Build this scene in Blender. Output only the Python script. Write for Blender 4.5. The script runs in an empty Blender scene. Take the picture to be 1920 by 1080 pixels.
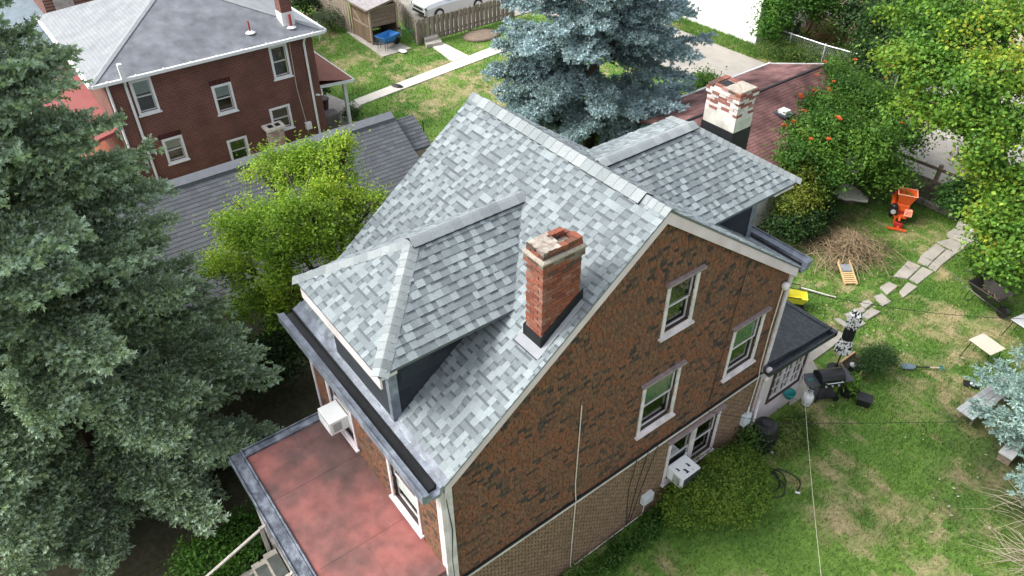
import bpy, math, random
import numpy as np
from mathutils import Vector, Matrix

# ------------------------------------------------------------------ camera, world, sun, exposure
S = bpy.context.scene
COL = S.collection
CAM = np.array([6.5019, -7.9848, 15.6148])
FW = np.array([-0.61883303, 0.46839346, -0.63059753])
RT = np.array([0.60547463, 0.79585882, -0.00303306])
UP = np.array([-0.50044594, 0.38368777, 0.77610409])
FPX = 1397.07                                  # focal length in pixels of the 1920 px photograph
cd = bpy.data.cameras.new('camera')
cd.sensor_width = 36.0
cd.lens = FPX / 1920 * 36
cd.clip_end = 600
cam = bpy.data.objects.new('camera', cd)
COL.objects.link(cam)
cam.matrix_world = Matrix(((RT[0], UP[0], -FW[0], CAM[0]), (RT[1], UP[1], -FW[1], CAM[1]), (RT[2], UP[2], -FW[2], CAM[2]), (0, 0, 0, 1)))
S.camera = cam

SUN_TO = Vector((-0.42, -0.66, 0.80)).normalized()
W = bpy.data.worlds.new('World')
S.world = W
W.use_nodes = True
nt = W.node_tree
nt.nodes.clear()
sky = nt.nodes.new('ShaderNodeTexSky')
sky.sky_type = 'NISHITA'
sky.sun_disc = False
sky.sun_elevation = math.asin(SUN_TO.z)
sky.sun_rotation = math.atan2(SUN_TO.x, SUN_TO.y)
sky.air_density = 1.0
sky.dust_density = 4.0
sky.ozone_density = 1.0
hs = nt.nodes.new('ShaderNodeHueSaturation')
hs.inputs['Saturation'].default_value = 0.32      # bright overcast: a whitish sky
bg = nt.nodes.new('ShaderNodeBackground')
bg.inputs['Strength'].default_value = 0.15
wo = nt.nodes.new('ShaderNodeOutputWorld')
nt.links.new(sky.outputs[0], hs.inputs['Color'])
nt.links.new(hs.outputs[0], bg.inputs[0])
nt.links.new(bg.outputs[0], wo.inputs[0])
sd = bpy.data.lights.new('sun', 'SUN')
sd.energy = 0.9
sd.angle = math.radians(28)
sd.color = (1.0, 0.965, 0.91)
sun = bpy.data.objects.new('sun', sd)
COL.objects.link(sun)
sun.rotation_euler = SUN_TO.to_track_quat('Z', 'Y').to_euler()
sun.location = (0, 0, 40)
S.view_settings.view_transform = 'Standard'
S.view_settings.look = 'None'
S.view_settings.exposure = 1.38
S.view_settings.gamma = 1.0
S.view_settings.use_curve_mapping = False

# ------------------------------------------------------------------ helpers
R = random.Random(7)
NR = np.random.default_rng(11)


def G(px, py, z=0.0):
    """photo pixel -> point on the horizontal plane at height z"""
    d = FW + RT * (px - 960) / FPX - UP * (py - 540) / FPX
    t = (z - CAM[2]) / d[2]
    return CAM + t * d


def XY(px, py, z=0.0):
    q = G(px, py, z)
    return float(q[0]), float(q[1])


_tab = NR.random((256, 256))


def vnoise(x, y, s=0):
    x = np.asarray(x, float) + s * 17.31
    y = np.asarray(y, float) + s * 9.77
    xi = np.floor(x).astype(int)
    yi = np.floor(y).astype(int)
    fx = x - xi
    fy = y - yi
    fx = fx * fx * (3 - 2 * fx)
    fy = fy * fy * (3 - 2 * fy)
    a = _tab[xi % 256, yi % 256]
    b = _tab[(xi + 1) % 256, yi % 256]
    c = _tab[xi % 256, (yi + 1) % 256]
    d = _tab[(xi + 1) % 256, (yi + 1) % 256]
    return (a * (1 - fx) + b * fx) * (1 - fy) + (c * (1 - fx) + d * fx) * fy


def fbm(x, y, s=0, o=4):
    v = 0
    a = 0.5
    for i in range(o):
        v = v + a * vnoise(np.asarray(x) * 2 ** i, np.asarray(y) * 2 ** i, s + i)
        a *= 0.5
    return v / (1 - 0.5 ** o)


class MB:
    def __init__(self):
        self.v = []
        self.f = []
        self.c = []

    def poly(self, pts, col=None):
        b = len(self.v)
        self.v += [tuple(p) for p in pts]
        self.f.append(tuple(range(b, b + len(pts))))
        self.c.append(col)
        return self

    def mesh(self, vs, fs, col=None, M=None):
        b = len(self.v)
        if M is not None:
            vs = [M @ Vector(p) for p in vs]
        self.v += [tuple(p) for p in vs]
        for f in fs:
            self.f.append(tuple(b + i for i in f))
            self.c.append(col)
        return self

    def box(self, x0, x1, y0, y1, z0, z1, M=None, col=None):
        vs = [(x0, y0, z0), (x1, y0, z0), (x1, y1, z0), (x0, y1, z0), (x0, y0, z1), (x1, y0, z1), (x1, y1, z1), (x0, y1, z1)]
        return self.mesh(vs, [(3, 2, 1, 0), (4, 5, 6, 7), (0, 1, 5, 4), (1, 2, 6, 5), (2, 3, 7, 6), (3, 0, 4, 7)], col, M)

    def bar(self, a, b, w, h, col=None, up=(0, 0, 1)):
        """box of section w (sideways) x h (up) from a to b"""
        a = Vector(a)
        b = Vector(b)
        d = b - a
        L = d.length
        d.normalize()
        s = d.cross(Vector(up))
        if s.length < 1e-4:
            s = d.cross(Vector((1, 0, 0)))
        s.normalize()
        u = s.cross(d)
        M = Matrix(((d.x, s.x, u.x, a.x), (d.y, s.y, u.y, a.y), (d.z, s.z, u.z, a.z), (0, 0, 0, 1)))
        return self.box(0, L, -w / 2, w / 2, -h / 2, h / 2, M, col)

    def prism(self, poly, off, col=None):
        n = len(poly)
        off = Vector(off)
        a = [Vector(p) for p in poly]
        vs = a + [p + off for p in a]
        fs = [tuple(range(n - 1, -1, -1)), tuple(range(n, 2 * n))] + [(i, (i + 1) % n, n + (i + 1) % n, n + i) for i in range(n)]
        return self.mesh(vs, fs, col)

    def tube(self, pts, r, n=6, col=None, cap=True):
        pts = [Vector(p) for p in pts]
        m = len(pts)
        rs = r if isinstance(r, (list, tuple)) else [r] * m
        vs = []
        pu = None
        for i, p in enumerate(pts):
            d = (pts[min(i + 1, m - 1)] - pts[max(i - 1, 0)])
            if d.length < 1e-9:
                d = Vector((0, 0, 1))
            d.normalize()
            if pu is None:
                pu = d.orthogonal().normalized()
            pu = (pu - d * pu.dot(d))
            if pu.length < 1e-6:
                pu = d.orthogonal()
            pu.normalize()
            w = d.cross(pu)
            for k in range(n):
                a = 2 * math.pi * k / n
                vs.append(p + (pu * math.cos(a) + w * math.sin(a)) * rs[i])
        fs = []
        for i in range(m - 1):
            for k in range(n):
                k2 = (k + 1) % n
                fs.append((i * n + k, i * n + k2, (i + 1) * n + k2, (i + 1) * n + k))
        if cap:
            fs.append(tuple(range(n - 1, -1, -1)))
            fs.append(tuple((m - 1) * n + k for k in range(n)))
        return self.mesh(vs, fs, col)

    def lathe(self, prof, n=16, M=None, col=None, sx=1, sy=1):
        vs = []
        for r, z in prof:
            for k in range(n):
                a = 2 * math.pi * k / n
                vs.append((r * math.cos(a) * sx, r * math.sin(a) * sy, z))
        fs = []
        for i in range(len(prof) - 1):
            for k in range(n):
                k2 = (k + 1) % n
                fs.append((i * n + k, i * n + k2, (i + 1) * n + k2, (i + 1) * n + k))
        fs.append(tuple(range(n - 1, -1, -1)))
        fs.append(tuple((len(prof) - 1) * n + k for k in range(n)))
        return self.mesh(vs, fs, col, M)

    def data(self, name, mat):
        me = bpy.data.meshes.new(name)
        me.from_pydata(self.v, [], self.f)
        if any(c is not None for c in self.c):
            at = me.color_attributes.new('Col', 'FLOAT_COLOR', 'CORNER')
            arr = []
            for f, c in zip(self.f, self.c):
                c = c or (1, 1, 1)
                arr += [c[0], c[1], c[2], 1.0] * len(f)
            at.data.foreach_set('color', arr)
        if mat:
            me.materials.append(mat)
        me.update()
        return me

    def build(self, name, mat, parent=None, smooth=False, bevel=0.0):
        me = self.data(name, mat)
        if smooth:
            me.shade_smooth()
        o = link(bpy.data.objects.new(name, me), parent)
        if bevel:
            b = o.modifiers.new('bevel', 'BEVEL')
            b.width = bevel
            b.segments = 2
            b.limit_method = 'ANGLE'
        return o


def link(o, parent=None, M=None):
    COL.objects.link(o)
    if parent is not None:
        o.parent = parent
        T = Matrix.Translation(-Vector(parent.location)) if parent.type == 'EMPTY' else Matrix.Identity(4)
        if parent.type == 'EMPTY' and parent.rotation_euler.z and not M:
            T = Matrix.Identity(4)
        o.matrix_local = T @ (M if M is not None else Matrix.Identity(4))
    elif M is not None:
        o.matrix_world = M
    return o


def np_mesh(name, V, T, mat, parent=None, cols=None, nper=3, smooth=False):
    """mesh from numpy arrays: V (n,3), T (m,nper), cols (m,3) one colour per face"""
    me = bpy.data.meshes.new(name)
    V = np.ascontiguousarray(V, dtype=np.float32)
    T = np.ascontiguousarray(T, dtype=np.int32)
    m = len(T)
    me.vertices.add(len(V))
    me.vertices.foreach_set('co', V.ravel())
    me.loops.add(m * nper)
    me.loops.foreach_set('vertex_index', T.ravel())
    me.polygons.add(m)
    me.polygons.foreach_set('loop_start', np.arange(0, m * nper, nper, dtype=np.int32))
    me.update(calc_edges=True)
    if cols is not None:
        at = me.color_attributes.new('Col', 'FLOAT_COLOR', 'CORNER')
        c = np.ones((m, nper, 4), np.float32)
        c[:, :, :3] = np.asarray(cols, np.float32)[:, None, :]
        at.data.foreach_set('color', c.ravel())
    if mat:
        me.materials.append(mat)
    if smooth:
        me.shade_smooth()
    return link(bpy.data.objects.new(name, me), parent)


def tag(o, label=None, cat=None, group=None, kind=None):
    if label:
        o['label'] = label
    if cat:
        o['category'] = cat
    if group:
        o['group'] = group
    if kind:
        o['kind'] = kind
    return o


def thing(name, label, cat, loc=(0, 0, 0), group=None):
    o = bpy.data.objects.new(name, None)
    o.empty_display_size = 0.2
    COL.objects.link(o)
    o.location = loc
    return tag(o, label, cat, group)


def copy_tree(o, parent=None):
    c = o.copy()
    COL.objects.link(c)
    c.parent = parent
    for ch in list(o.children):
        copy_tree(ch, c)
    return c


# ------------------------------------------------------------------ materials
def mat(name, col=(0.5, 0.5, 0.5), rough=0.8, attr=False, var=0.25, scale=6.0, bump=0.0, bscale=None, metal=0.0, spec=0.3, col2=None, detail=6.0, blotch=None, trans=0.0, coat=0.0, edge=(0.42, 0.62)):
    """colour (or per-face colour attribute) varied by noise, plus optional noise bump"""
    m = bpy.data.materials.new(name)
    m.use_nodes = True
    t = m.node_tree
    b = t.nodes['Principled BSDF']
    b.inputs['Roughness'].default_value = rough
    b.inputs['Metallic'].default_value = metal
    b.inputs['Specular IOR Level'].default_value = spec
    if coat:
        b.inputs['Coat Weight'].default_value = coat
        b.inputs['Coat Roughness'].default_value = 0.05
    geo = t.nodes.new('ShaderNodeNewGeometry')
    nz = t.nodes.new('ShaderNodeTexNoise')
    nz.inputs['Scale'].default_value = scale
    nz.inputs['Detail'].default_value = detail
    t.links.new(geo.outputs['Position'], nz.inputs['Vector'])
    if attr:
        a = t.nodes.new('ShaderNodeAttribute')
        a.attribute_name = 'Col'
        src = a.outputs['Color']
    else:
        a = t.nodes.new('ShaderNodeRGB')
        a.outputs[0].default_value = (*col, 1)
        src = a.outputs[0]
    if col2 is not None:
        n2 = t.nodes.new('ShaderNodeTexNoise')
        n2.inputs['Scale'].default_value = blotch or scale * 0.25
        n2.inputs['Detail'].default_value = 8
        n2.inputs['Roughness'].default_value = 0.62
        t.links.new(geo.outputs['Position'], n2.inputs['Vector'])
        rmp = t.nodes.new('ShaderNodeMapRange')
        rmp.inputs[1].default_value = edge[0]
        rmp.inputs[2].default_value = edge[1]
        t.links.new(n2.outputs[0], rmp.inputs[0])
        mx = t.nodes.new('ShaderNodeMix')
        mx.data_type = 'RGBA'
        mx.inputs[7].default_value = (*col2, 1)
        t.links.new(rmp.outputs[0], mx.inputs[0])
        t.links.new(src, mx.inputs[6])
        src = mx.outputs[2]
    mr = t.nodes.new('ShaderNodeMapRange')
    mr.inputs[1].default_value = 0.25
    mr.inputs[2].default_value = 0.75
    mr.inputs[3].default_value = 1 - var
    mr.inputs[4].default_value = 1 + var
    t.links.new(nz.outputs[0], mr.inputs[0])
    mul = t.nodes.new('ShaderNodeVectorMath')
    mul.operation = 'SCALE'
    t.links.new(src, mul.inputs[0])
    t.links.new(mr.outputs[0], mul.inputs['Scale'])
    t.links.new(mul.outputs[0], b.inputs['Base Color'])
    if bump:
        nb = t.nodes.new('ShaderNodeTexNoise')
        nb.inputs['Scale'].default_value = bscale or scale * 8
        nb.inputs['Detail'].default_value = 4
        t.links.new(geo.outputs['Position'], nb.inputs['Vector'])
        bp = t.nodes.new('ShaderNodeBump')
        bp.inputs['Strength'].default_value = bump
        bp.inputs['Distance'].default_value = 0.02
        t.links.new(nb.outputs[0], bp.inputs['Height'])
        t.links.new(bp.outputs[0], b.inputs['Normal'])
    if trans:
        tr = t.nodes.new('ShaderNodeBsdfTranslucent')
        t.links.new(mul.outputs[0], tr.inputs[0])
        ms = t.nodes.new('ShaderNodeMixShader')
        ms.inputs[0].default_value = trans
        t.links.new(b.outputs[0], ms.inputs[1])
        t.links.new(tr.outputs[0], ms.inputs[2])
        t.links.new(ms.outputs[0], t.nodes['Material Output'].inputs[0])
    return m


def glass_mat(name, tint=(0.9, 0.94, 0.92)):
    m = bpy.data.materials.new(name)
    m.use_nodes = True
    t = m.node_tree
    t.nodes.remove(t.nodes['Principled BSDF'])
    tr = t.nodes.new('ShaderNodeBsdfTransparent')
    tr.inputs[0].default_value = (*tint, 1)
    gl = t.nodes.new('ShaderNodeBsdfGlossy')
    gl.inputs['Roughness'].default_value = 0.03
    fr = t.nodes.new('ShaderNodeFresnel')
    fr.inputs[0].default_value = 1.5
    mr = t.nodes.new('ShaderNodeMapRange')
    mr.inputs[1].default_value = 0.0
    mr.inputs[2].default_value = 0.5
    mr.inputs[3].default_value = 0.03
    mr.inputs[4].default_value = 0.8
    t.links.new(fr.outputs[0], mr.inputs[0])
    ms = t.nodes.new('ShaderNodeMixShader')
    t.links.new(mr.outputs[0], ms.inputs[0])
    t.links.new(tr.outputs[0], ms.inputs[1])
    t.links.new(gl.outputs[0], ms.inputs[2])
    t.links.new(ms.outputs[0], t.nodes['Material Output'].inputs[0])
    return m


def brick_mat(name, c1, c2, mortar, axis, bw=0.2, bh=0.068):
    """brick courses too small to build, on a vertical wall (axis: the horizontal world axis along it)"""
    m = bpy.data.materials.new(name)
    m.use_nodes = True
    t = m.node_tree
    b = t.nodes['Principled BSDF']
    b.inputs['Roughness'].default_value = 0.85
    geo = t.nodes.new('ShaderNodeNewGeometry')
    sp = t.nodes.new('ShaderNodeSeparateXYZ')
    t.links.new(geo.outputs['Position'], sp.inputs[0])
    cb = t.nodes.new('ShaderNodeCombineXYZ')
    t.links.new(sp.outputs[axis], cb.inputs[0])
    t.links.new(sp.outputs[2], cb.inputs[1])
    br = t.nodes.new('ShaderNodeTexBrick')
    br.inputs['Scale'].default_value = 1.0
    br.inputs['Brick Width'].default_value = bw
    br.inputs['Row Height'].default_value = bh
    br.inputs['Mortar Size'].default_value = 0.006
    br.inputs['Color1'].default_value = (*c1, 1)
    br.inputs['Color2'].default_value = (*c2, 1)
    br.inputs['Mortar'].default_value = (*mortar, 1)
    t.links.new(cb.outputs[0], br.inputs['Vector'])
    nz = t.nodes.new('ShaderNodeTexNoise')
    nz.inputs['Scale'].default_value = 1.3
    nz.inputs['Detail'].default_value = 5
    t.links.new(geo.outputs['Position'], nz.inputs['Vector'])
    mr = t.nodes.new('ShaderNodeMapRange')
    mr.inputs[1].default_value = 0.25
    mr.inputs[2].default_value = 0.75
    mr.inputs[3].default_value = 0.7
    mr.inputs[4].default_value = 1.35
    t.links.new(nz.outputs[0], mr.inputs[0])
    mul = t.nodes.new('ShaderNodeVectorMath')
    mul.operation = 'SCALE'
    t.links.new(br.outputs[0], mul.inputs[0])
    t.links.new(mr.outputs[0], mul.inputs['Scale'])
    t.links.new(mul.outputs[0], b.inputs['Base Color'])
    bp = t.nodes.new('ShaderNodeBump')
    bp.inputs['Strength'].default_value = 0.6
    bp.inputs['Distance'].default_value = 0.01
    bp.invert = True
    t.links.new(br.outputs['Fac'], bp.inputs['Height'])
    t.links.new(bp.outputs[0], b.inputs['Normal'])
    return m


M_SHINGLE = mat('asphalt_shingle', attr=True, rough=0.95, var=0.16, scale=45, bump=0.25, bscale=260, spec=0.15)
M_SIDING = mat('asphalt_brick_siding', attr=True, rough=0.95, var=0.4, scale=16, bump=0.3, bscale=200, spec=0.1)
M_BRICK = mat('brick', attr=True, rough=0.9, var=0.28, scale=25, bump=0.4, bscale=120, spec=0.15)
M_MORTAR = mat('mortar', (0.17, 0.14, 0.12), 0.95, var=0.3, scale=20, bump=0.3)
M_MORTAR_LIGHT = mat('light_mortar', (0.34, 0.30, 0.25), 0.95, var=0.3, scale=18, bump=0.5)
M_TRIM = mat('white_painted_wood', (0.66, 0.595, 0.625), 0.55, var=0.07, scale=5, col2=(0.50, 0.455, 0.46), blotch=3.0)
M_WHITE = mat('white_vinyl', (0.70, 0.71, 0.71), 0.4, var=0.05, scale=4)
M_COAT = mat('grey_roof_coating', (0.125, 0.145, 0.18), 0.42, var=0.45, scale=5.5, bump=0.5, bscale=40, spec=0.45, col2=(0.21, 0.235, 0.28), blotch=2.2)
M_COATD = mat('dark_roof_coating', (0.075, 0.09, 0.115), 0.42, var=0.5, scale=6, bump=0.6, bscale=40, spec=0.45, col2=(0.15, 0.17, 0.205), blotch=3)
M_RAKE = mat('pinkish_white_paint', (0.68, 0.57, 0.615), 0.55, var=0.08, scale=5, col2=(0.56, 0.46, 0.49), blotch=2.5)
M_TAR = mat('black_roof_coating', (0.022, 0.025, 0.032), 0.4, var=0.5, scale=9, bump=0.9, bscale=45, spec=0.5, col2=(0.05, 0.057, 0.07), blotch=7)
M_FLASH = mat('black_flashing', (0.013, 0.014, 0.016), 0.5, var=0.3, scale=8, bump=0.2)
M_ALU = mat('bare_aluminium', (0.22, 0.235, 0.255), 0.55, metal=0.0, var=0.1, scale=5)
M_REDROOF = mat('red_roof_paint', (0.275, 0.10, 0.088), 0.6, var=0.28, scale=3.2, bump=0.2, bscale=30, spec=0.3, col2=(0.115, 0.068, 0.062), blotch=0.42, edge=(0.44, 0.60))
M_INT = mat('dark_interior', (0.035, 0.035, 0.035), 0.9, var=0.3, scale=2)
M_BLIND = mat('green_window_shade', (0.42, 0.68, 0.52), 0.8, var=0.06, scale=8)
M_BLINDW = mat('pale_window_shade', (0.42, 0.47, 0.44), 0.8, var=0.1, scale=6)
M_GLASS = glass_mat('window_glass')
M_CABLE = mat('black_cable', (0.02, 0.02, 0.02), 0.6, var=0.1)
M_CABLEW = mat('pale_cable', (0.6, 0.55, 0.5), 0.6, var=0.15, scale=20)
M_CONC = mat('concrete', (0.42, 0.39, 0.34), 0.9, var=0.12, scale=3, bump=0.25, bscale=60, col2=(0.34, 0.32, 0.28), blotch=1.2)
M_CONCW = mat('pale_concrete', (0.60, 0.57, 0.50), 0.9, var=0.08, scale=2, bump=0.2, bscale=60)
M_WOOD = mat('weathered_wood', (0.20, 0.16, 0.12), 0.9, var=0.35, scale=12, bump=0.4, bscale=60)
M_WOODG = mat('grey_fence_wood', attr=True, rough=0.9, var=0.3, scale=14, bump=0.4, bscale=70)
M_BARK = mat('bark', (0.075, 0.055, 0.042), 0.95, var=0.4, scale=14, bump=0.8, bscale=40)
M_TWIG = mat('dry_twig', attr=True, rough=0.9, var=0.25, scale=20)
M_LEAF = mat('leaf', attr=True, rough=0.55, var=0.15, scale=8, spec=0.3, trans=0.38)
M_NEEDLE = mat('spruce_needle', attr=True, rough=0.6, var=0.12, scale=10, spec=0.25, trans=0.2)
M_PLASTIC_BLACK = mat('black_plastic', (0.012, 0.012, 0.013), 0.45, var=0.2, spec=0.4)
M_STEEL_BLACK = mat('black_enamel', (0.014, 0.014, 0.015), 0.28, var=0.2, spec=0.5)


def clip(poly, A, B):
    """convex clip of a uv polygon against the left side of A->B"""
    out = []
    n = len(poly)
    ex, ey = B[0] - A[0], B[1] - A[1]
    sd_ = lambda p: ex * (p[1] - A[1]) - ey * (p[0] - A[0])
    for i in range(n):
        p, q = poly[i], poly[(i + 1) % n]
        a, b = sd_(p), sd_(q)
        if a >= 0:
            out.append(p)
        if (a >= 0) != (b >= 0):
            t = a / (a - b)
            out.append((p[0] + t * (q[0] - p[0]), p[1] + t * (q[1] - p[1])))
    return out


def clip_convex(poly, hull):
    n = len(hull)
    for i in range(n):
        if len(poly) < 3:
            return []
        poly = clip(poly, hull[i], hull[(i + 1) % n])
    return poly if len(poly) >= 3 else []


class Frame:
    """local frame: O origin, U along, V up the surface, N outward"""
    def __init__(self, O, U, V):
        self.O = Vector(O)
        self.U = Vector(U).normalized()
        self.V = Vector(V).normalized()
        self.N = self.U.cross(self.V).normalized()

    def P(self, u, v, n=0.0):
        return self.O + self.U * u + self.V * v + self.N * n

    def M(self, u=0, v=0, n=0):
        p = self.P(u, v, n)
        return Matrix(((self.U.x, self.V.x, self.N.x, p.x), (self.U.y, self.V.y, self.N.y, p.y), (self.U.z, self.V.z, self.N.z, p.z), (0, 0, 0, 1)))


def wall_faces(mb, fr, outline, holes, n=0.0, col=None, depth=0.12):
    us = sorted({p[0] for p in outline} | {h for q in holes for h in q[:2]})
    vs = sorted({p[1] for p in outline} | {h for q in holes for h in q[2:]})
    for i in range(len(us) - 1):
        for j in range(len(vs) - 1):
            cu, cv = (us[i] + us[i + 1]) / 2, (vs[j] + vs[j + 1]) / 2
            if any(h[0] < cu < h[1] and h[2] < cv < h[3] for h in holes):
                continue
            pl = clip_convex([(us[i], vs[j]), (us[i + 1], vs[j]), (us[i + 1], vs[j + 1]), (us[i], vs[j + 1])], outline)
            if pl:
                mb.poly([fr.P(u, v, n) for u, v in pl], col)
    for h in holes:
        a, b, c, d = h
        q = [(a, c), (b, c), (b, d), (a, d)]
        for k in range(4):
            p0, p1 = q[k], q[(k + 1) % 4]
            mb.poly([fr.P(*p0, n), fr.P(*p1, n), fr.P(*p1, n - depth), fr.P(*p0, n - depth)], col)


def tabs(hull, row, wids, rng, vstart=None, bond=False):
    """rows of pieces over a convex uv hull: (u0,u1,v0,v1,row,k,clipped polygon,whole)"""
    v = min(p[1] for p in hull) if vstart is None else vstart
    vmax = max(p[1] for p in hull)
    umin, umax = min(p[0] for p in hull), max(p[0] for p in hull)
    r = 0
    while v < vmax - 0.005:
        u = umin - (rng.random() * max(wids) if not bond else (r % 2) * wids[0] / 2)
        k = 0
        while u < umax:
            w = rng.choice(wids)
            q = [(u, v), (u + w, v), (u + w, v + row), (u, v + row)]
            pl = clip_convex(q, hull)
            if pl:
                A = abs(sum(pl[i][0] * pl[(i + 1) % len(pl)][1] - pl[(i + 1) % len(pl)][0] * pl[i][1] for i in range(len(pl)))) / 2
                if A > 1e-4:
                    yield (u, u + w, v, v + row, r, k, pl, A > w * row * 0.995)
            u += w
            k += 1
        v += row
        r += 1


def emit_tab(mb, fr, pl, v0, row, th, col, base=0.0, lift=0.002):
    h = lambda v: base + lift + th * max(0.0, 1 - (v - v0) / row)
    mb.poly([fr.P(u, v, h(v)) for u, v in pl], col)
    n = len(pl)
    for i in range(n):
        a, b = pl[i], pl[(i + 1) % n]
        if min(a[1], b[1]) > v0 + row * 0.9:
            continue
        mb.poly([fr.P(*a, base), fr.P(*b, base), fr.P(*b, h(b[1])), fr.P(*a, h(a[1]))], col)


_piece = {}


def piece(name, w, row, th, col, mat_, gap=0.0, split=None):
    key = (name, round(w, 3), round(row, 3), round(th, 4), tuple(round(c, 3) for c in col), split)
    if key not in _piece:
        mb = MB()
        fr = Frame((0, 0, 0), (1, 0, 0), (0, 1, 0))
        g = gap / 2
        if split:
            vs = row * split[0]
            emit_tab(mb, fr, [(g, 0), (w - g, 0), (w - g, vs), (g, vs)], 0, row, th, col)
            hh = 0.002 + th * (1 - split[0])
            mb.poly([(g, vs, hh), (w - g, vs, hh), (w - g, row, 0.002), (g, row, 0.002)], split[1])
        else:
            emit_tab(mb, fr, [(g, 0), (w - g, 0), (w - g, row), (g, row)], 0, row, th, col)
        _piece[key] = mb.data(name, mat_)
    return _piece[key]


def frame3(mb, fr, u0, u1, v0, v1, w, n0, n1, col=None, wb=None):
    """rectangular ring of four boards"""
    wb = wb or w
    M = fr.M()
    mb.box(u0, u0 + w, v0, v1, n0, n1, M, col)
    mb.box(u1 - w, u1, v0, v1, n0, n1, M, col)
    mb.box(u0 + w, u1 - w, v0, v0 + wb, n0, n1, M, col)
    mb.box(u0 + w, u1 - w, v1 - w, v1, n0, n1, M, col)


def window(parent, fr, u0, u1, v0, v1, trim=0.1, m_trim=None, shade=0.5, m_shade=None, proud=0.035, sill=True, cap=False, lights=1, interior=0.5, n=0.0):
    """double-hung window in a wall hole (u0+trim .. u1-trim): trim, sashes, panes, shade, dark room behind"""
    m_trim = m_trim or M_TRIM
    mb = MB()
    frame3(mb, fr, u0, u1, v0, v1, trim, n - 0.005, n + proud)
    w = mb.build('window', m_trim, parent, bevel=0.006)
    a, b, c, d = u0 + trim, u1 - trim, v0 + trim, v1 - trim
    if sill:
        s = MB().box(u0 - 0.04, u1 + 0.04, v0 - 0.035, v0 + 0.012, n - 0.004, n + proud + 0.05, fr.M())
        s.build('sill', m_trim, w, bevel=0.006)
    if cap:
        s = MB().box(u0 - 0.07, u1 + 0.07, v1 - 0.004, v1 + 0.05, n - 0.004, n + proud + 0.06, fr.M())
        s.build('head_cap', mat('weathered_cap', (0.25, 0.2, 0.2), 0.8, scale=9), w)
    lw = (b - a) / lights
    for i in range(lights):
        la, lb = a + i * lw, a + (i + 1) * lw
        if i:
            MB().box(la - 0.05, la + 0.05, c, d, n - 0.03, n + proud - 0.004, fr.M()).build('mullion', m_trim, w)
        mid = (c + d) / 2
        for (p, q, dep) in ((c, mid + 0.02, -0.075), (mid - 0.02, d, -0.045)):
            s = MB()
            frame3(s, fr, la + 0.001, lb - 0.001, p, q, 0.03, n + dep - 0.028, n + dep)
            so = s.build('sash', m_trim, w)
            g = MB().box(la + 0.028, lb - 0.028, p + 0.028, q - 0.028, n + dep - 0.018, n + dep - 0.012, fr.M())
            g.build('pane', M_GLASS, w)
        if shade:
            s = MB().box(la + 0.03, lb - 0.03, d - (d - c) * shade, d - 0.01, n - 0.084, n - 0.077, fr.M())
            s.build('shade', m_shade or M_BLIND, w)
    if interior:
        bx = MB()
        e = 0.0
        q = [(a - e, c - e), (b + e, c - e), (b + e, d + e), (a - e, d + e)]
        for k in range(4):
            p0, p1 = q[k], q[(k + 1) % 4]
            bx.poly([fr.P(*p0, n - 0.121), fr.P(*p1, n - 0.121), fr.P(*p1, n - interior), fr.P(*p0, n - interior)])
        bx.poly([fr.P(u, v, n - interior) for u, v in q])
        bx.build('interior', M_INT, w)
    return w
# ------------------------------------------------------------------ the ground (coarse first, details below)
# ------------------------------------------------------------------ MAIN HOUSE
XL, YF, YB = -5.197, -4.54, 4.57          # far wall, front wall, rear wall (gable wall is x = 0)
ZR, SF, SB = 9.14, 0.7546, 0.716          # deck ridge height, front and rear pitch
house = thing('house', 'two storey house with grey shingle roof and rust brown brick pattern siding', 'house', (-2.6, 0, 0))
roofz = lambda y: ZR + SF * y if y < 0 else ZR - SB * y

win_gable = {'attic': (0.387, 1.242, 6.064, 7.352), 'right': (2.846, 3.92, 3.40, 4.95), 'mid': (0.144, 1.228, 3.405, 4.935), 'low': (1.368, 3.139, 0.776, 2.328)}
T = 0.085
hole = lambda w: (w[0] + T, w[1] - T, w[2] + T, w[3] - T)
FG = Frame((0, 0, 0), (0, 1, 0), (0, 0, 1))                    # gable wall, u = y, v = z, outward +x
FF = Frame((0, YF, 0), (1, 0, 0), (0, 0, 1))                   # front wall, u = x, outward -y
out_g = [(YF, -0.1), (YB, -0.1), (YB, 5.80), (0, 8.97), (YF, 5.66)]
mb = MB()
wall_faces(mb, FG, out_g, [hole(w) for w in win_gable.values()], n=0.0)
wf = [(-4.46, -3.33, 3.25, 4.75), (-1.93, -0.81, 3.25, 4.75)]
wall_faces(mb, FF, [(XL, -0.1), (0, -0.1), (0, 5.6), (XL, 5.6)], [hole(w) for w in wf], n=0.0)
FBk = Frame((0, YB, 0), (-1, 0, 0), (0, 0, 1))
wall_faces(mb, FBk, [(0, -0.1), (-XL, -0.1), (-XL, 5.75), (0, 5.75)], [])
FFar = Frame((XL, 0, 0), (0, -1, 0), (0, 0, 1))
wall_faces(mb, FFar, [(-YB, -0.1), (-YF, -0.1), (-YF, 5.66), (0, 8.97), (-YB, 5.80)], [])
wall = mb.build('wall', mat('siding_backing', (0.05, 0.04, 0.035), 0.95, var=0.3, scale=8), house)

# siding pieces -------------------------------------------------------------
RUST = [(0.185, 0.083, 0.05), (0.17, 0.084, 0.053), (0.16, 0.09, 0.058), (0.145, 0.074, 0.05), (0.165, 0.092, 0.058), (0.125, 0.078, 0.054), (0.15, 0.086, 0.055)]
DARK = [(0.07, 0.055, 0.045), (0.05, 0.045, 0.043), (0.09, 0.064, 0.046), (0.08, 0.06, 0.05)]


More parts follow.
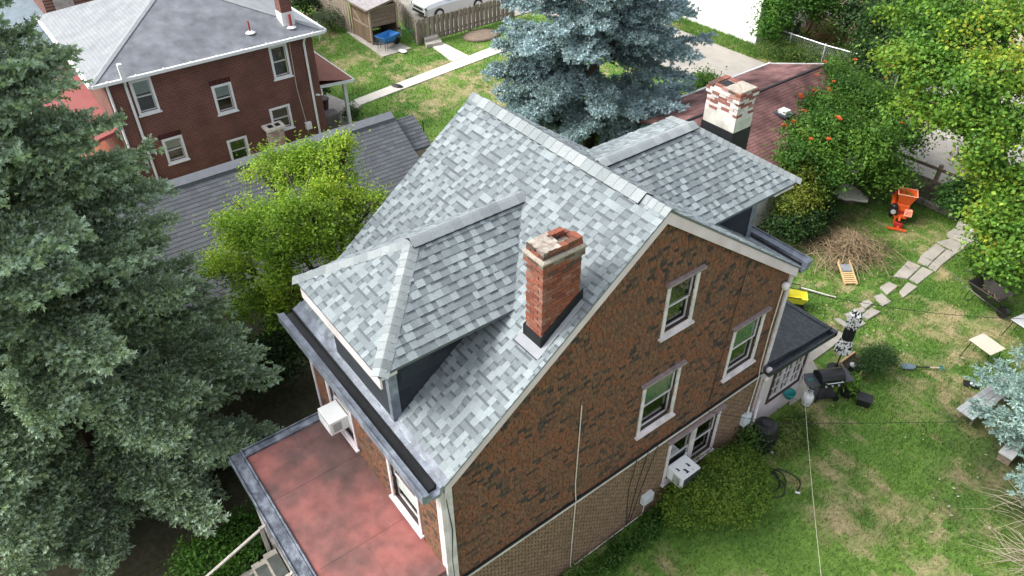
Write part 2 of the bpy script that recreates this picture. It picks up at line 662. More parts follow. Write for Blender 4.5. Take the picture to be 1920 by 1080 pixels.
def siding_tone(u, v, rng):
    a = fbm(u * 2.6, v * 3.8, 3, 3)
    pd = min(0.32, max(0.08, (0.46 - a) * 2.2 + 0.1))
    if rng.random() < pd:
        return rng.choice(DARK)
    b = fbm(u * 1.4 + 9, v * 1.9, 6, 2)
    k = int(min(0.99, max(0, (0.75 - b) * 0.8 + 0.2 + rng.uniform(-0.45, 0.45))) * len(RUST))
    return RUST[k]


rest_s = MB()
singles = []
rngs = random.Random(5)
up_hull = [(YF, 2.64), (YB, 2.64), (YB, 5.80), (0, 8.96), (YF, 5.66)]
for t in tabs(up_hull, 0.082, (0.10, 0.125, 0.15, 0.17), rngs):
    u0, u1, v0, v1, r, k, pl, whole = t
    cu, cv = (u0 + u1) / 2, (v0 + v1) / 2
    if any(w[0] + T < cu < w[1] - T and w[2] + T < cv < w[3] - T for w in win_gable.values()):
        continue
    singles.append((t, siding_tone(cu, cv, rngs)))
campos = Vector(CAM)
ranked = sorted([i for i, s in enumerate(singles) if s[0][7]], key=lambda i: (FG.P(singles[i][0][0], singles[i][0][2]) - campos).length)
pick = set(i for i in ranked if abs(singles[i][0][0] - 0.2) < 60)
pick = set(ranked[:300])
sid_parent = wall
for i, (t, col) in enumerate(singles):
    u0, u1, v0, v1, r, k, pl, whole = t
    if i in pick:
        me = piece('siding_piece', u1 - u0, 0.082, 0.014, col, M_SIDING, gap=0.012)
        link(bpy.data.objects.new('siding_piece', me), sid_parent, FG.M(u0, v0, 0.0))
    else:
        cx = sum(p[0] for p in pl) / len(pl)
        pl2 = [(cx + (p[0] - cx) * 0.915, p[1]) for p in pl]
        emit_tab(rest_s, FG, pl2, v0, 0.082, 0.014, col)
# lower storey: flat brick-pattern sheet with small courses
for t in tabs([(YF, 0.0), (YB, 0.0), (YB, 2.5), (YF, 2.5)], 0.068, (0.17,), rngs, bond=True):
    u0, u1, v0, v1, r, k, pl, whole = t
    cu, cv = (u0 + u1) / 2, (v0 + v1) / 2
    w = win_gable['low']
    if w[0] + T < cu < w[1] - T and w[2] + T < cv < w[3] - T:
        continue
    off = 0.095 if r % 2 else 0.0
    f = 0.85 + 0.3 * rngs.random()
    col = (0.225 * f, 0.15 * f, 0.10 * f)
    cx = sum(p[0] for p in pl) / len(pl)
    cyv = v0 + 0.034
    pl2 = [(cx + (p[0] - cx) * 0.84, cyv + (p[1] - cyv) * 0.80) for p in pl]
    emit_tab(rest_s, FG, pl2, v0, 0.3, 0.006, col)
# front wall siding (same brick pattern) between the windows
for t in tabs([(XL, 2.9), (0, 2.9), (0, 5.5), (XL, 5.5)], 0.082, (0.10, 0.125, 0.15, 0.17), rngs):
    u0, u1, v0, v1, r, k, pl, whole = t
    cu, cv = (u0 + u1) / 2, (v0 + v1) / 2
    if any(w[0] + T < cu < w[1] - T and w[2] + T < cv < w[3] - T for w in wf):
        continue
    cx = sum(p[0] for p in pl) / len(pl)
    emit_tab(rest_s, FF, [(cx + (p[0] - cx) * 0.95, p[1]) for p in pl], v0, 0.082, 0.011, siding_tone(cu + 20, cv, rngs))
tag(rest_s.build('siding', M_SIDING, house), kind='stuff')

# trim ----------------------------------------------------------------------
mb = MB().box(-0.005, 0.045, YF, YB + 0.02, 2.52, 2.62)
mb.build('band_board', M_TRIM, house, bevel=0.006)
MB().box(0.0, 0.06, YF, YB + 0.02, 2.622, 2.655).build('band_flashing', M_FLASH, house)
MB().box(-0.02, 0.05, YF - 0.03, YF + 0.1, 0, 5.62).box(-0.12, -0.022, YF - 0.03, YF + 0.0, 3.2, 5.62).build('corner_board', M_TRIM, house, bevel=0.005)
MB().box(-0.02, 0.05, YB - 0.1, YB + 0.03, 2.66, 5.75).build('corner_board', M_TRIM, house, bevel=0.005)
MB().box(XL, XL + 0.1, YF - 0.03, YF, 2.9, 5.5).build('corner_board', M_TRIM, house)
for s_, y_end, z_end in ((-1, -4.50, 5.66), (1, 4.62, 5.72)):
    mb = MB()
    top = Vector((0.02, 0, 9.10))
    end = Vector((0.02, y_end, roofz(y_end) - 0.035))
    dn = Vector((0, 0, -0.235))
    mb.prism([top, end, end + dn, top + dn], (0.085, 0, 0))
    mb.build('rake_board', M_RAKE, house, bevel=0.006)
    mb = MB()
    top = Vector((XL - 0.02, 0, 9.10))
    end = Vector((XL - 0.02, y_end, roofz(y_end) - 0.035))
    mb.prism([top, end, end + dn, top + dn], (-0.085, 0, 0))
    mb.build('rake_board', M_TRIM, house)
# main roof deck ---------------------------------------------------------------
X0, X1 = XL - 0.13, 0.13
YE, YEB = -4.52, 4.62
mb = MB()
nf = Vector((0, -SF, 1)).normalized()
for (ya, yb) in ((YE, 0), (0, YEB)):
    za, zb = roofz(ya), roofz(yb)
    a, b, c, d = (X0, ya, za), (X1, ya, za), (X1, yb, zb), (X0, yb, zb)
    mb.prism([Vector(p) - Vector((0, 0, 0.03)) for p in (a, b, c, d)], (0, 0, 0.03))
roof = mb.build('roof', mat('roof_underlay', (0.13, 0.14, 0.15), 0.9), house)

LT = [(0.258, 0.297, 0.308), (0.235, 0.27, 0.281), (0.218, 0.252, 0.262)]
MD = [(0.19, 0.22, 0.231), (0.172, 0.2, 0.211), (0.15, 0.175, 0.186), (0.20, 0.231, 0.241)]
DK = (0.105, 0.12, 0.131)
ROW = 0.1435
WID = (0.09, 0.115, 0.14, 0.17)


def shingle_plane(fr, hull, rng, bins, tone=1.0, skip=None, rare=0.33):
    for t in tabs(hull, ROW, WID, rng):
        u0, u1, v0, v1, r, k, pl, whole = t
        if skip and skip((u0 + u1) / 2, (v0 + v1) / 2):
            continue
        x = rng.random()
        tooth = (k % 2 == 0) if rng.random() < 0.8 else rng.random() < 0.5
        if tooth:
            col = rng.choice(LT) if x < rare * 1.9 else rng.choice(MD)
        else:
            col = rng.choice(MD[1:3]) if x < 0.72 else rng.choice(LT[1:] + MD)
        pc = fr.P((u0 + u1) / 2, (v0 + v1) / 2)
        f = tone * (0.84 + 0.32 * float(fbm(pc.x * 0.9 + pc.z, pc.y * 0.9, 31, 3)))
        f = round(f * 25) / 25
        col = tuple(c * f for c in col)
        bins.append((fr, t, col, tooth))


bins = []
rg = random.Random(21)
sl = math.hypot(1, SF)
FRF = Frame((X0, YE, roofz(YE)), (1, 0, 0), (0, 1, SF))                   # front slope, u = x - X0
LF = -YE * sl
shingle_plane(FRF, [(0, 0), (X1 - X0, 0), (X1 - X0, LF - 0.06), (0, LF - 0.06)], rg, bins)
FRB = Frame((X1, YEB, roofz(YEB)), (-1, 0, 0), (0, -1, SB))
LB = YEB * math.hypot(1, SB)
shingle_plane(FRB, [(0, 0), (X1 - X0, 0), (X1 - X0, LB - 0.06), (0, LB - 0.06)], rg, bins)

# dormers: hipped, front and rear ---------------------------------------------
DX0, DX1, DXM = -4.085, -1.035, -2.53
DZR, DZE = 8.47, 7.45
dormers = []


def make_dormer(sign, y_hip, y_eave, y_back, x0, x1, y_wall, label):
    y = lambda v: sign * v                       # work with distances from the main ridge line
    z_e, z_r = DZE, DZR
    d = MB()
    wx0, wx1 = x0 + 0.46, x1 - 0.46
    zb = roofz(y(y_wall)) - 0.15
    # walls: front and two cheeks that run back into the roof
    zt = z_e - 0.02
    fr = Frame((wx0 if sign < 0 else wx1, y(y_wall), 0), (1 if sign < 0 else -1, 0, 0), (0, 0, 1))
    d.poly([(wx0, y(y_wall), zb), (wx1, y(y_wall), zb), (wx1, y(y_wall), zt), (wx0, y(y_wall), zt)])
    for x in (wx0, wx1):
        yb_ = (ZR - zt) / (SF if sign < 0 else SB)
        d.poly([(x, y(y_wall), zb), (x, y(y_wall), zt), (x, y(yb_ - 0.2), zt), (x, y(yb_ - 0.2), zt - 0.3)])
    dm = d.build('dormer', mat('dormer_wall_shingle', (0.030, 0.036, 0.043), 0.8, var=0.25, scale=4, bump=0.3, bscale=60), house)
    # cheek shingles: large dark slabs in courses
    ck = MB()
    for x, su in ((wx1, 1), (wx0, -1)):
        yb_ = (ZR - zt) / (SF if sign < 0 else SB)
        L = y_wall - yb_ + 0.2
        if sign < 0:
            f = Frame((x, y(y_wall), zb), (0, su, 0), (0, 0, 1)) if su > 0 else Frame((x, y(yb_ - 0.2), zb), (0, -1, 0), (0, 0, 1))
        else:
            f = Frame((x, y(yb_ - 0.2), zb), (0, 1, 0), (0, 0, 1)) if su > 0 else Frame((x, y(y_wall), zb), (0, -1, 0), (0, 0, 1))
        starts_wall = (f.O - Vector((x, y(y_wall), zb))).length < 0.01
        hl = [(0, 0), (L, zt - zb - 0.3), (L, zt - zb), (0, zt - zb)] if starts_wall else [(L, 0), (L, zt - zb), (0, zt - zb), (0, zt - zb - 0.3)]
        for t in tabs(hl, 0.2, (0.3, 0.42, 0.5), rg):
            q = 0.75 + 0.6 * rg.random()
            emit_tab(ck, f, t[6], t[2], 0.2, 0.012, (0.03 * q, 0.036 * q, 0.044 * q))
    tag(ck.build('cheek_shingles', M_SHINGLE, dm), kind='stuff')
    # corner strip and fascia
    MB().box(wx1 - 0.09, wx1 + 0.02, min(y(y_wall), y(y_wall + 0.02)), max(y(y_wall), y(y_wall + 0.02)), zb, zt).box(wx1 + 0.001, wx1 + 0.022, min(y(y_wall - 0.14), y(y_wall)), max(y(y_wall - 0.14), y(y_wall)), zb, zt).build('corner_strip', M_COAT, dm)
    # roof deck: two slopes + hip
    P = lambda x, yy, z: Vector((x, y(yy), z))
    xm = DXM
    # where the ridge and the eaves run into the main roof
    s = SF if sign < 0 else SB
    yr = (ZR - z_r) / s - 0.05
    ye = (ZR - z_e) / s - 0.05
    faces = {'right': [P(x1, y_eave, z_e), P(x1, ye, z_e), P(xm, yr, z_r), P(xm, y_hip, z_r)],
             'left': [P(x0, ye, z_e), P(x0, y_eave, z_e), P(xm, y_hip, z_r), P(xm, yr, z_r)],
             'hip': [P(x0, y_eave, z_e), P(x1, y_eave, z_e), P(xm, y_hip, z_r)]}
    dk = MB()
    for nm, q in faces.items():
        if sign > 0:
            q = q[::-1]
        dk.poly(q)
        dk.poly([p - Vector((0, 0, 0.05)) for p in q[::-1]])
    ring = [P(x0, ye, z_e), P(x0, y_eave, z_e), P(x1, y_eave, z_e), P(x1, ye, z_e)]
    for a, b in zip(ring[:-1], ring[1:]):
        dk.poly([a - Vector((0, 0, 0.05)), b - Vector((0, 0, 0.05)), b, a])
    dk.build('roof_deck', mat('drip_edge', (0.10, 0.11, 0.12), 0.6), dm)
    # soffit and white fascia set in under the eave
    sof = MB().box(x0 + 0.08, x1 - 0.08, min(y(y_eave - 0.08), y(y_wall)), max(y(y_eave - 0.08), y(y_wall)), z_e - 0.2, z_e - 0.055)
    sof.build('fascia', M_TRIM, dm)
    # shingles on the three planes
    for nm, q in faces.items():
        ev = {'right': (P(x1, y_eave, z_e), P(x1, ye, z_e)), 'left': (P(x0, ye, z_e), P(x0, y_eave, z_e)), 'hip': (P(x0, y_eave, z_e), P(x1, y_eave, z_e))}[nm]
        if sign > 0:
            ev = ev[::-1]
        O, E_ = ev
        U = (E_ - O).normalized()
        top = [p for p in q if abs(p.z - z_r) < 1e-6][0]
        w = top - O
        V = (w - U * w.dot(U)).normalized()
        f = Frame(O, U, V)
        hull = [((p - O).dot(U), (p - O).dot(V)) for p in q]
        area = sum(hull[i][0] * hull[(i + 1) % len(hull)][1] - hull[(i + 1) % len(hull)][0] * hull[i][1] for i in range(len(hull)))
        if area < 0:
            hull = hull[::-1]
        shingle_plane(f, hull, rg, bins)
    # caps: overlapping bent pieces over the hips and the ridge
    cap_line(dm, P(x1, y_eave, z_e), P(xm, y_hip, z_r), faces_n(q=faces['right'], flip=sign > 0), faces_n(q=faces['hip'], flip=sign > 0), 0.15, 'hip_cap')
    cap_line(dm, P(x0, y_eave, z_e), P(xm, y_hip, z_r), faces_n(q=faces['hip'], flip=sign > 0), faces_n(q=faces['left'], flip=sign > 0), 0.15, 'hip_cap')
    ridge_vent(dm, P(xm, y_hip + 0.06, z_r), P(xm, yr + 0.04, z_r), Vector((1, 0, 0)), (DZR - DZE) / (x1 - xm), flip=sign)
    dormers.append(dm)
    return dm, fr, wx0, wx1, zb, zt


def faces_n(q, flip=False):
    n = (q[1] - q[0]).cross(q[2] - q[1]).normalized()
    return -n if n.z < 0 else n


def cap_tone():
    f = 0.92 + 0.16 * rg.random()
    return tuple(c * f for c in rg.choice([(0.23, 0.255, 0.26), (0.255, 0.28, 0.285), (0.21, 0.235, 0.24), (0.275, 0.30, 0.305)]))


def cap_line(parent, a, b, n1, n2, w, name, lift=0.022, step=0.145):
    """overlapping cap shingles folded over the line a->b; n1 right face, n2 left face"""
    d = (b - a)
    L = d.length
    d.normalize()
    s1 = d.cross(n1)
    s2 = n2.cross(d)
    if s1.dot(n2) > 0:
        s1, s2 = -s1, -s2
    nm = (n1 + n2).normalized()
    k = int(L / step) + 1
    for i in range(k):
        t0, t1 = i * step, min((i + 1) * step + 0.01, L + 0.03)
        mb = MB()
        h0, h1 = lift + 0.008, lift
        A0, A1 = a + d * t0, a + d * t1
        pts = []
        for A, h in ((A0, h0), (A1, h1)):
            pts.append([A + s1 * w + n1 * (h - 0.014), A + s1 * 0.03 + n1 * h, A + nm * (h + 0.004), A + s2 * 0.03 + n2 * h, A + s2 * w + n2 * (h - 0.014)])
        c = cap_tone()
        for j in range(4):
            mb.poly([pts[0][j], pts[0][j + 1], pts[1][j + 1], pts[1][j]], c)
        # butt edge
        dn = [p - nm * 0.02 for p in pts[0]]
        for j in range(4):
            mb.poly([dn[j], dn[j + 1], pts[0][j + 1], pts[0][j]], c)
        mb.build(name, M_SHINGLE, parent)


def ridge_vent(parent, a, b, side, slope, flip=-1, w=0.16, h=0.058):
    """raised vent strip along a ridge, covered with cap shingles, dark slot along its sides"""
    d = (b - a)
    L = d.length
    d.normalize()
    s = side.normalized()
    dz = Vector((0, 0, 1))
    v = MB()
    for q in (1, -1):
        e0 = a + s * q * w * 0.93 - dz * (w * slope * 0.93) + dz * 0.0
        e1 = b + s * q * w * 0.93 - dz * (w * slope * 0.93)
        v.poly([e0, e1, e1 + dz * h, e0 + dz * h])
        v.poly([e0, e0 + dz * h, a + dz * h, a])
        v.poly([e1, e1 + dz * h, b + dz * h, b])
    v.build('ridge_vent', M_FLASH, parent)
    k = int(L / 0.2)
    st = L / k
    for i in range(k):
        c = cap_tone()
        mb = MB()
        A0, A1 = a + d * (i * st), a + d * ((i + 1) * st + 0.004)
        pts = []
        for A, hh in ((A0, h + 0.012), (A1, h + 0.004)):
            pts.append([A + s * w - dz * (w * slope) + dz * hh, A + s * 0.05 - dz * (0.05 * slope) + dz * hh, A + dz * (hh - 0.01), A - s * 0.05 - dz * (0.05 * slope) + dz * hh, A - s * w - dz * (w * slope) + dz * hh])
        for j in range(4):
            mb.poly([pts[0][j], pts[0][j + 1], pts[1][j + 1], pts[1][j]], c)
        for j in range(4):
            mb.poly([pts[0][j] - dz * 0.012, pts[0][j + 1] - dz * 0.012, pts[0][j + 1], pts[0][j]], c)
        for j in (0, 4):
            mb.poly([pts[0][j], pts[1][j], pts[1][j] - dz * 0.014, pts[0][j] - dz * 0.014], c)
        mb.build('ridge_cap', M_SHINGLE, parent)


fd, ffr, fw0, fw1, fzb, fzt = make_dormer(-1, 3.22, 4.82, 0.94, DX0, DX1, 4.47, 'front')
rd, rfr, rw0, rw1, rzb, rzt = make_dormer(1, 3.56, 5.11, 0.98, DX0 - 0.3, -0.68, 4.40, 'rear')
# small window in the front dormer
MB().box(DX0 + 0.1, DX1 - 0.1, -4.775, -4.735, DZE - 0.40, DZE - 0.052).build('fascia', M_TRIM, fd, bevel=0.005)
# main ridge: vent, and cap pieces at both ends
ridge_vent(roof, Vector((-0.42, 0, ZR - 0.01)), Vector((XL + 0.25, 0, ZR - 0.01)), Vector((0, 1, 0)), SF, h=0.065, w=0.18)
nF, nB = Vector((0, -SF, 1)).normalized(), Vector((0, SB, 1)).normalized()
cap_line(roof, Vector((X1 + 0.01, 0, ZR)), Vector((-0.42, 0, ZR)), nF, nB, 0.15, 'ridge_cap')
cap_line(roof, Vector((X0 - 0.01, 0, ZR)), Vector((XL + 0.25, 0, ZR)), nB, nF, 0.15, 'ridge_cap')

# place shingles: the 300 that show largest as objects, the rest in one mesh
def vis(fr, t):
    c = fr.P((t[0] + t[1]) / 2, (t[2] + t[3]) / 2)
    dv = campos - c
    if fr.N.dot(dv) <= 0:
        return 0
    if fr is FRF:                              # under the dormer or the chimney
        if DX0 < c.x < DX1 and c.y > -4.82 and c.z < DZR and (c.x > -2.53 - (ZR - 0) or True):
            zd = min(DZE + (DZR - DZE) * (1 - abs(c.x - DXM) / 1.5), DZE + (DZR - DZE) * (c.y + 4.82) / 1.6)
            if zd > c.z - 0.02:
                return 0
        if -0.6 < c.x < 0 and -2.5 < c.y < -1.55:
            return 0
    return fr.N.dot(dv) * (t[1] - t[0]) / dv.length ** 3


rank = sorted(range(len(bins)), key=lambda i: -(vis(bins[i][0], bins[i][1]) if bins[i][1][7] else 0))
pick = set(rank[:300])
rest = MB()
for i, (fr, t, col, tooth) in enumerate(bins):
    u0, u1, v0, v1, r, k, pl, whole = t
    th = 0.017 if tooth else 0.007
    if i in pick:
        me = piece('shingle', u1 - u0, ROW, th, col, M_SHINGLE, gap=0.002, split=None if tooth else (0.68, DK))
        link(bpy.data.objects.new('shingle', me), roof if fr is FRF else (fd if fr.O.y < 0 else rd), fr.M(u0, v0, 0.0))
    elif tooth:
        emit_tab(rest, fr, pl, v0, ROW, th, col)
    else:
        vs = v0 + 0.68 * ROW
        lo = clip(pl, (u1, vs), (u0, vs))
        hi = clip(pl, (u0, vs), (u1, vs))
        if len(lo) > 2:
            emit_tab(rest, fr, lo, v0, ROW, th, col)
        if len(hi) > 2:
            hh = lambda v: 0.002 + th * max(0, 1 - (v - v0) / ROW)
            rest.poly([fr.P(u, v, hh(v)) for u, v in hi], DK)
tag(rest.build('shingles', M_SHINGLE, house), kind='stuff')

# eaves: coated apron, black trough and raised outer lip ----------------------------
def eave(sign, yi, yo, zi, name):
    y = lambda v: sign * v
    xa, xb = X0 - 0.06, X1 - 0.02
    prof = [(yi - 0.10, zi + 0.075), (yi, zi), (yi + 0.09, zi - 0.03), (yi + 0.10, zi - 0.16), (yi + 0.27, zi - 0.16), (yi + 0.285, zi - 0.03), (yo - 0.03, zi - 0.02), (yo, zi - 0.015), (yo, zi - 0.2), (yo - 0.3, zi - 0.24)]
    mb = MB()
    for a, b in zip(prof[:-1], prof[1:]):
        q = [(xa, y(a[0]), a[1]), (xb, y(a[0]), a[1]), (xb, y(b[0]), b[1]), (xa, y(b[0]), b[1])]
        mb.poly(q if sign < 0 else q[::-1])
    for x in (xa, xb):
        mb.poly([(x, y(p[0]), p[1]) for p in prof] if (x == xb) == (sign < 0) else [(x, y(p[0]), p[1]) for p in prof[::-1]])
    g = mb.build('gutter', M_COAT, house)
    tr = MB().box(xa + 0.02, xb - 0.12, min(y(yi + 0.103), y(yi + 0.278)), max(y(yi + 0.103), y(yi + 0.278)), zi - 0.157, zi - 0.10)
    tr.box(xa + 0.02, xb - 0.12, min(y(yi + 0.094), y(yi + 0.12)), max(y(yi + 0.094), y(yi + 0.12)), zi - 0.157, zi - 0.028)
    tr.build('gutter_trough', M_FLASH, g)
    MB().box(xa, xb, min(y(yo), y(yo + 0.02)), max(y(yo), y(yo + 0.02)), zi - 0.2, zi + 0.012).build('gutter_lip', M_COAT, g)
    MB().box(xa + 0.05, xb - 0.1, min(y(yo - 0.03), y(yo - 0.3)), max(y(yo - 0.03), y(yo - 0.3)), zi - 0.28, zi - 0.241).build('soffit', M_TRIM, g)
    return g


eave(-1, 4.50, 4.90, 5.76, 'front')
eave(1, 4.62, 5.06, 5.84, 'rear')

# windows -------------------------------------------------------------------
window(house, FG, *win_gable['attic'], trim=T, shade=0.0, cap=True)
window(house, FG, *win_gable['right'], trim=T, shade=0.5, cap=True)
window(house, FG, *win_gable['mid'], trim=T, shade=0.5, cap=True)
window(house, FG, *win_gable['low'], trim=T, shade=0.0, cap=True, lights=2)
for w in wf:
    window(house, FF, *w, trim=T, shade=0.8, m_shade=M_BLINDW)
# ------------------------------------------------------------------ chimneys
def brick_course(parent, x0, x1, y0, y1, z, h, odd, rng, tones, L=0.19, d=0.09, gap=0.009, jit=0.004, keep=1.0, faces='xXyY'):
    """one ring course of bricks; every brick an object sharing meshes"""
    def put(a, b, axis, fixed, inward):
        ln = b - a - gap
        if ln < 0.03:
            return
        if rng.random() > keep:
            return
        col = rng.choice(tones)
        key = ('brick', round(ln, 2), h, col)
        if key not in _piece:
            m = MB().box(-ln / 2, ln / 2, -d / 2, d / 2, 0, h - gap, col=col)
            _piece[key] = m.data('brick', M_BRICK)
        o = bpy.data.objects.new('brick', _piece[key])
        c = (a + b) / 2
        f = fixed + inward * (d / 2 + (rng.random() - 0.5) * 2 * jit)
        M = Matrix.Translation((c, f, z)) if axis == 0 else Matrix.Translation((f, c, z)) @ Matrix.Rotation(math.pi / 2, 4, 'Z')
        link(o, parent, M)

    def run(a, b, off):
        n = max(1, round((b - a) / L))
        st = (b - a) / n
        q = a
        if off:
            yield (a, a + st / 2)
            q = a + st / 2
        while q < b - 1e-6:
            yield (q, min(q + st, b))
            q += st
    dd = d + gap
    if 'y' in faces:
        for a, b in run(x0 + (0 if odd else dd), x1 - (0 if odd else dd), False):
            put(a, b, 0, y0, 1)
    if 'Y' in faces:
        for a, b in run(x0 + (0 if odd else dd), x1 - (0 if odd else dd), False):
            put(a, b, 0, y1, -1)
    if 'X' in faces:
        for a, b in run(y0 + (dd if odd else 0), y1 - (dd if odd else 0), False):
            put(a, b, 1, x1, -1)
    if 'x' in faces:
        for a, b in run(y0 + (dd if odd else 0), y1 - (dd if odd else 0), False):
            put(a, b, 1, x0, 1)


RED = [(0.235, 0.08, 0.052), (0.20, 0.068, 0.046), (0.265, 0.098, 0.064), (0.165, 0.06, 0.045), (0.22, 0.092, 0.066), (0.25, 0.125, 0.095)]
SOOT = [(0.15, 0.07, 0.05), (0.10, 0.065, 0.055), (0.22, 0.085, 0.055)]
rc = random.Random(3)
cx0, cx1, cy0, cy1 = -0.545, -0.135, -2.385, -1.615
zc0, zc1 = 7.42, 8.86
core = MB()
core.box(cx0 + 0.012, cx1 - 0.012, cy0 + 0.012, cy1 - 0.012, 7.2, zc1 + 0.04)
chim = core.build('chimney', M_MORTAR, house)
tag(chim, 'red brick chimney beside the gable, with black flashing')
n = int((zc1 - zc0 + 0.2) / 0.068)
for i in range(n + 1):
    z = 7.30 + i * 0.068
    if z > zc1 - 0.06:
        break
    # courses below the flashing line on the high side are still built; hidden ones are few
    tone = RED if i < n - 4 else RED + SOOT * 2
    brick_course(chim, cx0, cx1, cy0, cy1, z, 0.068, i % 2 == 1, rc, tone, faces='XyY' if i % 3 else 'XyYx')
# corbel course, mortar ledge, upper courses round an open flue
zb_ = z
for j in range(2):
    brick_course(chim, cx0 - 0.035, cx1 + 0.035, cy0 - 0.035, cy1 + 0.035, zb_ + j * 0.068, 0.068, j % 2 == 0, rc, RED[:2] + SOOT, d=0.1)
MB().box(cx0 - 0.03, cx1 + 0.03, cy0 - 0.03, cy1 + 0.03, zb_ - 0.002, zb_ + 0.136).build('chimney_core', M_MORTAR, chim)
ledge = MB()
zl = zb_ + 0.137
for k in range(4):
    pass
ledge.lathe([(0.5 * math.sqrt(2), 0), (0.5 * math.sqrt(2), 0.03), (0.44 * math.sqrt(2), 0.055)], 4, Matrix.Translation(((cx0 + cx1) / 2, (cy0 + cy1) / 2, zl)) @ Matrix.Diagonal((cx1 - cx0 + 0.09, cy1 - cy0 + 0.09, 1, 1)) @ Matrix.Rotation(math.pi / 4, 4, 'Z'))
ledge.build('mortar_ledge', M_MORTAR_LIGHT, chim)
zt_ = zl + 0.055
fy = cy0 + 0.40                                     # the flue opening lies at the far half
for j in range(2):
    brick_course(chim, cx0, cx1, cy0, cy1, zt_ + j * 0.068, 0.068, j % 2 == 1, rc, RED[:1] + SOOT * 2, d=0.1, jit=0.008, keep=0.94)
MB().box(cx0 + 0.02, cx1 - 0.02, cy0 + 0.02, fy, zt_ - 0.005, zt_ + 0.118).build('flue_fill', M_MORTAR, chim)
cap = MB()
rr = random.Random(8)
gx, gy = 7, 8
grid = [[(cx0 + 0.0 + (cx1 - cx0) * a / (gx - 1) + rr.uniform(-.012, .012), cy0 + 0.0 + (fy - 0.02 - cy0) * b / (gy - 1) + rr.uniform(-.015, .015), zt_ + 0.125 + rr.uniform(0, 0.03)) for b in range(gy)] for a in range(gx)]
for a in range(gx - 1):
    for b in range(gy - 1):
        if (a, b) in ((2, 6), (4, 6), (5, 6), (1, 6)):
            continue
        cap.poly([grid[a][b], grid[a + 1][b], grid[a + 1][b + 1], grid[a][b + 1]])
cap.box(cx0 + 0.01, cx1 - 0.01, cy0 + 0.01, fy - 0.06, zt_ + 0.115, zt_ + 0.127)
cap.build('mortar_wash', mat('cracked_mortar', (0.36, 0.325, 0.275), 0.95, var=0.3, scale=12, bump=0.6, bscale=40, col2=(0.24, 0.20, 0.175), blotch=9), chim)
MB().box(cx0 + 0.1, cx1 - 0.1, fy, cy1 - 0.1, zt_ - 0.2, zt_ - 0.12).build('flue_black', M_FLASH, chim)  # plain black box below the flue opening
# flashing: step apron up the two sides in view
fl = MB()
for (xx, a, b) in ((cx1, 1, 1), (cx0, -1, 1)):
    x_ = xx + a * 0.008
    q = [(x_, cy0 - 0.03, roofz(cy0 - 0.03)), (x_, cy1 + 0.06, roofz(cy1 + 0.06)), (x_, cy1 + 0.06, roofz(cy1 + 0.06) + 0.2), (x_, cy0 - 0.03, roofz(cy0) + 0.22)]
    fl.prism(q, (a * 0.01, 0, 0))
fl.prism([(cx0 - 0.03, cy0 - 0.008, roofz(cy0) - 0.03), (cx1 + 0.03, cy0 - 0.008, roofz(cy0) - 0.03), (cx1 + 0.03, cy0 - 0.008, roofz(cy0) + 0.22), (cx0 - 0.03, cy0 - 0.008, roofz(cy0) + 0.22)], (0, -0.014, 0))
fl.build('flashing', M_FLASH, chim)
Fa = Frame((0, cy0 - 0.22, roofz(cy0 - 0.22)), (1, 0, 0), (0, 1, SF))
ap = MB().box(cx0 - 0.08, cx1 + 0.12, 0.09, 0.26, 0.017, 0.023, Fa.M())
ap.box(cx1 + 0.03, cx1 + 0.12, 0.26, 1.28, 0.014, 0.024, Fa.M())
ap.build('flashing_apron', M_ALU, chim)
MB().box(cx0 - 0.10, cx1 + 0.10, 0.07, 0.09, 0.012, 0.03, Fa.M()).build('flashing_edge', M_FLASH, chim)

# rear chimney: white-painted, bare brick showing at the top
kx0, kx1, ky0, ky1 = -2.93, -2.09, 4.42, 4.98
kz0, kz1 = 5.2, 9.02
WB = [(0.52, 0.49, 0.46), (0.46, 0.42, 0.39), (0.55, 0.53, 0.50), (0.24, 0.10, 0.08), (0.19, 0.085, 0.07), (0.32, 0.18, 0.15)]
c2 = MB().box(kx0 + 0.012, kx1 - 0.012, ky0 + 0.012, ky1 - 0.012, kz0, kz1 - 0.02)
chim2 = c2.build('chimney', mat('white_parging', (0.52, 0.51, 0.46), 0.9, var=0.16, scale=4, bump=0.4, bscale=25, col2=(0.40, 0.38, 0.34), blotch=3), house)
tag(chim2, 'white painted brick chimney with bare brick at its crumbling top')
MB().box(kx0, kx1, ky0, ky1, kz0, kz1 - 0.52).build('parging', chim2.data.materials[0], chim2)
MB().box(kx1 - 0.002, kx1 + 0.006, ky0 + 0.02, ky1, kz0, kz1 - 0.62).build('side_coat', mat('grey_parging', (0.44, 0.46, 0.38), 0.9, var=0.25, scale=6, bump=0.4), chim2)  # greyer coat over nearly all of the +x face
for i in range(7):
    z = kz1 - 0.52 + i * 0.068
    q = 0.0 if i < 5 else 0.03
    brick_course(chim2, kx0 - q, kx1 + q, ky0 - q, ky1 + q, z, 0.068, i % 2 == 1, rc, WB[:3] * 2 + WB[3:] if i < 5 else WB, jit=0.006, faces='Xyx')
for i in (7,):
    brick_course(chim2, kx0 - 0.02, kx1 + 0.02, ky0 - 0.02, ky1 + 0.02, kz1 - 0.52 + i * 0.068, 0.068, False, rc, WB[3:] + SOOT, d=0.14, jit=0.012, keep=0.8)
MB().box(kx0 + 0.42, kx1 - 0.01, ky0 + 0.01, ky1 - 0.01, kz1 - 0.03, kz1 + 0.04).build('mortar_wash', mat('grey_wash', (0.36, 0.32, 0.27), 0.95, var=0.35, scale=15, bump=0.8, bscale=30), chim2)
MB().box(kx0 + 0.14, kx0 + 0.40, ky0 + 0.12, ky1 - 0.12, kz1 - 0.03, kz1 - 0.012).build('flue_black', M_FLASH, chim2)  # thin black plate filling the flue opening
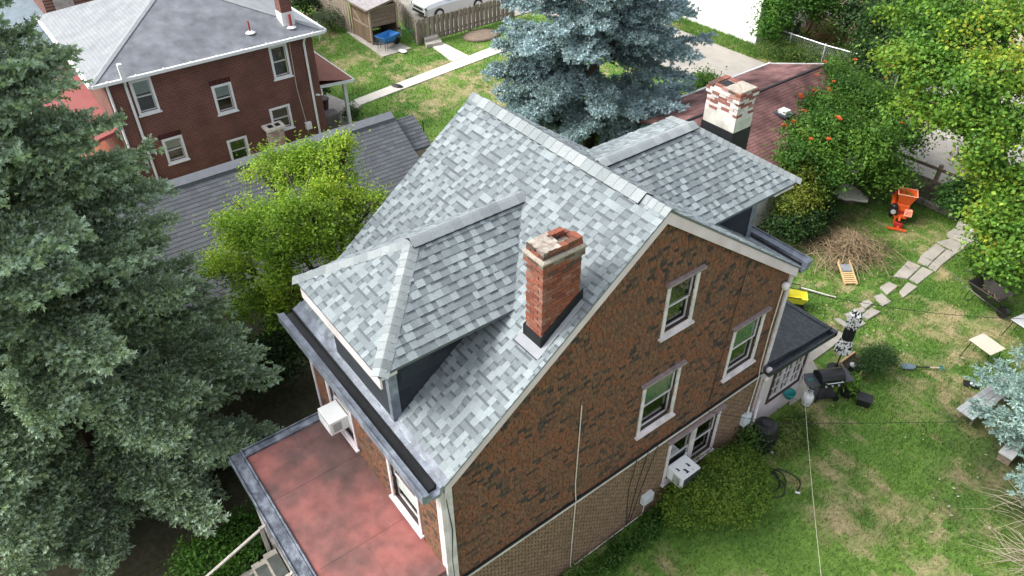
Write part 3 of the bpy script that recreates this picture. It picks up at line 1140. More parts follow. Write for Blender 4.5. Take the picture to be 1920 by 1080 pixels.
f2 = MB().box(kx0 - 0.015, kx1 + 0.015, ky0 - 0.02, ky1 + 0.02, kz0, 8.17)
f2.build('flashing', M_FLASH, chim2)

# ------------------------------------------------------------------ front porch
PZ = 3.08
PX0, PX1, PY0 = -4.85, 0.06, -6.68
mb = MB().box(PX0 + 0.16, PX1 - 0.1, PY0 + 0.16, YF + 0.0, PZ - 0.1, PZ + 0.02)
porch = mb.build('porch_roof', M_REDROOF, house)
tag(porch, 'flat faded red painted porch roof with grey edge')
# seams of the metal sheets: low standing folds
for i in range(2):
    x = PX0 + 1.5 + i * 1.9
    MB().box(x - 0.012, x + 0.012, PY0 + 0.18, YF - 0.02, PZ + 0.02, PZ + 0.0255).build('roof_seam', M_REDROOF, porch)
for i in range(1):
    y = PY0 + 1.2
    MB().box(PX0 + 0.18, PX1 - 0.1, y - 0.01, y + 0.01, PZ + 0.0201, PZ + 0.0245).build('roof_seam', M_REDROOF, porch)
e = MB()
for (a, b, c, d) in ((PX0 - 0.07, PX1, PY0 - 0.1, PY0 + 0.2), ):
    e.box(a, b, c, c + 0.03, PZ - 0.2, PZ + 0.055).box(a, b, c + 0.03, d - 0.04, PZ - 0.2, PZ + 0.015).box(a, b, d - 0.04, d, PZ - 0.1, PZ + 0.075)
e.box(PX0 - 0.07, PX0 - 0.04, PY0 + 0.2, YF + 0.05, PZ - 0.2, PZ + 0.055).box(PX0 - 0.04, PX0 + 0.12, PY0 + 0.2, YF + 0.05, PZ - 0.2, PZ + 0.015).box(PX0 + 0.12, PX0 + 0.18, PY0 + 0.2, YF + 0.05, PZ - 0.1, PZ + 0.075)
e.build('porch_edge', M_COATD, porch, bevel=0.012)
tr = MB().box(PX0 + 0.15, PX1 - 0.02, PY0 + 0.165, PY0 + 0.215, PZ - 0.02, PZ + 0.03)
tr.build('tar_line', M_TAR, porch)
MB().box(PX0 + 0.05, PX1 - 0.1, PY0 - 0.02, YF + 0.02, PZ - 0.32, PZ - 0.201).build('porch_soffit', M_TRIM, porch)
MB().box(PX0 + 0.1, PX1 - 0.1, PY0 + 0.05, YF, 0.0, 0.62).build('porch_floor', M_CONC, house)
for x in (PX0 + 0.25, -2.4, PX1 - 0.3):
    MB().box(x - 0.2, x + 0.2, PY0 + 0.05, PY0 + 0.45, 0.62, 1.5).box(x - 0.12, x + 0.12, PY0 + 0.13, PY0 + 0.37, 1.5, PZ - 0.3).build('porch_post', M_TRIM, house)
# steps with white rails
st = thing('porch_steps', 'concrete porch steps with white hand rails below the red porch roof', 'steps', (-3.6, -7.5, 0))
for i in range(5):
    MB().box(-4.1, -2.9, -6.62 - 0.3 * (i + 1), -6.62 - 0.3 * i + 0.02, 0, 0.62 - 0.115 * i).build('step', M_CONC, st)
    MB().box(-3.95, -3.05, -6.62 - 0.3 * (i + 1) + 0.03, -6.62 - 0.3 * i - 0.02, 0.621 - 0.115 * i, 0.628 - 0.115 * i).build('tread_mat', mat('dark_tread', (0.09, 0.10, 0.09), 0.9), st)
for x in (-4.2, -2.8):
    MB().bar((x, -6.6, 1.42), (x, -8.2, 0.78), 0.06, 0.04).bar((x, -6.75, 0.4), (x, -6.75, 1.4), 0.08, 0.08, up=(1, 0, 0)).bar((x, -8.15, 0), (x, -8.15, 0.8), 0.08, 0.08, up=(1, 0, 0)).build('hand_rail', mat('worn_rail_paint', (0.42, 0.39, 0.35), .7, var=.15, scale=9), st)

# ------------------------------------------------------------------ rear enclosed porch
RX, RY = -0.12, 6.95
rear = MB()
Fs = Frame((RX, 0, 0), (0, 1, 0), (0, 0, 1))
rw = (5.40, 6.80, 0.82, 1.95)
wall_faces(rear, Fs, [(YB, -0.1), (RY, -0.1), (RY, 2.5), (YB, 2.5)], [(rw[0] + 0.05, rw[1] - 0.05, rw[2] + 0.05, rw[3] - 0.05)])
rear.poly([(RX, RY, -0.1), (XL, RY, -0.1), (XL, RY, 2.5), (RX, RY, 2.5)])
rear.poly([(XL, RY, -0.1), (XL, YB, -0.1), (XL, YB, 2.5), (XL, RY, 2.5)])
rp = rear.build('rear_porch', mat('pale_siding_base', (0.55, 0.48, 0.49), 0.7), house)
M_PINK = mat('pale_pink_siding', (0.56, 0.49, 0.50), 0.5, var=0.05, scale=2)
for i in range(24):
    z = 0.05 + i * 0.1
    spans = [(YB + 0.02, RY)]
    if rw[2] < z + 0.05 < rw[3]:
        spans = [(YB + 0.02, rw[0]), (rw[1], RY)]
    for a, b in spans:
        m = MB()
        m.mesh([(RX, a, z), (RX, b, z), (RX + 0.022, b, z), (RX + 0.022, a, z), (RX, a, z + 0.1), (RX, b, z + 0.1), (RX + 0.005, b, z + 0.1), (RX + 0.005, a, z + 0.1)], [(0, 1, 2, 3), (7, 6, 5, 4), (3, 2, 6, 7), (0, 3, 7, 4), (1, 5, 6, 2)])
        m.build('siding_board', M_PINK, rp)
    m = MB()
    m.mesh([(XL, RY, z), (RX + 0.02, RY, z), (RX + 0.02, RY + 0.022, z), (XL, RY + 0.022, z), (XL, RY, z + 0.1), (RX + 0.02, RY, z + 0.1), (RX + 0.02, RY + 0.005, z + 0.1), (XL, RY + 0.005, z + 0.1)], [(0, 1, 2, 3), (7, 6, 5, 4), (3, 2, 6, 7), (0, 3, 7, 4), (1, 5, 6, 2)])
    m.build('siding_board', M_PINK, rp)
MB().box(RX - 0.02, RX + 0.05, YB + 0.005, YB + 0.09, 0, 2.45).build('corner_board', M_TRIM, rp)
# grid window
mb = MB()
frame3(mb, Fs, rw[0] - 0.02, rw[1] + 0.02, rw[2] - 0.03, rw[3] + 0.02, 0.07, 0.0, 0.045)
wv = mb.build('window', mat('dark_brown_frame', (0.06, 0.035, 0.03), 0.6), rp)
mid = (rw[0] + rw[1]) / 2
for a, b in ((rw[0] + 0.05, rw[0] + 0.47), (rw[0] + 0.49, rw[1] - 0.49), (rw[1] - 0.47, rw[1] - 0.05)):
    m = MB()
    frame3(m, Fs, a, b, rw[2] + 0.05, rw[3] - 0.05, 0.045, -0.04, 0.01)
    for i in (1, 2):
        z = rw[2] + 0.05 + (rw[3] - rw[2] - 0.1) * i / 3
        m.box(a + 0.045, b - 0.045, z - 0.01, z + 0.01, -0.03, 0.0, Fs.M())
    m.box((a + b) / 2 - 0.01, (a + b) / 2 + 0.01, rw[2] + 0.09, rw[3] - 0.09, -0.031, 0.001, Fs.M())
    m.build('sash', M_TRIM, wv)
    MB().box(a + 0.04, b - 0.04, rw[2] + 0.09, rw[3] - 0.09, -0.022, -0.018, Fs.M()).build('pane', M_GLASS, wv)
MB().box(RX - 0.55, RX - 0.5, rw[0] - 0.2, rw[1] + 0.2, 0.5, 2.2).build('interior', M_INT, wv)
# black low-slope roof with gutter along the side in view
m = MB()
zh, ze = 2.98, 2.62
m.prism([(0.10, YB + 0.01, zh), (0.10, 7.12, ze), (XL - 0.1, 7.12, ze), (XL - 0.1, YB + 0.01, zh)], (0, 0, -0.1))
rr_ = m.build('porch_roof', M_TAR, rp)
tag(rr_, 'black coated low roof of the rear porch')
m = MB()
m.prism([(0.10, 4.42, zh - 0.26), (0.27, 4.42, zh - 0.26), (0.27, 7.22, ze - 0.14), (0.10, 7.22, ze - 0.14)], (0, 0, 0.03))
m.prism([(0.25, 4.42, zh - 0.26), (0.28, 4.42, zh - 0.26), (0.28, 7.22, ze - 0.14), (0.25, 7.22, ze - 0.14)], (0, 0, 0.15))
m.prism([(0.07, 4.42, zh - 0.22), (0.11, 4.42, zh - 0.22), (0.11, 7.22, ze - 0.1), (0.07, 7.22, ze - 0.1)], (0, 0, 0.16))
m.build('gutter', M_TAR, rr_)
MB().box(XL - 0.12, 0.28, 7.121, 7.25, ze - 0.14, ze + 0.015).build('gutter', M_TAR, rr_)
# downspouts
MB().tube([(0.2, 4.50, 2.62), (0.16, 4.53, 2.45), (0.10, 4.6, 2.3), (0.10, 4.62, 0.35), (0.22, 4.6, 0.18)], 0.055, 8).build('downspout', M_TRIM, house, smooth=True)
MB().box(0.051, 0.075, -4.50, -4.36, 0.05, 5.6).build('corner_board', M_TRIM, house)
MB().lathe([(0.06, 0), (0.075, 0.04), (0.07, 0.12), (0.03, 0.15)], 10, Matrix.Translation((0.16, 4.55, 2.72))).build('vent_cap', M_TRIM, house, smooth=True)

# wall cables, boxes
c = MB()
c.tube([(0.05, -1.54, 5.55), (0.03, -1.52, 3.2), (0.06, -1.5, 2.7), (0.05, -1.5, 1.2), (0.03, -1.47, 0.06), (0.03, 0.8, 0.1), (0.03, 0.85, 0.65)], 0.012, 5)
c.build('cable', M_CABLEW, house)
MB().tube([(0.05, 4.29, 5.38), (0.05, 4.26, 4.2), (0.045, 4.30, 3.0), (0.07, 4.33, 2.6), (0.05, 4.33, 1.3)], 0.013, 5).build('cable', M_CABLEW, house)
MB().tube([(0.06, -4.4, 2.68), (0.065, -2, 2.675), (0.06, 0, 2.69), (0.065, 2.2, 2.68), (0.06, 4.4, 2.7)], 0.011, 5).build('cable', M_CABLE, house)
MB().tube([(0.03, 2.75, 6.8), (0.03, 2.62, 5.0), (0.03, 2.5, 2.7)], 0.007, 4).build('cable', M_CABLE, house)
for (a, b) in ((-0.1, 0.35), (0.25, 0.5), (0.55, 0.9)):
    MB().tube([(0.055, 0.35 + a, 2.6), (0.025, 0.25 + a * 0.8, 1.6), (0.025, 0.2 + b * 0.2, 0.1)], 0.008, 4).build('cable', M_CABLE, house)
MB().tube([(0.07, -4.48, 5.3), (0.085, -4.42, 4.4), (0.07, -4.47, 3.5), (0.07, -4.44, 2.0)], 0.01, 4).build('cable', M_CABLE, house)
MB().lathe([(0.05, 0), (0.085, 0.05), (0.085, 0.13), (0.05, 0.17)], 10, Matrix.Translation((0.09, 4.29, 5.38))).build('service_head', M_TRIM, house, smooth=True)
mb = MB().box(0.0, 0.14, 4.16, 4.42, 0.95, 1.3).box(0.14, 0.155, 4.19, 4.39, 0.98, 1.27)
mb.tube([(0.07, 4.3, 0.95), (0.07, 4.3, 0.45)], 0.025, 6).tube([(0.07, 4.3, 1.3), (0.05, 4.33, 1.55)], 0.025, 6)
mb.build('meter_box', mat('pale_grey_enamel', (0.55, 0.6, 0.62), 0.45, var=0.08), house, bevel=0.01)
mb = MB().box(0.0, 0.13, 0.68, 1.0, 0.62, 0.9).box(0.13, 0.145, 0.70, 0.98, 0.64, 0.88)
mb.build('cable_box', mat('light_grey_plastic', (0.5, 0.53, 0.54), 0.5, var=0.1), house, bevel=0.012)

# ------------------------------------------------------------------ window air conditioners
def air_con(label, M, broken):
    t = thing('window_air_conditioner', label, 'air conditioner', M.translation)
    m = MB().box(-0.30, 0.30, -0.08, 0.42, 0.0, 0.38, M)
    m.build('casing', M_WHITE, t, bevel=0.015)
    g = MB().box(-0.27, 0.27, 0.421, 0.428, 0.03, 0.35, M)
    g.build('rear_coil', mat('dark_coil', (0.06, 0.065, 0.07), 0.5), t)
    if not broken:
        for i in range(9):
            MB().box(-0.27, 0.27, 0.428, 0.436, 0.04 + i * 0.035, 0.055 + i * 0.035, M).build('grille_slat', M_WHITE, t)
    for s in (-1, 1):
        for i in range(5):
            m = MB().box(s * 0.3005 - 0.003, s * 0.3005 + 0.003, 0.12, 0.34, 0.08 + i * 0.05, 0.10 + i * 0.05, M)
            m.build('side_louvre', M_PLASTIC_BLACK, t)
    # accordion side panels and a support bracket under it
    m = MB().box(-0.42, -0.302, -0.09, -0.06, 0.0, 0.4, M).box(0.302, 0.42, -0.09, -0.06, 0.0, 0.4, M)
    m.build('side_panel', mat('pale_panel', (0.6, 0.62, 0.62), 0.6), t)
    m = MB().bar(M @ Vector((0, 0.36, -0.01)), M @ Vector((0, -0.05, -0.22)), 0.05, 0.02)
    m.build('bracket', M_ALU, t)
    if broken:
        for (a, b, s) in ((-0.13, 0.14, 1.0), (0.03, 0.22, 1.3), (0.17, 0.10, 0.9)):
            MB().mesh([(a, b, 0.384), (a + 0.05 * s, b - 0.02, 0.384), (a + 0.03 * s, b + 0.06 * s, 0.385), (a + 0.06 * s, b + 0.09 * s, 0.384), (a - 0.02, b + 0.1 * s, 0.384)], [(0, 1, 2, 3, 4)], None, M).build('bare_patch', M_PLASTIC_BLACK, t)
    return t


air_con('white air conditioner in the window above the red porch roof', Matrix.Translation((-4.0, YF - 0.02, 3.56)) @ Matrix.Diagonal((0.92, 0.85, 0.95, 1)) @ Matrix.Rotation(math.pi, 4, 'Z'), False)
air_con('white air conditioner with black scars on top, in the double window above the round shrub', Matrix.Translation((0.04, 1.84, 0.90)) @ Matrix.Rotation(-math.pi / 2, 4, 'Z'), True)
# ------------------------------------------------------------------ ground sheet
DRY = [(1640, 900, 2.0, .9, .9), (1560, 985, 1.4, .6, .75), (1745, 965, 1.4, .8, .8), (1480, 870, .8, .9, .75), (1815, 610, 1.6, 1.0, .95), (1680, 668, 1.0, .6, .7), (1800, 735, 1.2, .9, .9), (1700, 450, .9, .5, .9), (1870, 690, 1.6, 1.0, .7), (1560, 845, .8, .5, .35), (1740, 1010, 1.5, .8, .6), (1870, 950, 1.3, 1.4, .7),
       (1690, 760, 1.0, .5, .6), (1480, 960, .5, .9, .4), (730, 115, 2.4, 1.2, .9), (850, 150, 2.6, 1.3, .95), (660, 100, 1.6, 1.2, .8), (890, 180, 2.0, 1.6, .9), (780, 190, 1.6, 1.0, .8), (640, 130, 1.2, 1.2, .5), (620, 70, 2.5, .6, .8), (1610, 50, 1.5, 1.5, .4), (1520, 75, 2.5, 1.2, .45)]
GREEN = [(1700, 830, 2.4, 1.2, .7), (1480, 1050, 1.0, 1.2, .8), (1650, 760, 1.2, 1.0, .5), (1600, 450, 1.8, 2.2, .6), (700, 175, 1.8, .8, .8), (760, 185, 1.6, .5, .6), (1300, 1000, 1.6, 2.0, .9), (905, 50, 2.5, 1.2, .6), (1360, 60, 5.0, .8, 1.0)]
_d = [(*XY(a, b), rx, ry, w) for a, b, rx, ry, w in DRY]
_g = [(*XY(a, b), rx, ry, w) for a, b, rx, ry, w in GREEN]


def dry_at(x, y):
    n = fbm(x * 0.9, y * 0.9, 1, 4) - 0.5
    m = fbm(x * 3.1, y * 3.1, 5, 4) - 0.5
    d = np.full_like(np.asarray(x, float), 0.12)
    for cx, cy, rx, ry, w in _d:
        d = np.maximum(d, w * np.clip(1.35 - np.hypot((x - cx) / (rx * 1.25), (y - cy) / (ry * 1.5)), 0, 1))
    for cx, cy, rx, ry, w in _g:
        d = d - w * 0.7 * np.clip(1.2 - np.hypot((x - cx) / rx, (y - cy) / (ry * 1.3)), 0, 1)
    return np.clip(0.12 + d * 0.62 + n * 1.9 + m * 1.8, 0, 1)


def soil_at(x, y):
    n = fbm(x * 1.3, y * 1.3, 8, 3) - 0.5
    s = np.clip((-2.2 - y) / 2.0, 0, 1) * np.clip((0.6 - x) / 1.0, 0, 1) * np.clip((x + 24) / 4, 0, 1)      # under the trees in front of the houses
    s = np.maximum(s, np.clip(1.2 - np.abs(x + 8.5) / 3.0, 0, 1) * np.clip((9 - y) / 3, 0, 1))            # passage between the houses
    b = np.clip(1.4 - np.hypot((x + 3.2) / 2.2, (y - 20.3) / 1.0), 0, 1)                                 # bare bed behind the kerb
    s = np.maximum(s, b)
    s = np.maximum(s, np.clip(1.3 - np.hypot((x + 5.6) / 1.8, (y - 14.8) / 3.0), 0, 1))                    # under the vines
    s = np.maximum(s, 0.8 * np.clip(1.2 - np.hypot((x - 5.5) / 2.6, (y - 11.0) / 4.0), 0, 1))              # under the blue spruce
    return np.clip(s * 1.2 + n * 0.8 * (s > 0.02), 0, 1)


C_G1, C_G2 = np.array((0.08, 0.165, 0.032)), np.array((0.145, 0.245, 0.05))
C_DRY, C_DRY2 = np.array((0.35, 0.285, 0.165)), np.array((0.25, 0.24, 0.105))
C_SOIL = np.array((0.055, 0.047, 0.032))


def turf_colour(x, y):
    d = dry_at(x, y)[..., None]
    s = soil_at(x, y)[..., None]
    v = fbm(x * 0.7, y * 0.7, 12, 3)[..., None]
    v2 = fbm(x * 2.3, y * 2.3, 14, 2)[..., None]
    g = C_G1 + (C_G2 - C_G1) * np.clip((v - 0.25) * 2, 0, 1)
    q = C_DRY2 + (C_DRY - C_DRY2) * np.clip((v2 - 0.2) * 1.7, 0, 1)
    k = np.clip((d - 0.28) * 1.35, 0, 0.95)
    c = g * (1 - k) + q * k
    c = c * (1 - s) + (C_SOIL * (0.8 + 0.5 * v2) + np.array((0.0, 0.012, 0.0)) * v) * s
    return c, k[..., 0], s[..., 0]


xs = np.unique(np.concatenate([np.linspace(-300, -44, 14), np.arange(-44, -7, 0.3), np.arange(-7, 9, 0.16), np.linspace(9, 260, 14)]))
ys = np.unique(np.concatenate([np.linspace(-260, -16, 12), np.arange(-16, 2, 0.3), np.arange(2, 22, 0.18), np.arange(22, 44, 0.3), np.linspace(44, 320, 14)]))
GX, GY = np.meshgrid(xs, ys, indexing='ij')
nz = (fbm(GX * 1.1, GY * 1.1, 20, 3) - 0.5) * 0.05
near = (np.abs(GX + 10) < 40) & (np.abs(GY - 14) < 34)
V = np.stack([GX, GY, np.where(near, nz - 0.03, -0.03)], -1).reshape(-1, 3)
ni, nj = GX.shape
idx = np.arange(ni * nj).reshape(ni, nj)
Q = np.stack([idx[:-1, :-1], idx[1:, :-1], idx[1:, 1:], idx[:-1, 1:]], -1).reshape(-1, 4)
cxy = V[Q].mean(1)
cc, kk, ss = turf_colour(cxy[:, 0], cxy[:, 1])
M_TURF = mat('turf', attr=True, rough=0.95, var=0.3, scale=9, bump=0.5, bscale=35, spec=0.1)
ground = np_mesh('ground', V, Q, M_TURF, None, cc, nper=4, smooth=True)
tag(ground, 'lawn ground with green and dried out patches', 'ground', kind='structure')

# grass blades on the two lawns ------------------------------------------------
def blocked(x, y):
    b = (x < 0.05) & (x > XL - 0.1) & (y > -6.8) & (y < RY + 0.1)
    b |= (x > -1.0) & (x < 0.0) & (y > 7.0) & (y < 9.3)
    return b


def blades(name, n, x0, x1, y0, y1, hmin, hmax, wid, label):
    x = NR.uniform(x0, x1, n)
    y = NR.uniform(y0, y1, n)
    c, k, s = turf_colour(x, y)
    keep = (~blocked(x, y)) & (NR.random(n) > s * 0.9) & (NR.random(n) > k * 0.45)
    for q in path_polys:
        keep &= ~inside(x, y, q)
    x, y, c, k = x[keep], y[keep], c[keep], k[keep]
    m = len(x)
    h = NR.uniform(hmin, hmax, m) * (1 - 0.4 * k)
    a = NR.uniform(0, 6.28, m)
    ln = NR.uniform(0.2, 0.9, m) * h
    b = NR.uniform(0, 6.28, m)
    base = np.stack([x, y, np.full(m, -0.035)], -1)
    w = np.stack([np.cos(a), np.sin(a), np.zeros(m)], -1) * (wid * NR.uniform(0.7, 1.4, m))[:, None]
    tip = base + np.stack([np.cos(b) * ln, np.sin(b) * ln, h + 0.035], -1)
    V = np.stack([base - w, base + w, tip], 1).reshape(-1, 3)
    T = np.arange(3 * m).reshape(m, 3)
    c = c * NR.uniform(0.75, 1.4, m)[:, None]
    o = np_mesh(name, V, T, M_LEAF, None, c)
    tag(o, label, 'grass', kind='stuff')


def inside(x, y, poly):
    r = np.zeros(len(x), bool)
    n = len(poly)
    for i in range(n):
        (ax, ay), (bx, by) = poly[i], poly[(i + 1) % n]
        cnd = ((ay > y) != (by > y))
        with np.errstate(divide='ignore', invalid='ignore'):
            xi = ax + (y - ay) * (bx - ax) / (by - ay if by != ay else 1e-9)
        r ^= cnd & (x < xi)
    return r


path_polys = []


def slab(parent, name, px, z0, z1, m, world=None, bevel=0.0):
    pts = [XY(a, b, z1) for a, b in px] if world is None else world
    path_polys.append(pts)
    A = sum(pts[i][0] * pts[(i + 1) % len(pts)][1] - pts[(i + 1) % len(pts)][0] * pts[i][1] for i in range(len(pts)))
    if A < 0:
        pts = pts[::-1]
    o = MB().prism([(x, y, z0) for x, y in pts], (0, 0, z1 - z0)).build(name, m, parent, bevel=bevel)
    return o


# garden path: slabs and stepping stones
gp = thing('garden_path', 'path of worn concrete slabs and stepping stones to the rear steps', 'path', (*XY(1700, 530), 0))
tag(gp, kind='structure')
del gp['category']
STONES = [[(1759, 453), (1785, 447), (1812, 463), (1793, 474)], [(1728, 478), (1755, 457), (1772, 467), (1750, 487)], [(1752.5, 488), (1774.5, 468), (1792, 475), (1764, 497)],
          [(1721, 491), (1727, 480), (1748, 489.5), (1739, 499)], [(1741, 500), (1750, 490), (1763, 498.5), (1755, 508)], [(1676, 517), (1703, 489), (1726, 499), (1703, 521)],
          [(1706, 522), (1729, 500.5), (1750, 509), (1722, 531)], [(1687, 546), (1702, 529), (1720, 537), (1694, 557)], [(1650, 538), (1667, 528), (1683, 536), (1665, 551)],
          [(1639, 555), (1654, 550), (1671, 565), (1655, 573)], [(1612, 567), (1628, 561), (1637, 568), (1623, 578)], [(1616, 590), (1633, 577), (1651, 584), (1628, 598)],
          [(1600, 579), (1618, 575), (1623, 583), (1607, 588)], [(1583, 588), (1602, 585), (1623, 606), (1610, 613)], [(1565, 597), (1574, 596), (1601, 612), (1592, 618)]]
M_STONE = mat('path_stone', (0.37, 0.34, 0.30), 0.9, var=0.14, scale=5, bump=0.3, bscale=60, col2=(0.30, 0.28, 0.25), blotch=2.5)
for i, q in enumerate(STONES):
    mx_, my_ = sum(p_[0] for p_ in q) / 4, sum(p_[1] for p_ in q) / 4
    q = [(mx_ + (p_[0] - mx_) * 1.05, my_ + (p_[1] - my_) * 1.05) for p_ in q]
    slab(gp, 'slab', q, -0.12, 0.012 + 0.008 * (i % 3), M_STONE, bevel=0.02)
# rear steps
steps = thing('garden_steps', 'two broad concrete steps at the end of the garden path', 'steps', (*XY(1825, 440), 0))
slab(steps, 'landing', [(1777, 435), (1801, 421), (1876, 456), (1862, 463), (1830, 463)], -0.1, 0.14, M_CONC, bevel=0.015)
slab(steps, 'upper_step', [(1797, 413), (1815, 403), (1882, 436), (1876, 452)], -0.1, 0.30, M_CONCW, bevel=0.015)
# patio behind the rear porch
patio = slab(None, 'patio', [(1480, 690), (1520, 620), (1563, 617), (1585, 626), (1560, 650), (1524, 676), (1538, 700), (1519, 735), (1480, 760)], -0.1, 0.015, M_CONC)
tag(patio, 'small concrete patio behind the pale rear porch', 'patio', kind='structure')
# neighbour's paths and slab
nb = slab(None, 'path', [(663, 187), (927, 86), (960, 74), (975, 82), (940, 97), (674, 197)], -0.1, 0.02, M_CONCW)
tag(nb, 'straight pale concrete path across the neighbouring lawn', 'path', kind='structure')
nb = slab(None, 'path', [(806, 84), (829, 79), (878, 104), (848, 115)], -0.1, 0.016, M_CONCW)
tag(nb, 'short concrete branch path leading to the fence steps', 'path', kind='structure')
fs = thing('fence_steps', 'small concrete steps at the foot of the picket fence', 'steps', (*XY(810, 80), 0))
slab(fs, 'step', [(800, 84), (829, 78), (824, 70), (795, 76)], -0.1, 0.18, M_CONC)
slab(fs, 'step', [(797, 74), (822, 68), (817, 60), (792, 66)], -0.1, 0.34, M_CONC)
ps = slab(None, 'slab', [(650, 60), (674, 50), (772, 90), (717, 106)], -0.1, 0.03, M_CONC)
tag(ps, 'concrete slab beneath the wooden lean-to shed', 'slab', kind='structure')
pt = slab(None, 'patio', [(585, 200), (612, 175), (650, 190), (672, 205), (655, 245), (600, 260)], -0.1, 0.01, M_CONC)
tag(pt, 'concrete patio under the brown porch roof', 'patio', kind='structure')
pstep = slab(None, 'step', [(653, 194), (660, 189), (676, 197), (668, 204)], -0.1, 0.10, M_CONC)
tag(pstep, 'low concrete step where the lawn path meets the porch patio', 'step')
# alley and drive
M_ALLEY = mat('alley_paving', (0.33, 0.305, 0.27), 0.95, var=0.1, scale=1.5, bump=0.2, bscale=40, col2=(0.28, 0.26, 0.235), blotch=0.5)
al = MB().poly([(-80, 20.9, 0.012), (40, 21.3, 0.012), (40, 25.2, 0.012), (-80, 26.0, 0.012)]).build('alley', M_ALLEY)
tag(al, 'pale paved alley behind the gardens', 'alley', kind='structure')
path_polys.append([(-80, 20.9), (40, 21.3), (40, 25.2), (-80, 26.0)])
dv = MB().poly([(-8.8, 25.0, 0.018), (3, 25.0, 0.018), (3, 33, 0.018), (-8.8, 33, 0.018)]).build('driveway', M_CONC)
tag(dv, 'grey concrete driveway seen through the yellow green tree', 'driveway', kind='structure')
pk = MB().poly([(-37, 14.4, 0.010), (-29.4, 14.4, 0.010), (-29.4, 21.0, 0.010), (-37, 21.0, 0.010)]).build('parking_pad', M_ALLEY)
tag(pk, 'parking pad behind the picket fence', 'parking pad', kind='structure')
# kerb log of the planting bed
a, b = XY(1698, 368), XY(1797, 413)
kb = MB()
for i in range(3):
    t0, t1 = i / 3, (i + 1) / 3 - 0.01
    kb.bar((a[0] + (b[0] - a[0]) * t0, a[1] + (b[1] - a[1]) * t0, 0.09), (a[0] + (b[0] - a[0]) * t1, a[1] + (b[1] - a[1]) * t1, 0.10), 0.16, 0.22)
tag(kb.build('bed_edging', mat('mossy_concrete_edge', (0.16, 0.145, 0.12), 0.95, var=0.3, scale=6, bump=0.4), None, bevel=0.02), 'weathered edging along the bare planting bed', 'edging')
blades('grass', 200000, -6, 8.5, -1.2, 21, 0.03, 0.075, 0.009, 'short garden grass with dry patches beside the house')
blades('grass', 60000, -37, -17.5, 4.5, 21, 0.03, 0.08, 0.014, 'patchy neighbouring lawn grass with straw coloured spots')
blades('grass', 40000, -26, -9, 25.6, 31, 0.05, 0.2, 0.014, 'long grass along the alley before the white building')
# pale fallen leaves
n = 420
x = NR.uniform(-4, 7, n)
y = NR.uniform(5, 19, n)
c, k, s = turf_colour(x, y)
ok = ~blocked(x, y)
x, y = x[ok], y[ok]
n = len(x)
a = NR.uniform(0, 6.28, n)
L = NR.uniform(0.02, 0.05, n)
t = np.stack([np.cos(a), np.sin(a), NR.uniform(-.4, .4, n)], -1) * L[:, None]
b_ = np.stack([-np.sin(a), np.cos(a), NR.uniform(-.4, .4, n)], -1) * L[:, None] * 0.6
p = np.stack([x, y, np.full(n, 0.055)], -1)
V = np.stack([p - t, p + b_, p + t, p - b_], 1).reshape(-1, 3)
o = np_mesh('fallen_leaves', V, np.arange(4 * n).reshape(n, 4), M_LEAF, None, np.array([(0.55, 0.52, 0.36), (0.5, 0.42, 0.12), (0.6, 0.58, 0.45)])[NR.integers(0, 3, n)] * NR.uniform(.6, 1.1, (n, 1)), nper=4)
tag(o, 'pale fallen leaves scattered over the lawn', 'leaves', kind='stuff')
# ------------------------------------------------------------------ vegetation
def rand_dirs(n):
    v = NR.normal(size=(n, 3))
    return v / np.linalg.norm(v, axis=1)[:, None]


def leaf_mesh(name, parent, P, Nrm, size, cols, aspect=0.55, mat_=None):
    n = len(P)
    r = rand_dirs(n)
    t = np.cross(Nrm, r)
    t /= np.linalg.norm(t, axis=1)[:, None] + 1e-9
    b = np.cross(Nrm, t)
    s = size * NR.uniform(0.65, 1.3, n)
    t = t * s[:, None] * 0.5
    b = b * (s * aspect)[:, None] * 0.5
    fold = Nrm * (s * 0.12)[:, None]
    V = np.stack([P - t, P + b + fold, P + t - fold, P - b + fold], 1).reshape(-1, 3)
    return np_mesh(name, V, np.arange(4 * n).reshape(n, 4), mat_ or M_LEAF, parent, cols, nper=4)


def lobe_points(lobes, per, spread, shell=0.55, up=0.25):
    """leaf clusters through ellipsoid lobes: returns points, outward normals, lobe index, cluster id"""
    PP, NN, LI, CI = [], [], [], []
    ci = 0
    for li, (cx, cy, cz, rx, ry, rz, ncl) in enumerate(lobes):
        d = rand_dirs(ncl)
        d[:, 2] = np.where(d[:, 2] < -0.35, -d[:, 2] * 0.6, d[:, 2])
        r = NR.uniform(shell, 1.05, ncl)
        c = np.array([cx, cy, cz]) + d * r[:, None] * np.array([rx, ry, rz])
        k = NR.integers(max(2, int(per * 0.5)), int(per * 1.5) + 1, ncl)
        ids = np.repeat(np.arange(ncl), k)
        m = len(ids)
        off = NR.normal(size=(m, 3)) * spread * np.array([1, 1, 0.75]) * np.where(NR.random((m, 1)) < 0.25, 2.0, 1.0)
        p = c[ids] + off
        nn = d[ids] * 0.5 + rand_dirs(m) * 0.75 + np.array([0, 0, 0.55])
        nn /= np.linalg.norm(nn, axis=1)[:, None]
        PP.append(p)
        NN.append(nn)
        LI.append(np.full(m, li))
        CI.append(ids + ci)
        ci += ncl
    return np.concatenate(PP), np.concatenate(NN), np.concatenate(LI), np.concatenate(CI)


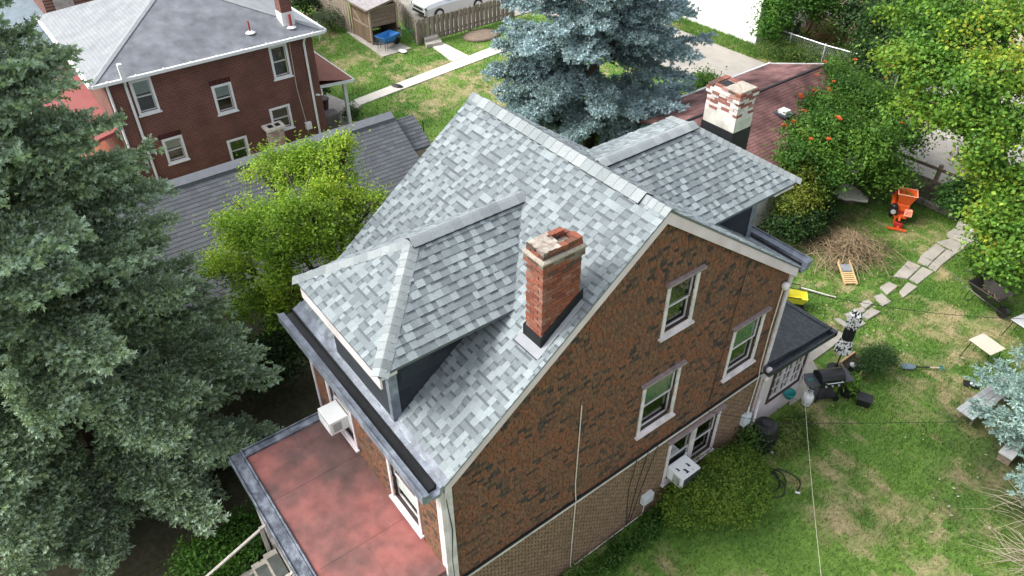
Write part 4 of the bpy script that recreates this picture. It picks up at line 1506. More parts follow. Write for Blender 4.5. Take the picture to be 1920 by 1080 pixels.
def palette(cid, P, pal, wts=None, jit=0.25, patch=0.8, seed=0, power=1.0):
    """cluster-wise tone from a palette, with patches"""
    pal = np.array(pal)
    n = cid.max() + 1
    base = NR.random(n)
    f = fbm(P[:, 0] * patch + P[:, 2], P[:, 1] * patch + P[:, 2] * 0.5, seed, 3)
    f = (f - f.min()) / (f.max() - f.min() + 1e-9)
    q = np.clip(f * 0.75 + base[cid] * 0.35 - 0.05 + NR.normal(size=len(P)) * 0.07, 0, 0.999) ** power * (len(pal) - 1)
    i = q.astype(int)
    w = (q - i)[:, None]
    c = pal[i] * (1 - w) + pal[np.minimum(i + 1, len(pal) - 1)] * w
    return c * NR.uniform(1 - jit, 1 + jit, (len(P), 1))


def limbs(parent, base, lobes, r0, name='limb', sub=3):
    base = Vector(base)
    m = MB()
    for (cx, cy, cz, rx, ry, rz, ncl) in lobes:
        c = Vector((cx, cy, cz))
        mid = base.lerp(c, 0.5) + Vector((R.uniform(-.3, .3), R.uniform(-.3, .3), R.uniform(0, .4)))
        m.tube([base, mid, c], [r0, r0 * 0.6, r0 * 0.25], 6)
        for k in range(sub):
            e = c + Vector((R.uniform(-1, 1) * rx, R.uniform(-1, 1) * ry, R.uniform(-.2, .95) * rz))
            q = c.lerp(e, 0.5) + Vector((0, 0, R.uniform(0, .2)))
            m.tube([mid.lerp(c, 0.6), q, e], [r0 * 0.35, r0 * 0.22, 0.008], 5)
    return m.build(name, M_BARK, parent, smooth=True)


def scatter(lobes, k, f):
    """break lobes into smaller tufts with gaps between them"""
    out = []
    for (cx, cy, cz, rx, ry, rz, n) in lobes:
        for i in range(k):
            d = rand_dirs(1)[0]
            d[2] = abs(d[2]) * 1.0 - 0.25
            r = R.uniform(0.55, 1.05)
            g = f * R.uniform(0.7, 1.3)
            out.append((cx + d[0] * r * rx, cy + d[1] * r * ry, cz + d[2] * r * rz, rx * g, ry * g, rz * g * R.uniform(.8, 1.4), max(4, int(n / k * g / f))))
        out.append((cx, cy, cz, rx * .5, ry * .5, rz * .5, int(n * .2)))
    return out


def broadleaf(name, label, base, trunk_top, r0, lobes, per, spread, size, pal, cat='tree', group=None, aspect=0.6, patch=0.8, shell=0.55, jit=0.25, sub=4, power=1.0, tuft=0, tsize=0.4):
    t = thing(name, label, cat, base, group)
    b = Vector(base)
    tt = Vector(trunk_top)
    mid = b.lerp(tt, 0.5) + Vector((R.uniform(-.1, .1), R.uniform(-.1, .1), 0))
    MB().tube([b - Vector((0, 0, 0.1)), b.lerp(mid, 0.15), mid, tt], [r0 * 1.4, r0 * 1.05, r0 * 0.9, r0 * 0.7], 9).build('trunk', M_BARK, t, smooth=True)
    limbs(t, trunk_top, lobes, r0 * 0.6, sub=sub)
    P, N_, li, cid = lobe_points(scatter(lobes, tuft, tsize) if tuft else lobes, per, spread, shell)
    keep = P[:, 2] > 0.03
    P, N_, cid = P[keep], N_[keep], cid[keep]
    leaf_mesh('crown', t, P, N_, size, palette(cid, P, pal, jit=jit, patch=patch, seed=len(name), power=power), aspect)
    return t


def shrub(name, label, lobes, per, spread, size, pal, base, cat='shrub', group=None, aspect=0.6, shell=0.6, jit=0.25, patch=1.5, stems=True):
    t = thing(name, label, cat, base, group)
    if stems:
        m = MB()
        for (cx, cy, cz, rx, ry, rz, ncl) in lobes:
            for k in range(4):
                e = Vector((cx + R.uniform(-.6, .6) * rx, cy + R.uniform(-.6, .6) * ry, cz + R.uniform(0, .6) * rz))
                s0 = Vector((base[0] + R.uniform(-.2, .2) + (cx - base[0]) * 0.5, base[1] + R.uniform(-.2, .2) + (cy - base[1]) * 0.5, -0.05))
                m.tube([s0, s0.lerp(e, 0.5) + Vector((R.uniform(-.1, .1), R.uniform(-.1, .1), .05)), e], [0.03, 0.02, 0.006], 5)
        m.build('stems', M_BARK, t)
    P, N_, li, cid = lobe_points(lobes, per, spread, shell)
    keep = P[:, 2] > 0.0
    P, N_, cid = P[keep], N_[keep], cid[keep]
    leaf_mesh('foliage', t, P, N_, size, palette(cid, P, pal, jit=jit, patch=patch, seed=len(label)), aspect)
    return t


def spruce(name, label, base, H, Rmax, z_low, pal, tip_pal, whorl=0.3, nb=6, droop=0.3, shoot=0.2, needles=11, prof=None, seed=1, az=None, dens=1.0, zmax=None, group=None, sky_up=0.25, bare=0.2, nlen=0.05, lean=(0, 0), nw=0.006, extra=0):
    rng = np.random.default_rng(seed)
    t = thing(name, label, 'tree', base, group)
    bx, by = base[0], base[1]
    MB().tube([(bx, by, -0.1), (bx, by, H * 0.3), (bx + lean[0] * 0.5, by + lean[1] * 0.5, H * 0.7), (bx + lean[0], by + lean[1], H)], [0.26 * H / 14, 0.2 * H / 14, 0.1 * H / 14, 0.015], 9).build('trunk', M_BARK, t, smooth=True)
    wood = MB()
    SP, SD, SL, SC = [], [], [], []
    z = z_low
    while z < (zmax or H) - 0.15:
        fz = (z - z_low) / (H - z_low)
        Rz = Rmax * (prof(fz) if prof else (1 - fz) ** 0.8)
        for k in range(nb + (extra if z < 4 else 0)):
            a = rng.uniform(0, 2 * math.pi) if az is None else rng.uniform(*az)
            L = Rz * rng.uniform(0.72, 1.08)
            if L < 0.12:
                continue
            zz = z + rng.uniform(-0.12, 0.12)
            d = np.array([math.cos(a), math.sin(a), 0.0])
            side = np.array([-d[1], d[0], 0.0])
            up0 = 0.25 * fz + 0.05 + rng.uniform(-0.12, 0.12)
            dr = droop * (1 - fz * 0.8) * rng.uniform(0.6, 1.4)
            wob = rng.uniform(-0.25, 0.25)

            def cur(s):
                s = np.asarray(s)[..., None]
                zc = up0 * s * L - dr * L * (s ** 1.5) * 0.75 + 0.24 * dr * L * s ** 4
                return np.array([bx, by, zz]) + d * s * L + side * wob * L * 0.35 * s ** 2 + np.array([0, 0, 1.0]) * zc
            ss = np.linspace(0, 1, 6)
            pts = cur(ss)
            if pts[-1][2] < 0.25:
                continue
            wood.tube((pts - np.array([0, 0, 0.05])).tolist(), [0.010 + 0.007 * L * (1 - q) for q in ss], 5, cap=False)
            nbl = max(4, int(L / 0.115 * dens))
            s_b = np.linspace(bare, 1.0, nbl)
            P0 = cur(s_b)
            tan = cur(np.minimum(s_b + 0.02, 1.02)) - cur(s_b - 0.02)
            tan /= np.linalg.norm(tan, axis=1)[:, None]
            mm = nbl * 3
            s_m = rng.uniform(bare * 0.8, 1.0, mm)
            SP.append(cur(s_m))
            dm_ = d * 0.75 + side * rng.uniform(-0.8, 0.8, mm)[:, None] + np.array([0, 0, 1]) * rng.uniform(0.0, 0.5, mm)[:, None]
            SD.append(dm_ / np.linalg.norm(dm_, axis=1)[:, None])
            SL.append(shoot * rng.uniform(0.7, 1.3, mm))
            SC.append(np.clip(s_m * 0.8 + rng.normal(size=mm) * 0.2, 0, 1))
            for sg in (-1, 1):
                bl = np.minimum(0.42 * L, 1.05) * np.clip(1.12 - s_b, 0.14, 1) ** 0.75 * rng.uniform(0.65, 1.15, nbl)
                bl *= np.clip((s_b - bare) * 5 + 0.35, 0.3, 1)
                dirs = tan * 0.75 + sg * side * rng.uniform(0.65, 1.0, nbl)[:, None] + np.array([0, 0, 1]) * rng.uniform(-0.45, 0.4, nbl)[:, None]
                dirs /= np.linalg.norm(dirs, axis=1)[:, None]
                for j in range(nbl):
                    m = max(2, int(bl[j] / 0.085 * dens))
                    q = np.linspace(0.12, 1.0, m)
                    sag = -0.22 * (q * bl[j]) ** 2
                    p = P0[j] + dirs[j] * (q * bl[j])[:, None]
                    p[:, 2] += sag
                    for sg2 in (-1, 1, 0):
                        if sg2 == 0:
                            sel = rng.random(m) < 0.75
                        else:
                            sel = rng.random(m) < 0.9
                        mm = int(sel.sum())
                        if not mm:
                            continue
                        perp = np.cross(dirs[j], [0, 0, 1.0])
                        sd_ = dirs[j] * 0.8 + sg2 * perp * rng.uniform(0.5, 0.9, mm)[:, None] + np.array([0, 0, 1]) * rng.uniform(-0.3, 0.3 + sky_up * (1 + 1.5 * (sg2 == 0)), mm)[:, None]
                        sd_ /= np.linalg.norm(sd_, axis=1)[:, None]
                        SP.append(p[sel])
                        SD.append(sd_)
                        SL.append(shoot * rng.uniform(0.6, 1.25, mm))
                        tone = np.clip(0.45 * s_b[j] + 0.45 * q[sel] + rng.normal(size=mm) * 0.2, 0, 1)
                        SC.append(tone)
        z += whorl * (0.75 + 0.5 * rng.random()) * (0.7 + 0.3 * (1 - fz))
    wood.build('branches', M_BARK, t)
    P = np.concatenate(SP)
    D = np.concatenate(SD)
    Ls = np.concatenate(SL)
    tone = np.concatenate(SC)
    n = len(P)
    # needles: thin triangles splayed round every shoot
    K = needles
    s = (np.arange(K) + 0.5) / K
    s = np.tile(s, (n, 1)) + rng.uniform(-0.05, 0.05, (n, K))
    ref = rng.normal(size=(n, 3))
    e1 = np.cross(D, ref)
    e1 /= np.linalg.norm(e1, axis=1)[:, None] + 1e-9
    e2 = np.cross(D, e1)
    ang = rng.uniform(0, 6.28, (n, 1)) + np.arange(K) * 2.4
    rad = e1[:, None, :] * np.cos(ang)[..., None] + e2[:, None, :] * np.sin(ang)[..., None]
    base_ = P[:, None, :] + D[:, None, :] * (s * Ls[:, None])[..., None]
    nl = nlen * rng.uniform(0.75, 1.25, (n, K)) * (1.15 - 0.4 * s)
    tip = base_ + (rad * 0.8 + D[:, None, :] * 0.75) * nl[..., None]
    wv = np.cross(rad, D[:, None, :]) * (nw * 1.6) + D[:, None, :] * nw
    V = np.stack([base_ - wv, base_ + wv, tip], 2).reshape(-1, 3)
    m = n * K
    pal = np.array(pal)
    tp = np.array(tip_pal)
    ca = pal[rng.integers(0, len(pal), n)]
    cb = tp[rng.integers(0, len(tp), n)]
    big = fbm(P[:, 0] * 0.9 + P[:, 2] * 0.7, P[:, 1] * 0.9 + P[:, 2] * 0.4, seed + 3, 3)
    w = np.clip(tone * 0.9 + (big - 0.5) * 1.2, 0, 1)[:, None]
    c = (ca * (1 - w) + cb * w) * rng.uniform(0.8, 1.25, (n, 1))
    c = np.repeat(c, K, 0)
    np_mesh('crown', V, np.arange(3 * m).reshape(m, 3), M_NEEDLE, t, c)
    return t


cone = lambda f: max(0.0, (1 - f)) ** 0.6 * (0.9 + min(0.1, f * 0.5))
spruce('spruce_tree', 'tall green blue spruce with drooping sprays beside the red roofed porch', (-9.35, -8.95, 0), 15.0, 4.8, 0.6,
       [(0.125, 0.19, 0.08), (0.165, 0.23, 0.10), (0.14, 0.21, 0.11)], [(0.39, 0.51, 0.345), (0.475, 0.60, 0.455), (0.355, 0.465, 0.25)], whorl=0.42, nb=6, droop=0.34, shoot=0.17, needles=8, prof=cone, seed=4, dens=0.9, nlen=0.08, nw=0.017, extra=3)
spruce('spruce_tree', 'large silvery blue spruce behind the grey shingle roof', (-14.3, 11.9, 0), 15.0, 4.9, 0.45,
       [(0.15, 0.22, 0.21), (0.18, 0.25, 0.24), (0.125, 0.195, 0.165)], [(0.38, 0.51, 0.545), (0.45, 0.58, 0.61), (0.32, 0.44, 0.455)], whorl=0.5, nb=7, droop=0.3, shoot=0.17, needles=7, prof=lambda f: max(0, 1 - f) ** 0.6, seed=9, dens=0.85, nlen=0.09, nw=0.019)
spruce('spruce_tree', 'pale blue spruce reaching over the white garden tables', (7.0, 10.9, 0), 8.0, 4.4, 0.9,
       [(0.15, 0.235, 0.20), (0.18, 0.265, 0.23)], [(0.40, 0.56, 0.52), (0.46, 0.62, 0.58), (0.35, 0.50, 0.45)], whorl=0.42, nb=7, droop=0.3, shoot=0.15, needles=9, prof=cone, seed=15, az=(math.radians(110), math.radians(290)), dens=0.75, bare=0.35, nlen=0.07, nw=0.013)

YG = [(0.10, 0.20, 0.024), (0.17, 0.32, 0.03), (0.25, 0.41, 0.036), (0.35, 0.49, 0.04), (0.47, 0.53, 0.045)]


def LB(px, py, z, rx, ry, rz, n):
    q = G(px, py, z)
    return (float(q[0]), float(q[1]), z, rx, ry, rz, n)


bt = (-8.4, -2.5, 0)
lob = [LB(520, 330, 5.0, .9, .9, .8, 230), LB(620, 330, 5.0, .9, .9, .9, 260), LB(470, 420, 4.6, .9, .9, .9, 240), LB(680, 390, 4.6, .7, .8, .8, 180), LB(570, 400, 5.0, 1.1, 1.1, .9, 330),
       LB(520, 480, 4.0, 1.2, 1.1, 1.0, 300), LB(620, 470, 4.0, 1.0, 1.0, 1.0, 260), LB(450, 500, 3.4, 1.0, 1.0, 1.0, 220), LB(560, 560, 2.8, 1.2, 1.0, 1.0, 240), LB(490, 580, 2.4, 1.0, 1.0, .9, 180), LB(575, 300, 5.3, .5, .5, .6, 90), LB(640, 285, 5.4, .4, .4, .7, 80)]
broadleaf('broadleaf_tree', 'bright yellow green broadleaf tree between the two grey roofs', bt, (-8.5, -2.5, 2.0), 0.13, lob, 15, 0.13, 0.10, YG, aspect=0.42, patch=0.55, shell=0.1, sub=8, tuft=17, tsize=0.30)

MAPLE = [(0.045, 0.11, 0.02), (0.07, 0.175, 0.026), (0.105, 0.235, 0.03), (0.15, 0.29, 0.034), (0.24, 0.36, 0.036), (0.40, 0.42, 0.04), (0.47, 0.32, 0.055)]
lob = [LB(1720, 40, 6.0, 1.3, 1.3, 1.0, 240), LB(1800, 60, 6.4, 1.4, 1.4, 1.1, 280), LB(1890, 40, 6.6, 1.5, 1.5, 1.2, 260), LB(1720, 130, 5.4, 1.2, 1.2, 1.0, 240), LB(1810, 150, 5.6, 1.5, 1.5, 1.1, 320), LB(1895, 150, 5.6, 1.4, 1.4, 1.1, 260),
       LB(1725, 215, 4.4, .9, .9, .7, 120), LB(1810, 235, 4.6, 1.1, 1.1, .9, 170), LB(1885, 260, 4.4, 1.3, 1.3, 1.0, 190), LB(1870, 330, 3.4, .9, .9, .8, 140), LB(1900, 380, 3.0, .9, .9, .8, 170), LB(1880, 430, 2.6, .8, .8, .7, 150), LB(1895, 490, 2.2, .6, .7, .6, 120)]
broadleaf('broadleaf_tree', 'large yellowing maple over the alley fence', (*XY(1830, 300, 0), 0), (*XY(1835, 210, 3.0)[:2], 2.6) if False else (XY(1830, 300, 0)[0] + .1, XY(1830, 300, 0)[1] - .2, 2.2), 0.2, lob, 20, 0.2, 0.14, MAPLE, aspect=0.7, patch=0.55, shell=0.15, sub=6, power=1.15, jit=0.35, tuft=12, tsize=0.32)

# trumpet vine heaped over the brown garage
VINE = [(0.035, 0.095, 0.016), (0.06, 0.155, 0.022), (0.095, 0.215, 0.028), (0.14, 0.26, 0.03)]
lob = [LB(1580, 170, 2.6, 1.0, 1.2, .7, 260), LB(1640, 200, 2.5, 1.2, 1.3, .8, 300), LB(1560, 250, 2.5, 1.0, 1.3, .8, 320), LB(1620, 280, 2.2, 1.2, 1.2, .9, 330), LB(1530, 300, 2.1, .8, .9, .8, 220), LB(1545, 330, 1.7, .8, .8, .7, 220), LB(1545, 200, 2.8, .8, .9, .45, 170), LB(1515, 250, 2.7, .7, .8, .45, 150), LB(1488, 295, 2.5, .5, .6, .4, 90), LB(1680, 260, 2.0, 1.0, 1.0, .9, 230), LB(1660, 330, 1.3, .9, .9, .8, 190), LB(1560, 140, 2.9, .5, .6, .4, 90)]
vt = shrub('trumpet_vine', 'dense trumpet vine with orange flowers heaped over the brown garage roof', lob, 16, 0.17, 0.13, VINE, (*XY(1610, 300, 0.5), 0), cat='vine', aspect=0.5, shell=0.45, patch=1.0)
fm = MB()
for k in range(9):
    a = 2.4 * k
    d = Vector((math.cos(a) * 0.7, math.sin(a) * 0.7, 0.75 + 0.2 * (k % 3))).normalized()
    e = d.orthogonal().normalized()
    f_ = d.cross(e)
    ring0, ring1 = [], []
    for j in range(6):
        b_ = j * math.pi / 3
        u_ = e * math.cos(b_) + f_ * math.sin(b_)
        ring0.append(d * 0.02 + u_ * 0.008)
        ring1.append(d * 0.10 + u_ * (0.016 if j % 2 else 0.035))
    for j in range(6):
        fm.poly([ring0[j], ring0[(j + 1) % 6], ring1[(j + 1) % 6], ring1[j]], (0.72, 0.20, 0.06) if k % 3 else (0.80, 0.33, 0.12))
fmesh = fm.data('flower', M_LEAF)
for (a, b, z) in ((1500, 180, 3.0), (1503, 184, 2.95), (1513, 190, 2.9), (1525, 182, 3.0), (1527, 172, 3.1), (1552, 168, 3.3), (1555, 172, 3.25), (1530, 143, 3.35), (1546, 118, 3.45), (1563, 155, 3.2), (1570, 222, 3.3), (1575, 226, 3.3), (1488, 230, 2.75), (1498, 238, 2.8), (1470, 237, 2.7), (1507, 210, 2.9), (1520, 263, 2.9), (1553, 263, 3.1), (1505, 252, 2.8), (1603, 114, 2.6), (1660, 148, 2.3), (1690, 232, 2.9), (1676, 198, 3.0), (1476, 393, 1.1)):
    q = G(a, b, z)
    link(bpy.data.objects.new('flower', fmesh), vt, Matrix.Translation(q) @ Matrix.Rotation(R.uniform(0, 6), 4, 'Z') @ Matrix.Diagonal((.9 + .6 * R.random(), .9 + .6 * R.random(), 1.0, 1)))

DKG = [(0.018, 0.045, 0.012), (0.03, 0.075, 0.016), (0.05, 0.11, 0.02)]
MDG = [(0.035, 0.08, 0.018), (0.055, 0.12, 0.022), (0.09, 0.17, 0.028), (0.13, 0.20, 0.03)]
GOLD = [(0.07, 0.12, 0.02), (0.15, 0.20, 0.024), (0.24, 0.26, 0.03)]
shrub('round_shrub', 'rounded clipped yew shrub under the double window', [(1.05, 2.6, .7, .95, .98, .72, 900), (.7, 1.75, .5, .65, .75, .6, 420), (.8, 3.4, .5, .55, .6, .55, 330)], 16, 0.07, 0.07, [(0.065, 0.135, 0.018), (0.105, 0.20, 0.026), (0.155, 0.255, 0.032), (0.20, 0.285, 0.035)], (0.95, 2.45, 0), aspect=0.4, shell=0.75, patch=2.2)
shrub('shrub', 'thin leafy shrub growing beside the downspout and black barrel', [(.35, 4.35, .5, .3, .35, .5, 90), (.5, 3.85, .35, .35, .35, .4, 80)], 13, 0.09, 0.07, MDG, (0.4, 4.1, 0))
shrub('lily_clump', 'grassy lily clump between black barrel and white gas bottle', [(.75, 5.3, .22, .4, .55, .32, 170), (.95, 5.9, .2, .3, .35, .25, 80), (.6, 6.15, .2, .3, .3, .22, 60)], 12, 0.10, 0.15, [(0.06, 0.11, 0.02), (0.10, 0.17, 0.03), (0.2, 0.23, 0.07)], (0.75, 5.5, 0), cat='plant', aspect=0.16, stems=False)
shrub('shrub', 'bushy green shrub in the wooden planter bed by the furled umbrella', [(*XY(1648, 672, 0.45), .45, .48, .55, .42, 260), (*XY(1620, 690, .3), .3, .3, .3, .3, 90)], 15, 0.08, 0.06, [(0.035, 0.085, 0.025), (0.055, 0.125, 0.035), (0.085, 0.165, 0.05)], (*XY(1648, 688, 0), 0), aspect=0.4, shell=0.5)
shrub('golden_shrub', 'golden green shrub behind the rear dormer', [LB(1500, 320, 1.9, .7, .8, .8, 230), LB(1510, 370, 1.2, .7, .7, .8, 180), LB(1480, 390, 1.0, .6, .6, .7, 130)], 15, 0.12, 0.09, GOLD, (*XY(1500, 400, 0.5), 0))
shrub('shrub', 'dark leafy shrub below the golden shrub near the rear wing', [LB(1510, 415, .6, .7, .7, .6, 160), LB(1470, 430, .6, .6, .6, .6, 130), LB(1540, 395, .5, .5, .6, .5, 120)], 14, 0.11, 0.11, DKG, (*XY(1505, 430, 0), 0))
shrub('shrub', 'leafy shrub beside the orange wood chipper', [LB(1640, 345, .6, .5, .6, .6, 190)], 14, 0.1, 0.11, MDG, (*XY(1635, 365, 0), 0))
shrub('shrub', 'young green shrub on the bare bed beside the upper steps', [LB(1800, 375, .9, .7, .8, .8, 240), LB(1830, 395, .7, .5, .5, .6, 120)], 15, 0.12, 0.12, [(0.035, 0.10, 0.02), (0.055, 0.15, 0.028), (0.08, 0.19, 0.035)], (*XY(1805, 400, 0), 0))
shrub('shrub', 'yellow green maple sapling beside the black wheelbarrow', [LB(1880, 460, 1.2, .6, .6, .5, 180), LB(1850, 490, .9, .7, .7, .6, 190), LB(1900, 520, .7, .6, .6, .5, 120)], 15, 0.13, 0.13, [(0.045, 0.12, 0.02), (0.09, 0.2, 0.028), (0.2, 0.3, 0.03)], (*XY(1870, 510, 0), 0))
shrub('potted_plant_bed', 'low weedy green plants below the spruce beside the porch steps', [LB(440, 1030, .4, .7, .7, .4, 170), LB(380, 1060, .5, .7, .6, .45, 150), LB(470, 990, .3, .5, .5, .3, 90)], 14, 0.10, 0.10, [(0.03, 0.09, 0.012), (0.055, 0.15, 0.018), (0.09, 0.2, 0.02)], (*XY(430, 1050, 0), 0), cat='plants', aspect=0.45)
shrub('shrub', 'dark shrubs in the shade between spruce and red porch', [LB(545, 640, 1.2, .9, .9, .9, 150), LB(500, 690, .8, .9, .9, .7, 110)], 14, 0.16, 0.12, DKG, (*XY(530, 680, 0.3), 0))
# far vegetation
shrub('hedge', 'tall dark green hedge beyond the alley fence', [LB(1650, 60, 1.9, 1.0, 1.4, 1.9, 420), LB(1610, 40, 1.7, 1.0, 1.2, 1.7, 300), LB(1680, 100, 1.6, .9, 1.2, 1.5, 260), LB(1640, 110, 1.2, .9, .9, 1.2, 200)], 14, 0.22, 0.16, DKG, (*XY(1645, 140, 0), 0), cat='hedge')
shrub('ivy', 'ivy covering the wall beside the white building', [LB(1460, 25, 2.0, 1.0, .5, 1.8, 260), LB(1500, 10, 2.2, 1.2, .5, 1.6, 260), LB(1440, 60, 1.2, .5, .5, 1.0, 120), LB(1545, 20, 2.0, .9, .4, 1.6, 180)], 14, 0.2, 0.15, [(0.03, 0.09, 0.014), (0.06, 0.16, 0.02), (0.11, 0.25, 0.025)], (*XY(1480, 70, 0), 0), cat='ivy')
shrub('weeds', 'tall weeds along the chain link fence', [LB(1460, 95, .4, 1.2, .8, .5, 200), LB(1510, 100, .4, 1.2, .8, .45, 170), LB(1590, 120, .5, 1.2, .9, .6, 200), LB(1560, 60, .3, 1.0, .9, .4, 130)], 14, 0.2, 0.14, [(0.05, 0.10, 0.02), (0.09, 0.17, 0.03), (0.17, 0.2, 0.06)], (*XY(1520, 110, 0), 0), cat='weeds', aspect=0.25, stems=False)
shrub('shrub', 'round dark green bush beside the far brick chimney', [LB(572, 8, .7, .8, .8, .8, 160)], 14, 0.16, 0.13, DKG, (*XY(572, 25, 0), 0))
shrub('shrub', 'grey green loose bush by the tan board fence', [LB(620, 38, .5, .9, .9, .6, 140)], 12, 0.18, 0.11, [(0.07, 0.10, 0.05), (0.10, 0.14, 0.07), (0.14, 0.17, 0.09)], (*XY(620, 48, 0), 0))
shrub('shrub', 'small green plant at the foot of the white porch post', [LB(658, 215, .3, .4, .4, .35, 70)], 12, 0.09, 0.10, MDG, (*XY(658, 225, 0), 0))
shrub('shrub', 'green shrub between blue spruce and brown garage', [LB(1320, 165, 1.0, .8, .9, .8, 190)], 14, 0.15, 0.12, VINE, (*XY(1325, 185, 0), 0))
# ground cover along the foot of the gable wall
P, N_, li, cid = lobe_points([(0.3 + R.uniform(0, .25), y_, .05, .35, .3, .12 + R.uniform(0, .1), 34) for y_ in np.arange(-4.2, 2.2, 0.28)], 9, 0.08, 0.2)
ok = (P[:, 2] > 0) & (P[:, 0] > 0.03)
o = leaf_mesh('ground_cover', None, P[ok], N_[ok], 0.075, palette(cid[ok], P[ok], [(0.03, 0.085, 0.014), (0.055, 0.14, 0.02), (0.10, 0.2, 0.03)], patch=1.5), 0.6)
tag(o, 'leafy ground cover along the foot of the gable wall', 'ground cover', kind='stuff')
# ------------------------------------------------------------------ neighbouring brick house
M_NB = brick_mat('dark_red_brick_y', (0.135, 0.047, 0.034), (0.10, 0.036, 0.028), (0.21, 0.13, 0.105), 1)
M_NBX = brick_mat('dark_red_brick_x', (0.135, 0.047, 0.034), (0.10, 0.036, 0.028), (0.21, 0.13, 0.105), 0)


def course_mat(name, col, direction, row=0.14, var=0.3, col2=None, rough=0.9):
    """shingle courses too small to build: sawtooth relief along world direction, streaky tone"""
    m = mat(name, col, rough, var=var, scale=2.5, col2=col2, blotch=0.8)
    t = m.node_tree
    b = t.nodes['Principled BSDF']
    geo = t.nodes.new('ShaderNodeNewGeometry')
    dt = t.nodes.new('ShaderNodeVectorMath')
    dt.operation = 'DOT_PRODUCT'
    dt.inputs[1].default_value = Vector(direction) / row
    t.links.new(geo.outputs['Position'], dt.inputs[0])
    fr = t.nodes.new('ShaderNodeMath')
    fr.operation = 'FRACT'
    t.links.new(dt.outputs['Value'], fr.inputs[0])
    bp = t.nodes.new('ShaderNodeBump')
    bp.inputs['Strength'].default_value = 1.0
    bp.inputs['Distance'].default_value = 0.02
    t.links.new(fr.outputs[0], bp.inputs['Height'])
    t.links.new(bp.outputs[0], b.inputs['Normal'])
    return m


XN = -21.342
nh = thing('brick_house', 'dark red brick house with white windows and pale grey hipped roof', 'house', (-25.4, -0.5, 0))
nw = [(-3.71, -2.96, 3.53, 4.84), (-1.01, -0.25, 2.76, 3.92), (1.44, 2.18, 3.53, 4.85), (-3.28, -2.52, 1.40, 2.43), (-0.98, -0.17, 0.6, 1.65), (0.95, 1.82, 1.40, 2.43)]
FN = Frame((XN, 0, 0), (0, 1, 0), (0, 0, 1))
mb = MB()
wall_faces(mb, FN, [(-4.5, -0.1), (3.25, -0.1), (3.25, 5.0), (-4.5, 5.0)], [(a + .09, b - .09, c + .09, d - .09) for a, b, c, d in nw])
mb.build('wall', M_NB, nh)
XB = -29.3
MB().poly([(XB, -4.5, -0.1), (XN, -4.5, -0.1), (XN, -4.5, 5.0), (XB, -4.5, 5.0)]).poly([(XN, 3.25, -0.1), (XB, 3.25, -0.1), (XB, 3.25, 5.0), (XN, 3.25, 5.0)]).poly([(XB, 3.25, -.1), (XB, -4.5, -.1), (XB, -4.5, 5), (XB, 3.25, 5)]).build('wall', M_NBX, nh)
for i, w in enumerate(nw):
    window(nh, FN, *w, trim=0.09, m_trim=M_WHITE, shade=0.42 if i in (0, 1, 3) else 0, m_shade=M_BLINDW, proud=0.03, sill=True)
# header courses over the windows: soldier bricks
for w in nw[:4]:
    h = MB()
    k = int((w[1] - w[0] + 0.1) / 0.075)
    for i in range(k):
        f = R.uniform(.8, 1.2)
        h.box(w[0] - 0.05 + i * 0.075, w[0] - 0.05 + i * 0.075 + 0.064, w[3] + 0.01, w[3] + 0.2, 0.0, 0.012, FN.M(), col=(0.07 * f, 0.028 * f, 0.024 * f))
    h.build('window_head', M_BRICK, nh)
# hipped roof
e0, e1, ey0, ey1, ez = XN + 0.32, XB - 0.32, -4.9, 3.68, 5.12
ry = (ey0 + ey1) / 2
hw = (ey1 - ey0) / 2
rz = ez + 0.37 * hw
rx0, rx1 = e0 - hw, e1 + hw
if rx1 > rx0:
    rx0 = rx1 = (e0 + e1) / 2
A, B, C_, D_ = Vector((e0, ey0, ez)), Vector((e0, ey1, ez)), Vector((e1, ey1, ez)), Vector((e1, ey0, ez))
T0, T1 = Vector((rx0, ry, rz)), Vector((rx1 - 0.01, ry, rz))
nr = MB()
nr.poly([A, B, T0]).poly([C_, D_, T1])
nr.poly([A - Vector((0, 0, .12)), D_ - Vector((0, 0, .12)), C_ - Vector((0, 0, .12)), B - Vector((0, 0, .12))])
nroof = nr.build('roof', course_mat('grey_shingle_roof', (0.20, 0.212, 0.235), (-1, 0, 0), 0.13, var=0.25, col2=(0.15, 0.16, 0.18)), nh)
MB().poly([D_, A, T0, T1]).poly([B, C_, T1, T0]).build('roof_side', course_mat('lit_side_shingle_roof', (0.235, 0.25, 0.262), (0, 1, 0), 0.13, var=0.15, col2=(0.205, 0.22, 0.235)), nroof)  # side slopes paler: their brighter light is put into the grey


def hip_strip(parent, a, b, w=0.12, m=None):
    d = (b - a).normalized()
    s = d.cross(Vector((0, 0, 1))).normalized() * w
    q = Vector((0, 0, 0.02))
    mb = MB().poly([a + s - Vector((0, 0, .02)) + q, a + q * 2, b + q * 2, b + s + q - Vector((0, 0, .02))][::-1]).poly([a + q * 2, a - s + q - Vector((0, 0, .02)), b - s + q - Vector((0, 0, .02)), b + q * 2][::-1])
    mb.build('hip_cap', m, parent)


M_HIPC = mat('hip_cap_grey', (0.25, 0.265, 0.28), 0.9, var=0.12, scale=6)
hip_strip(nroof, A, T0, m=M_HIPC)
hip_strip(nroof, B, T0, m=M_HIPC)
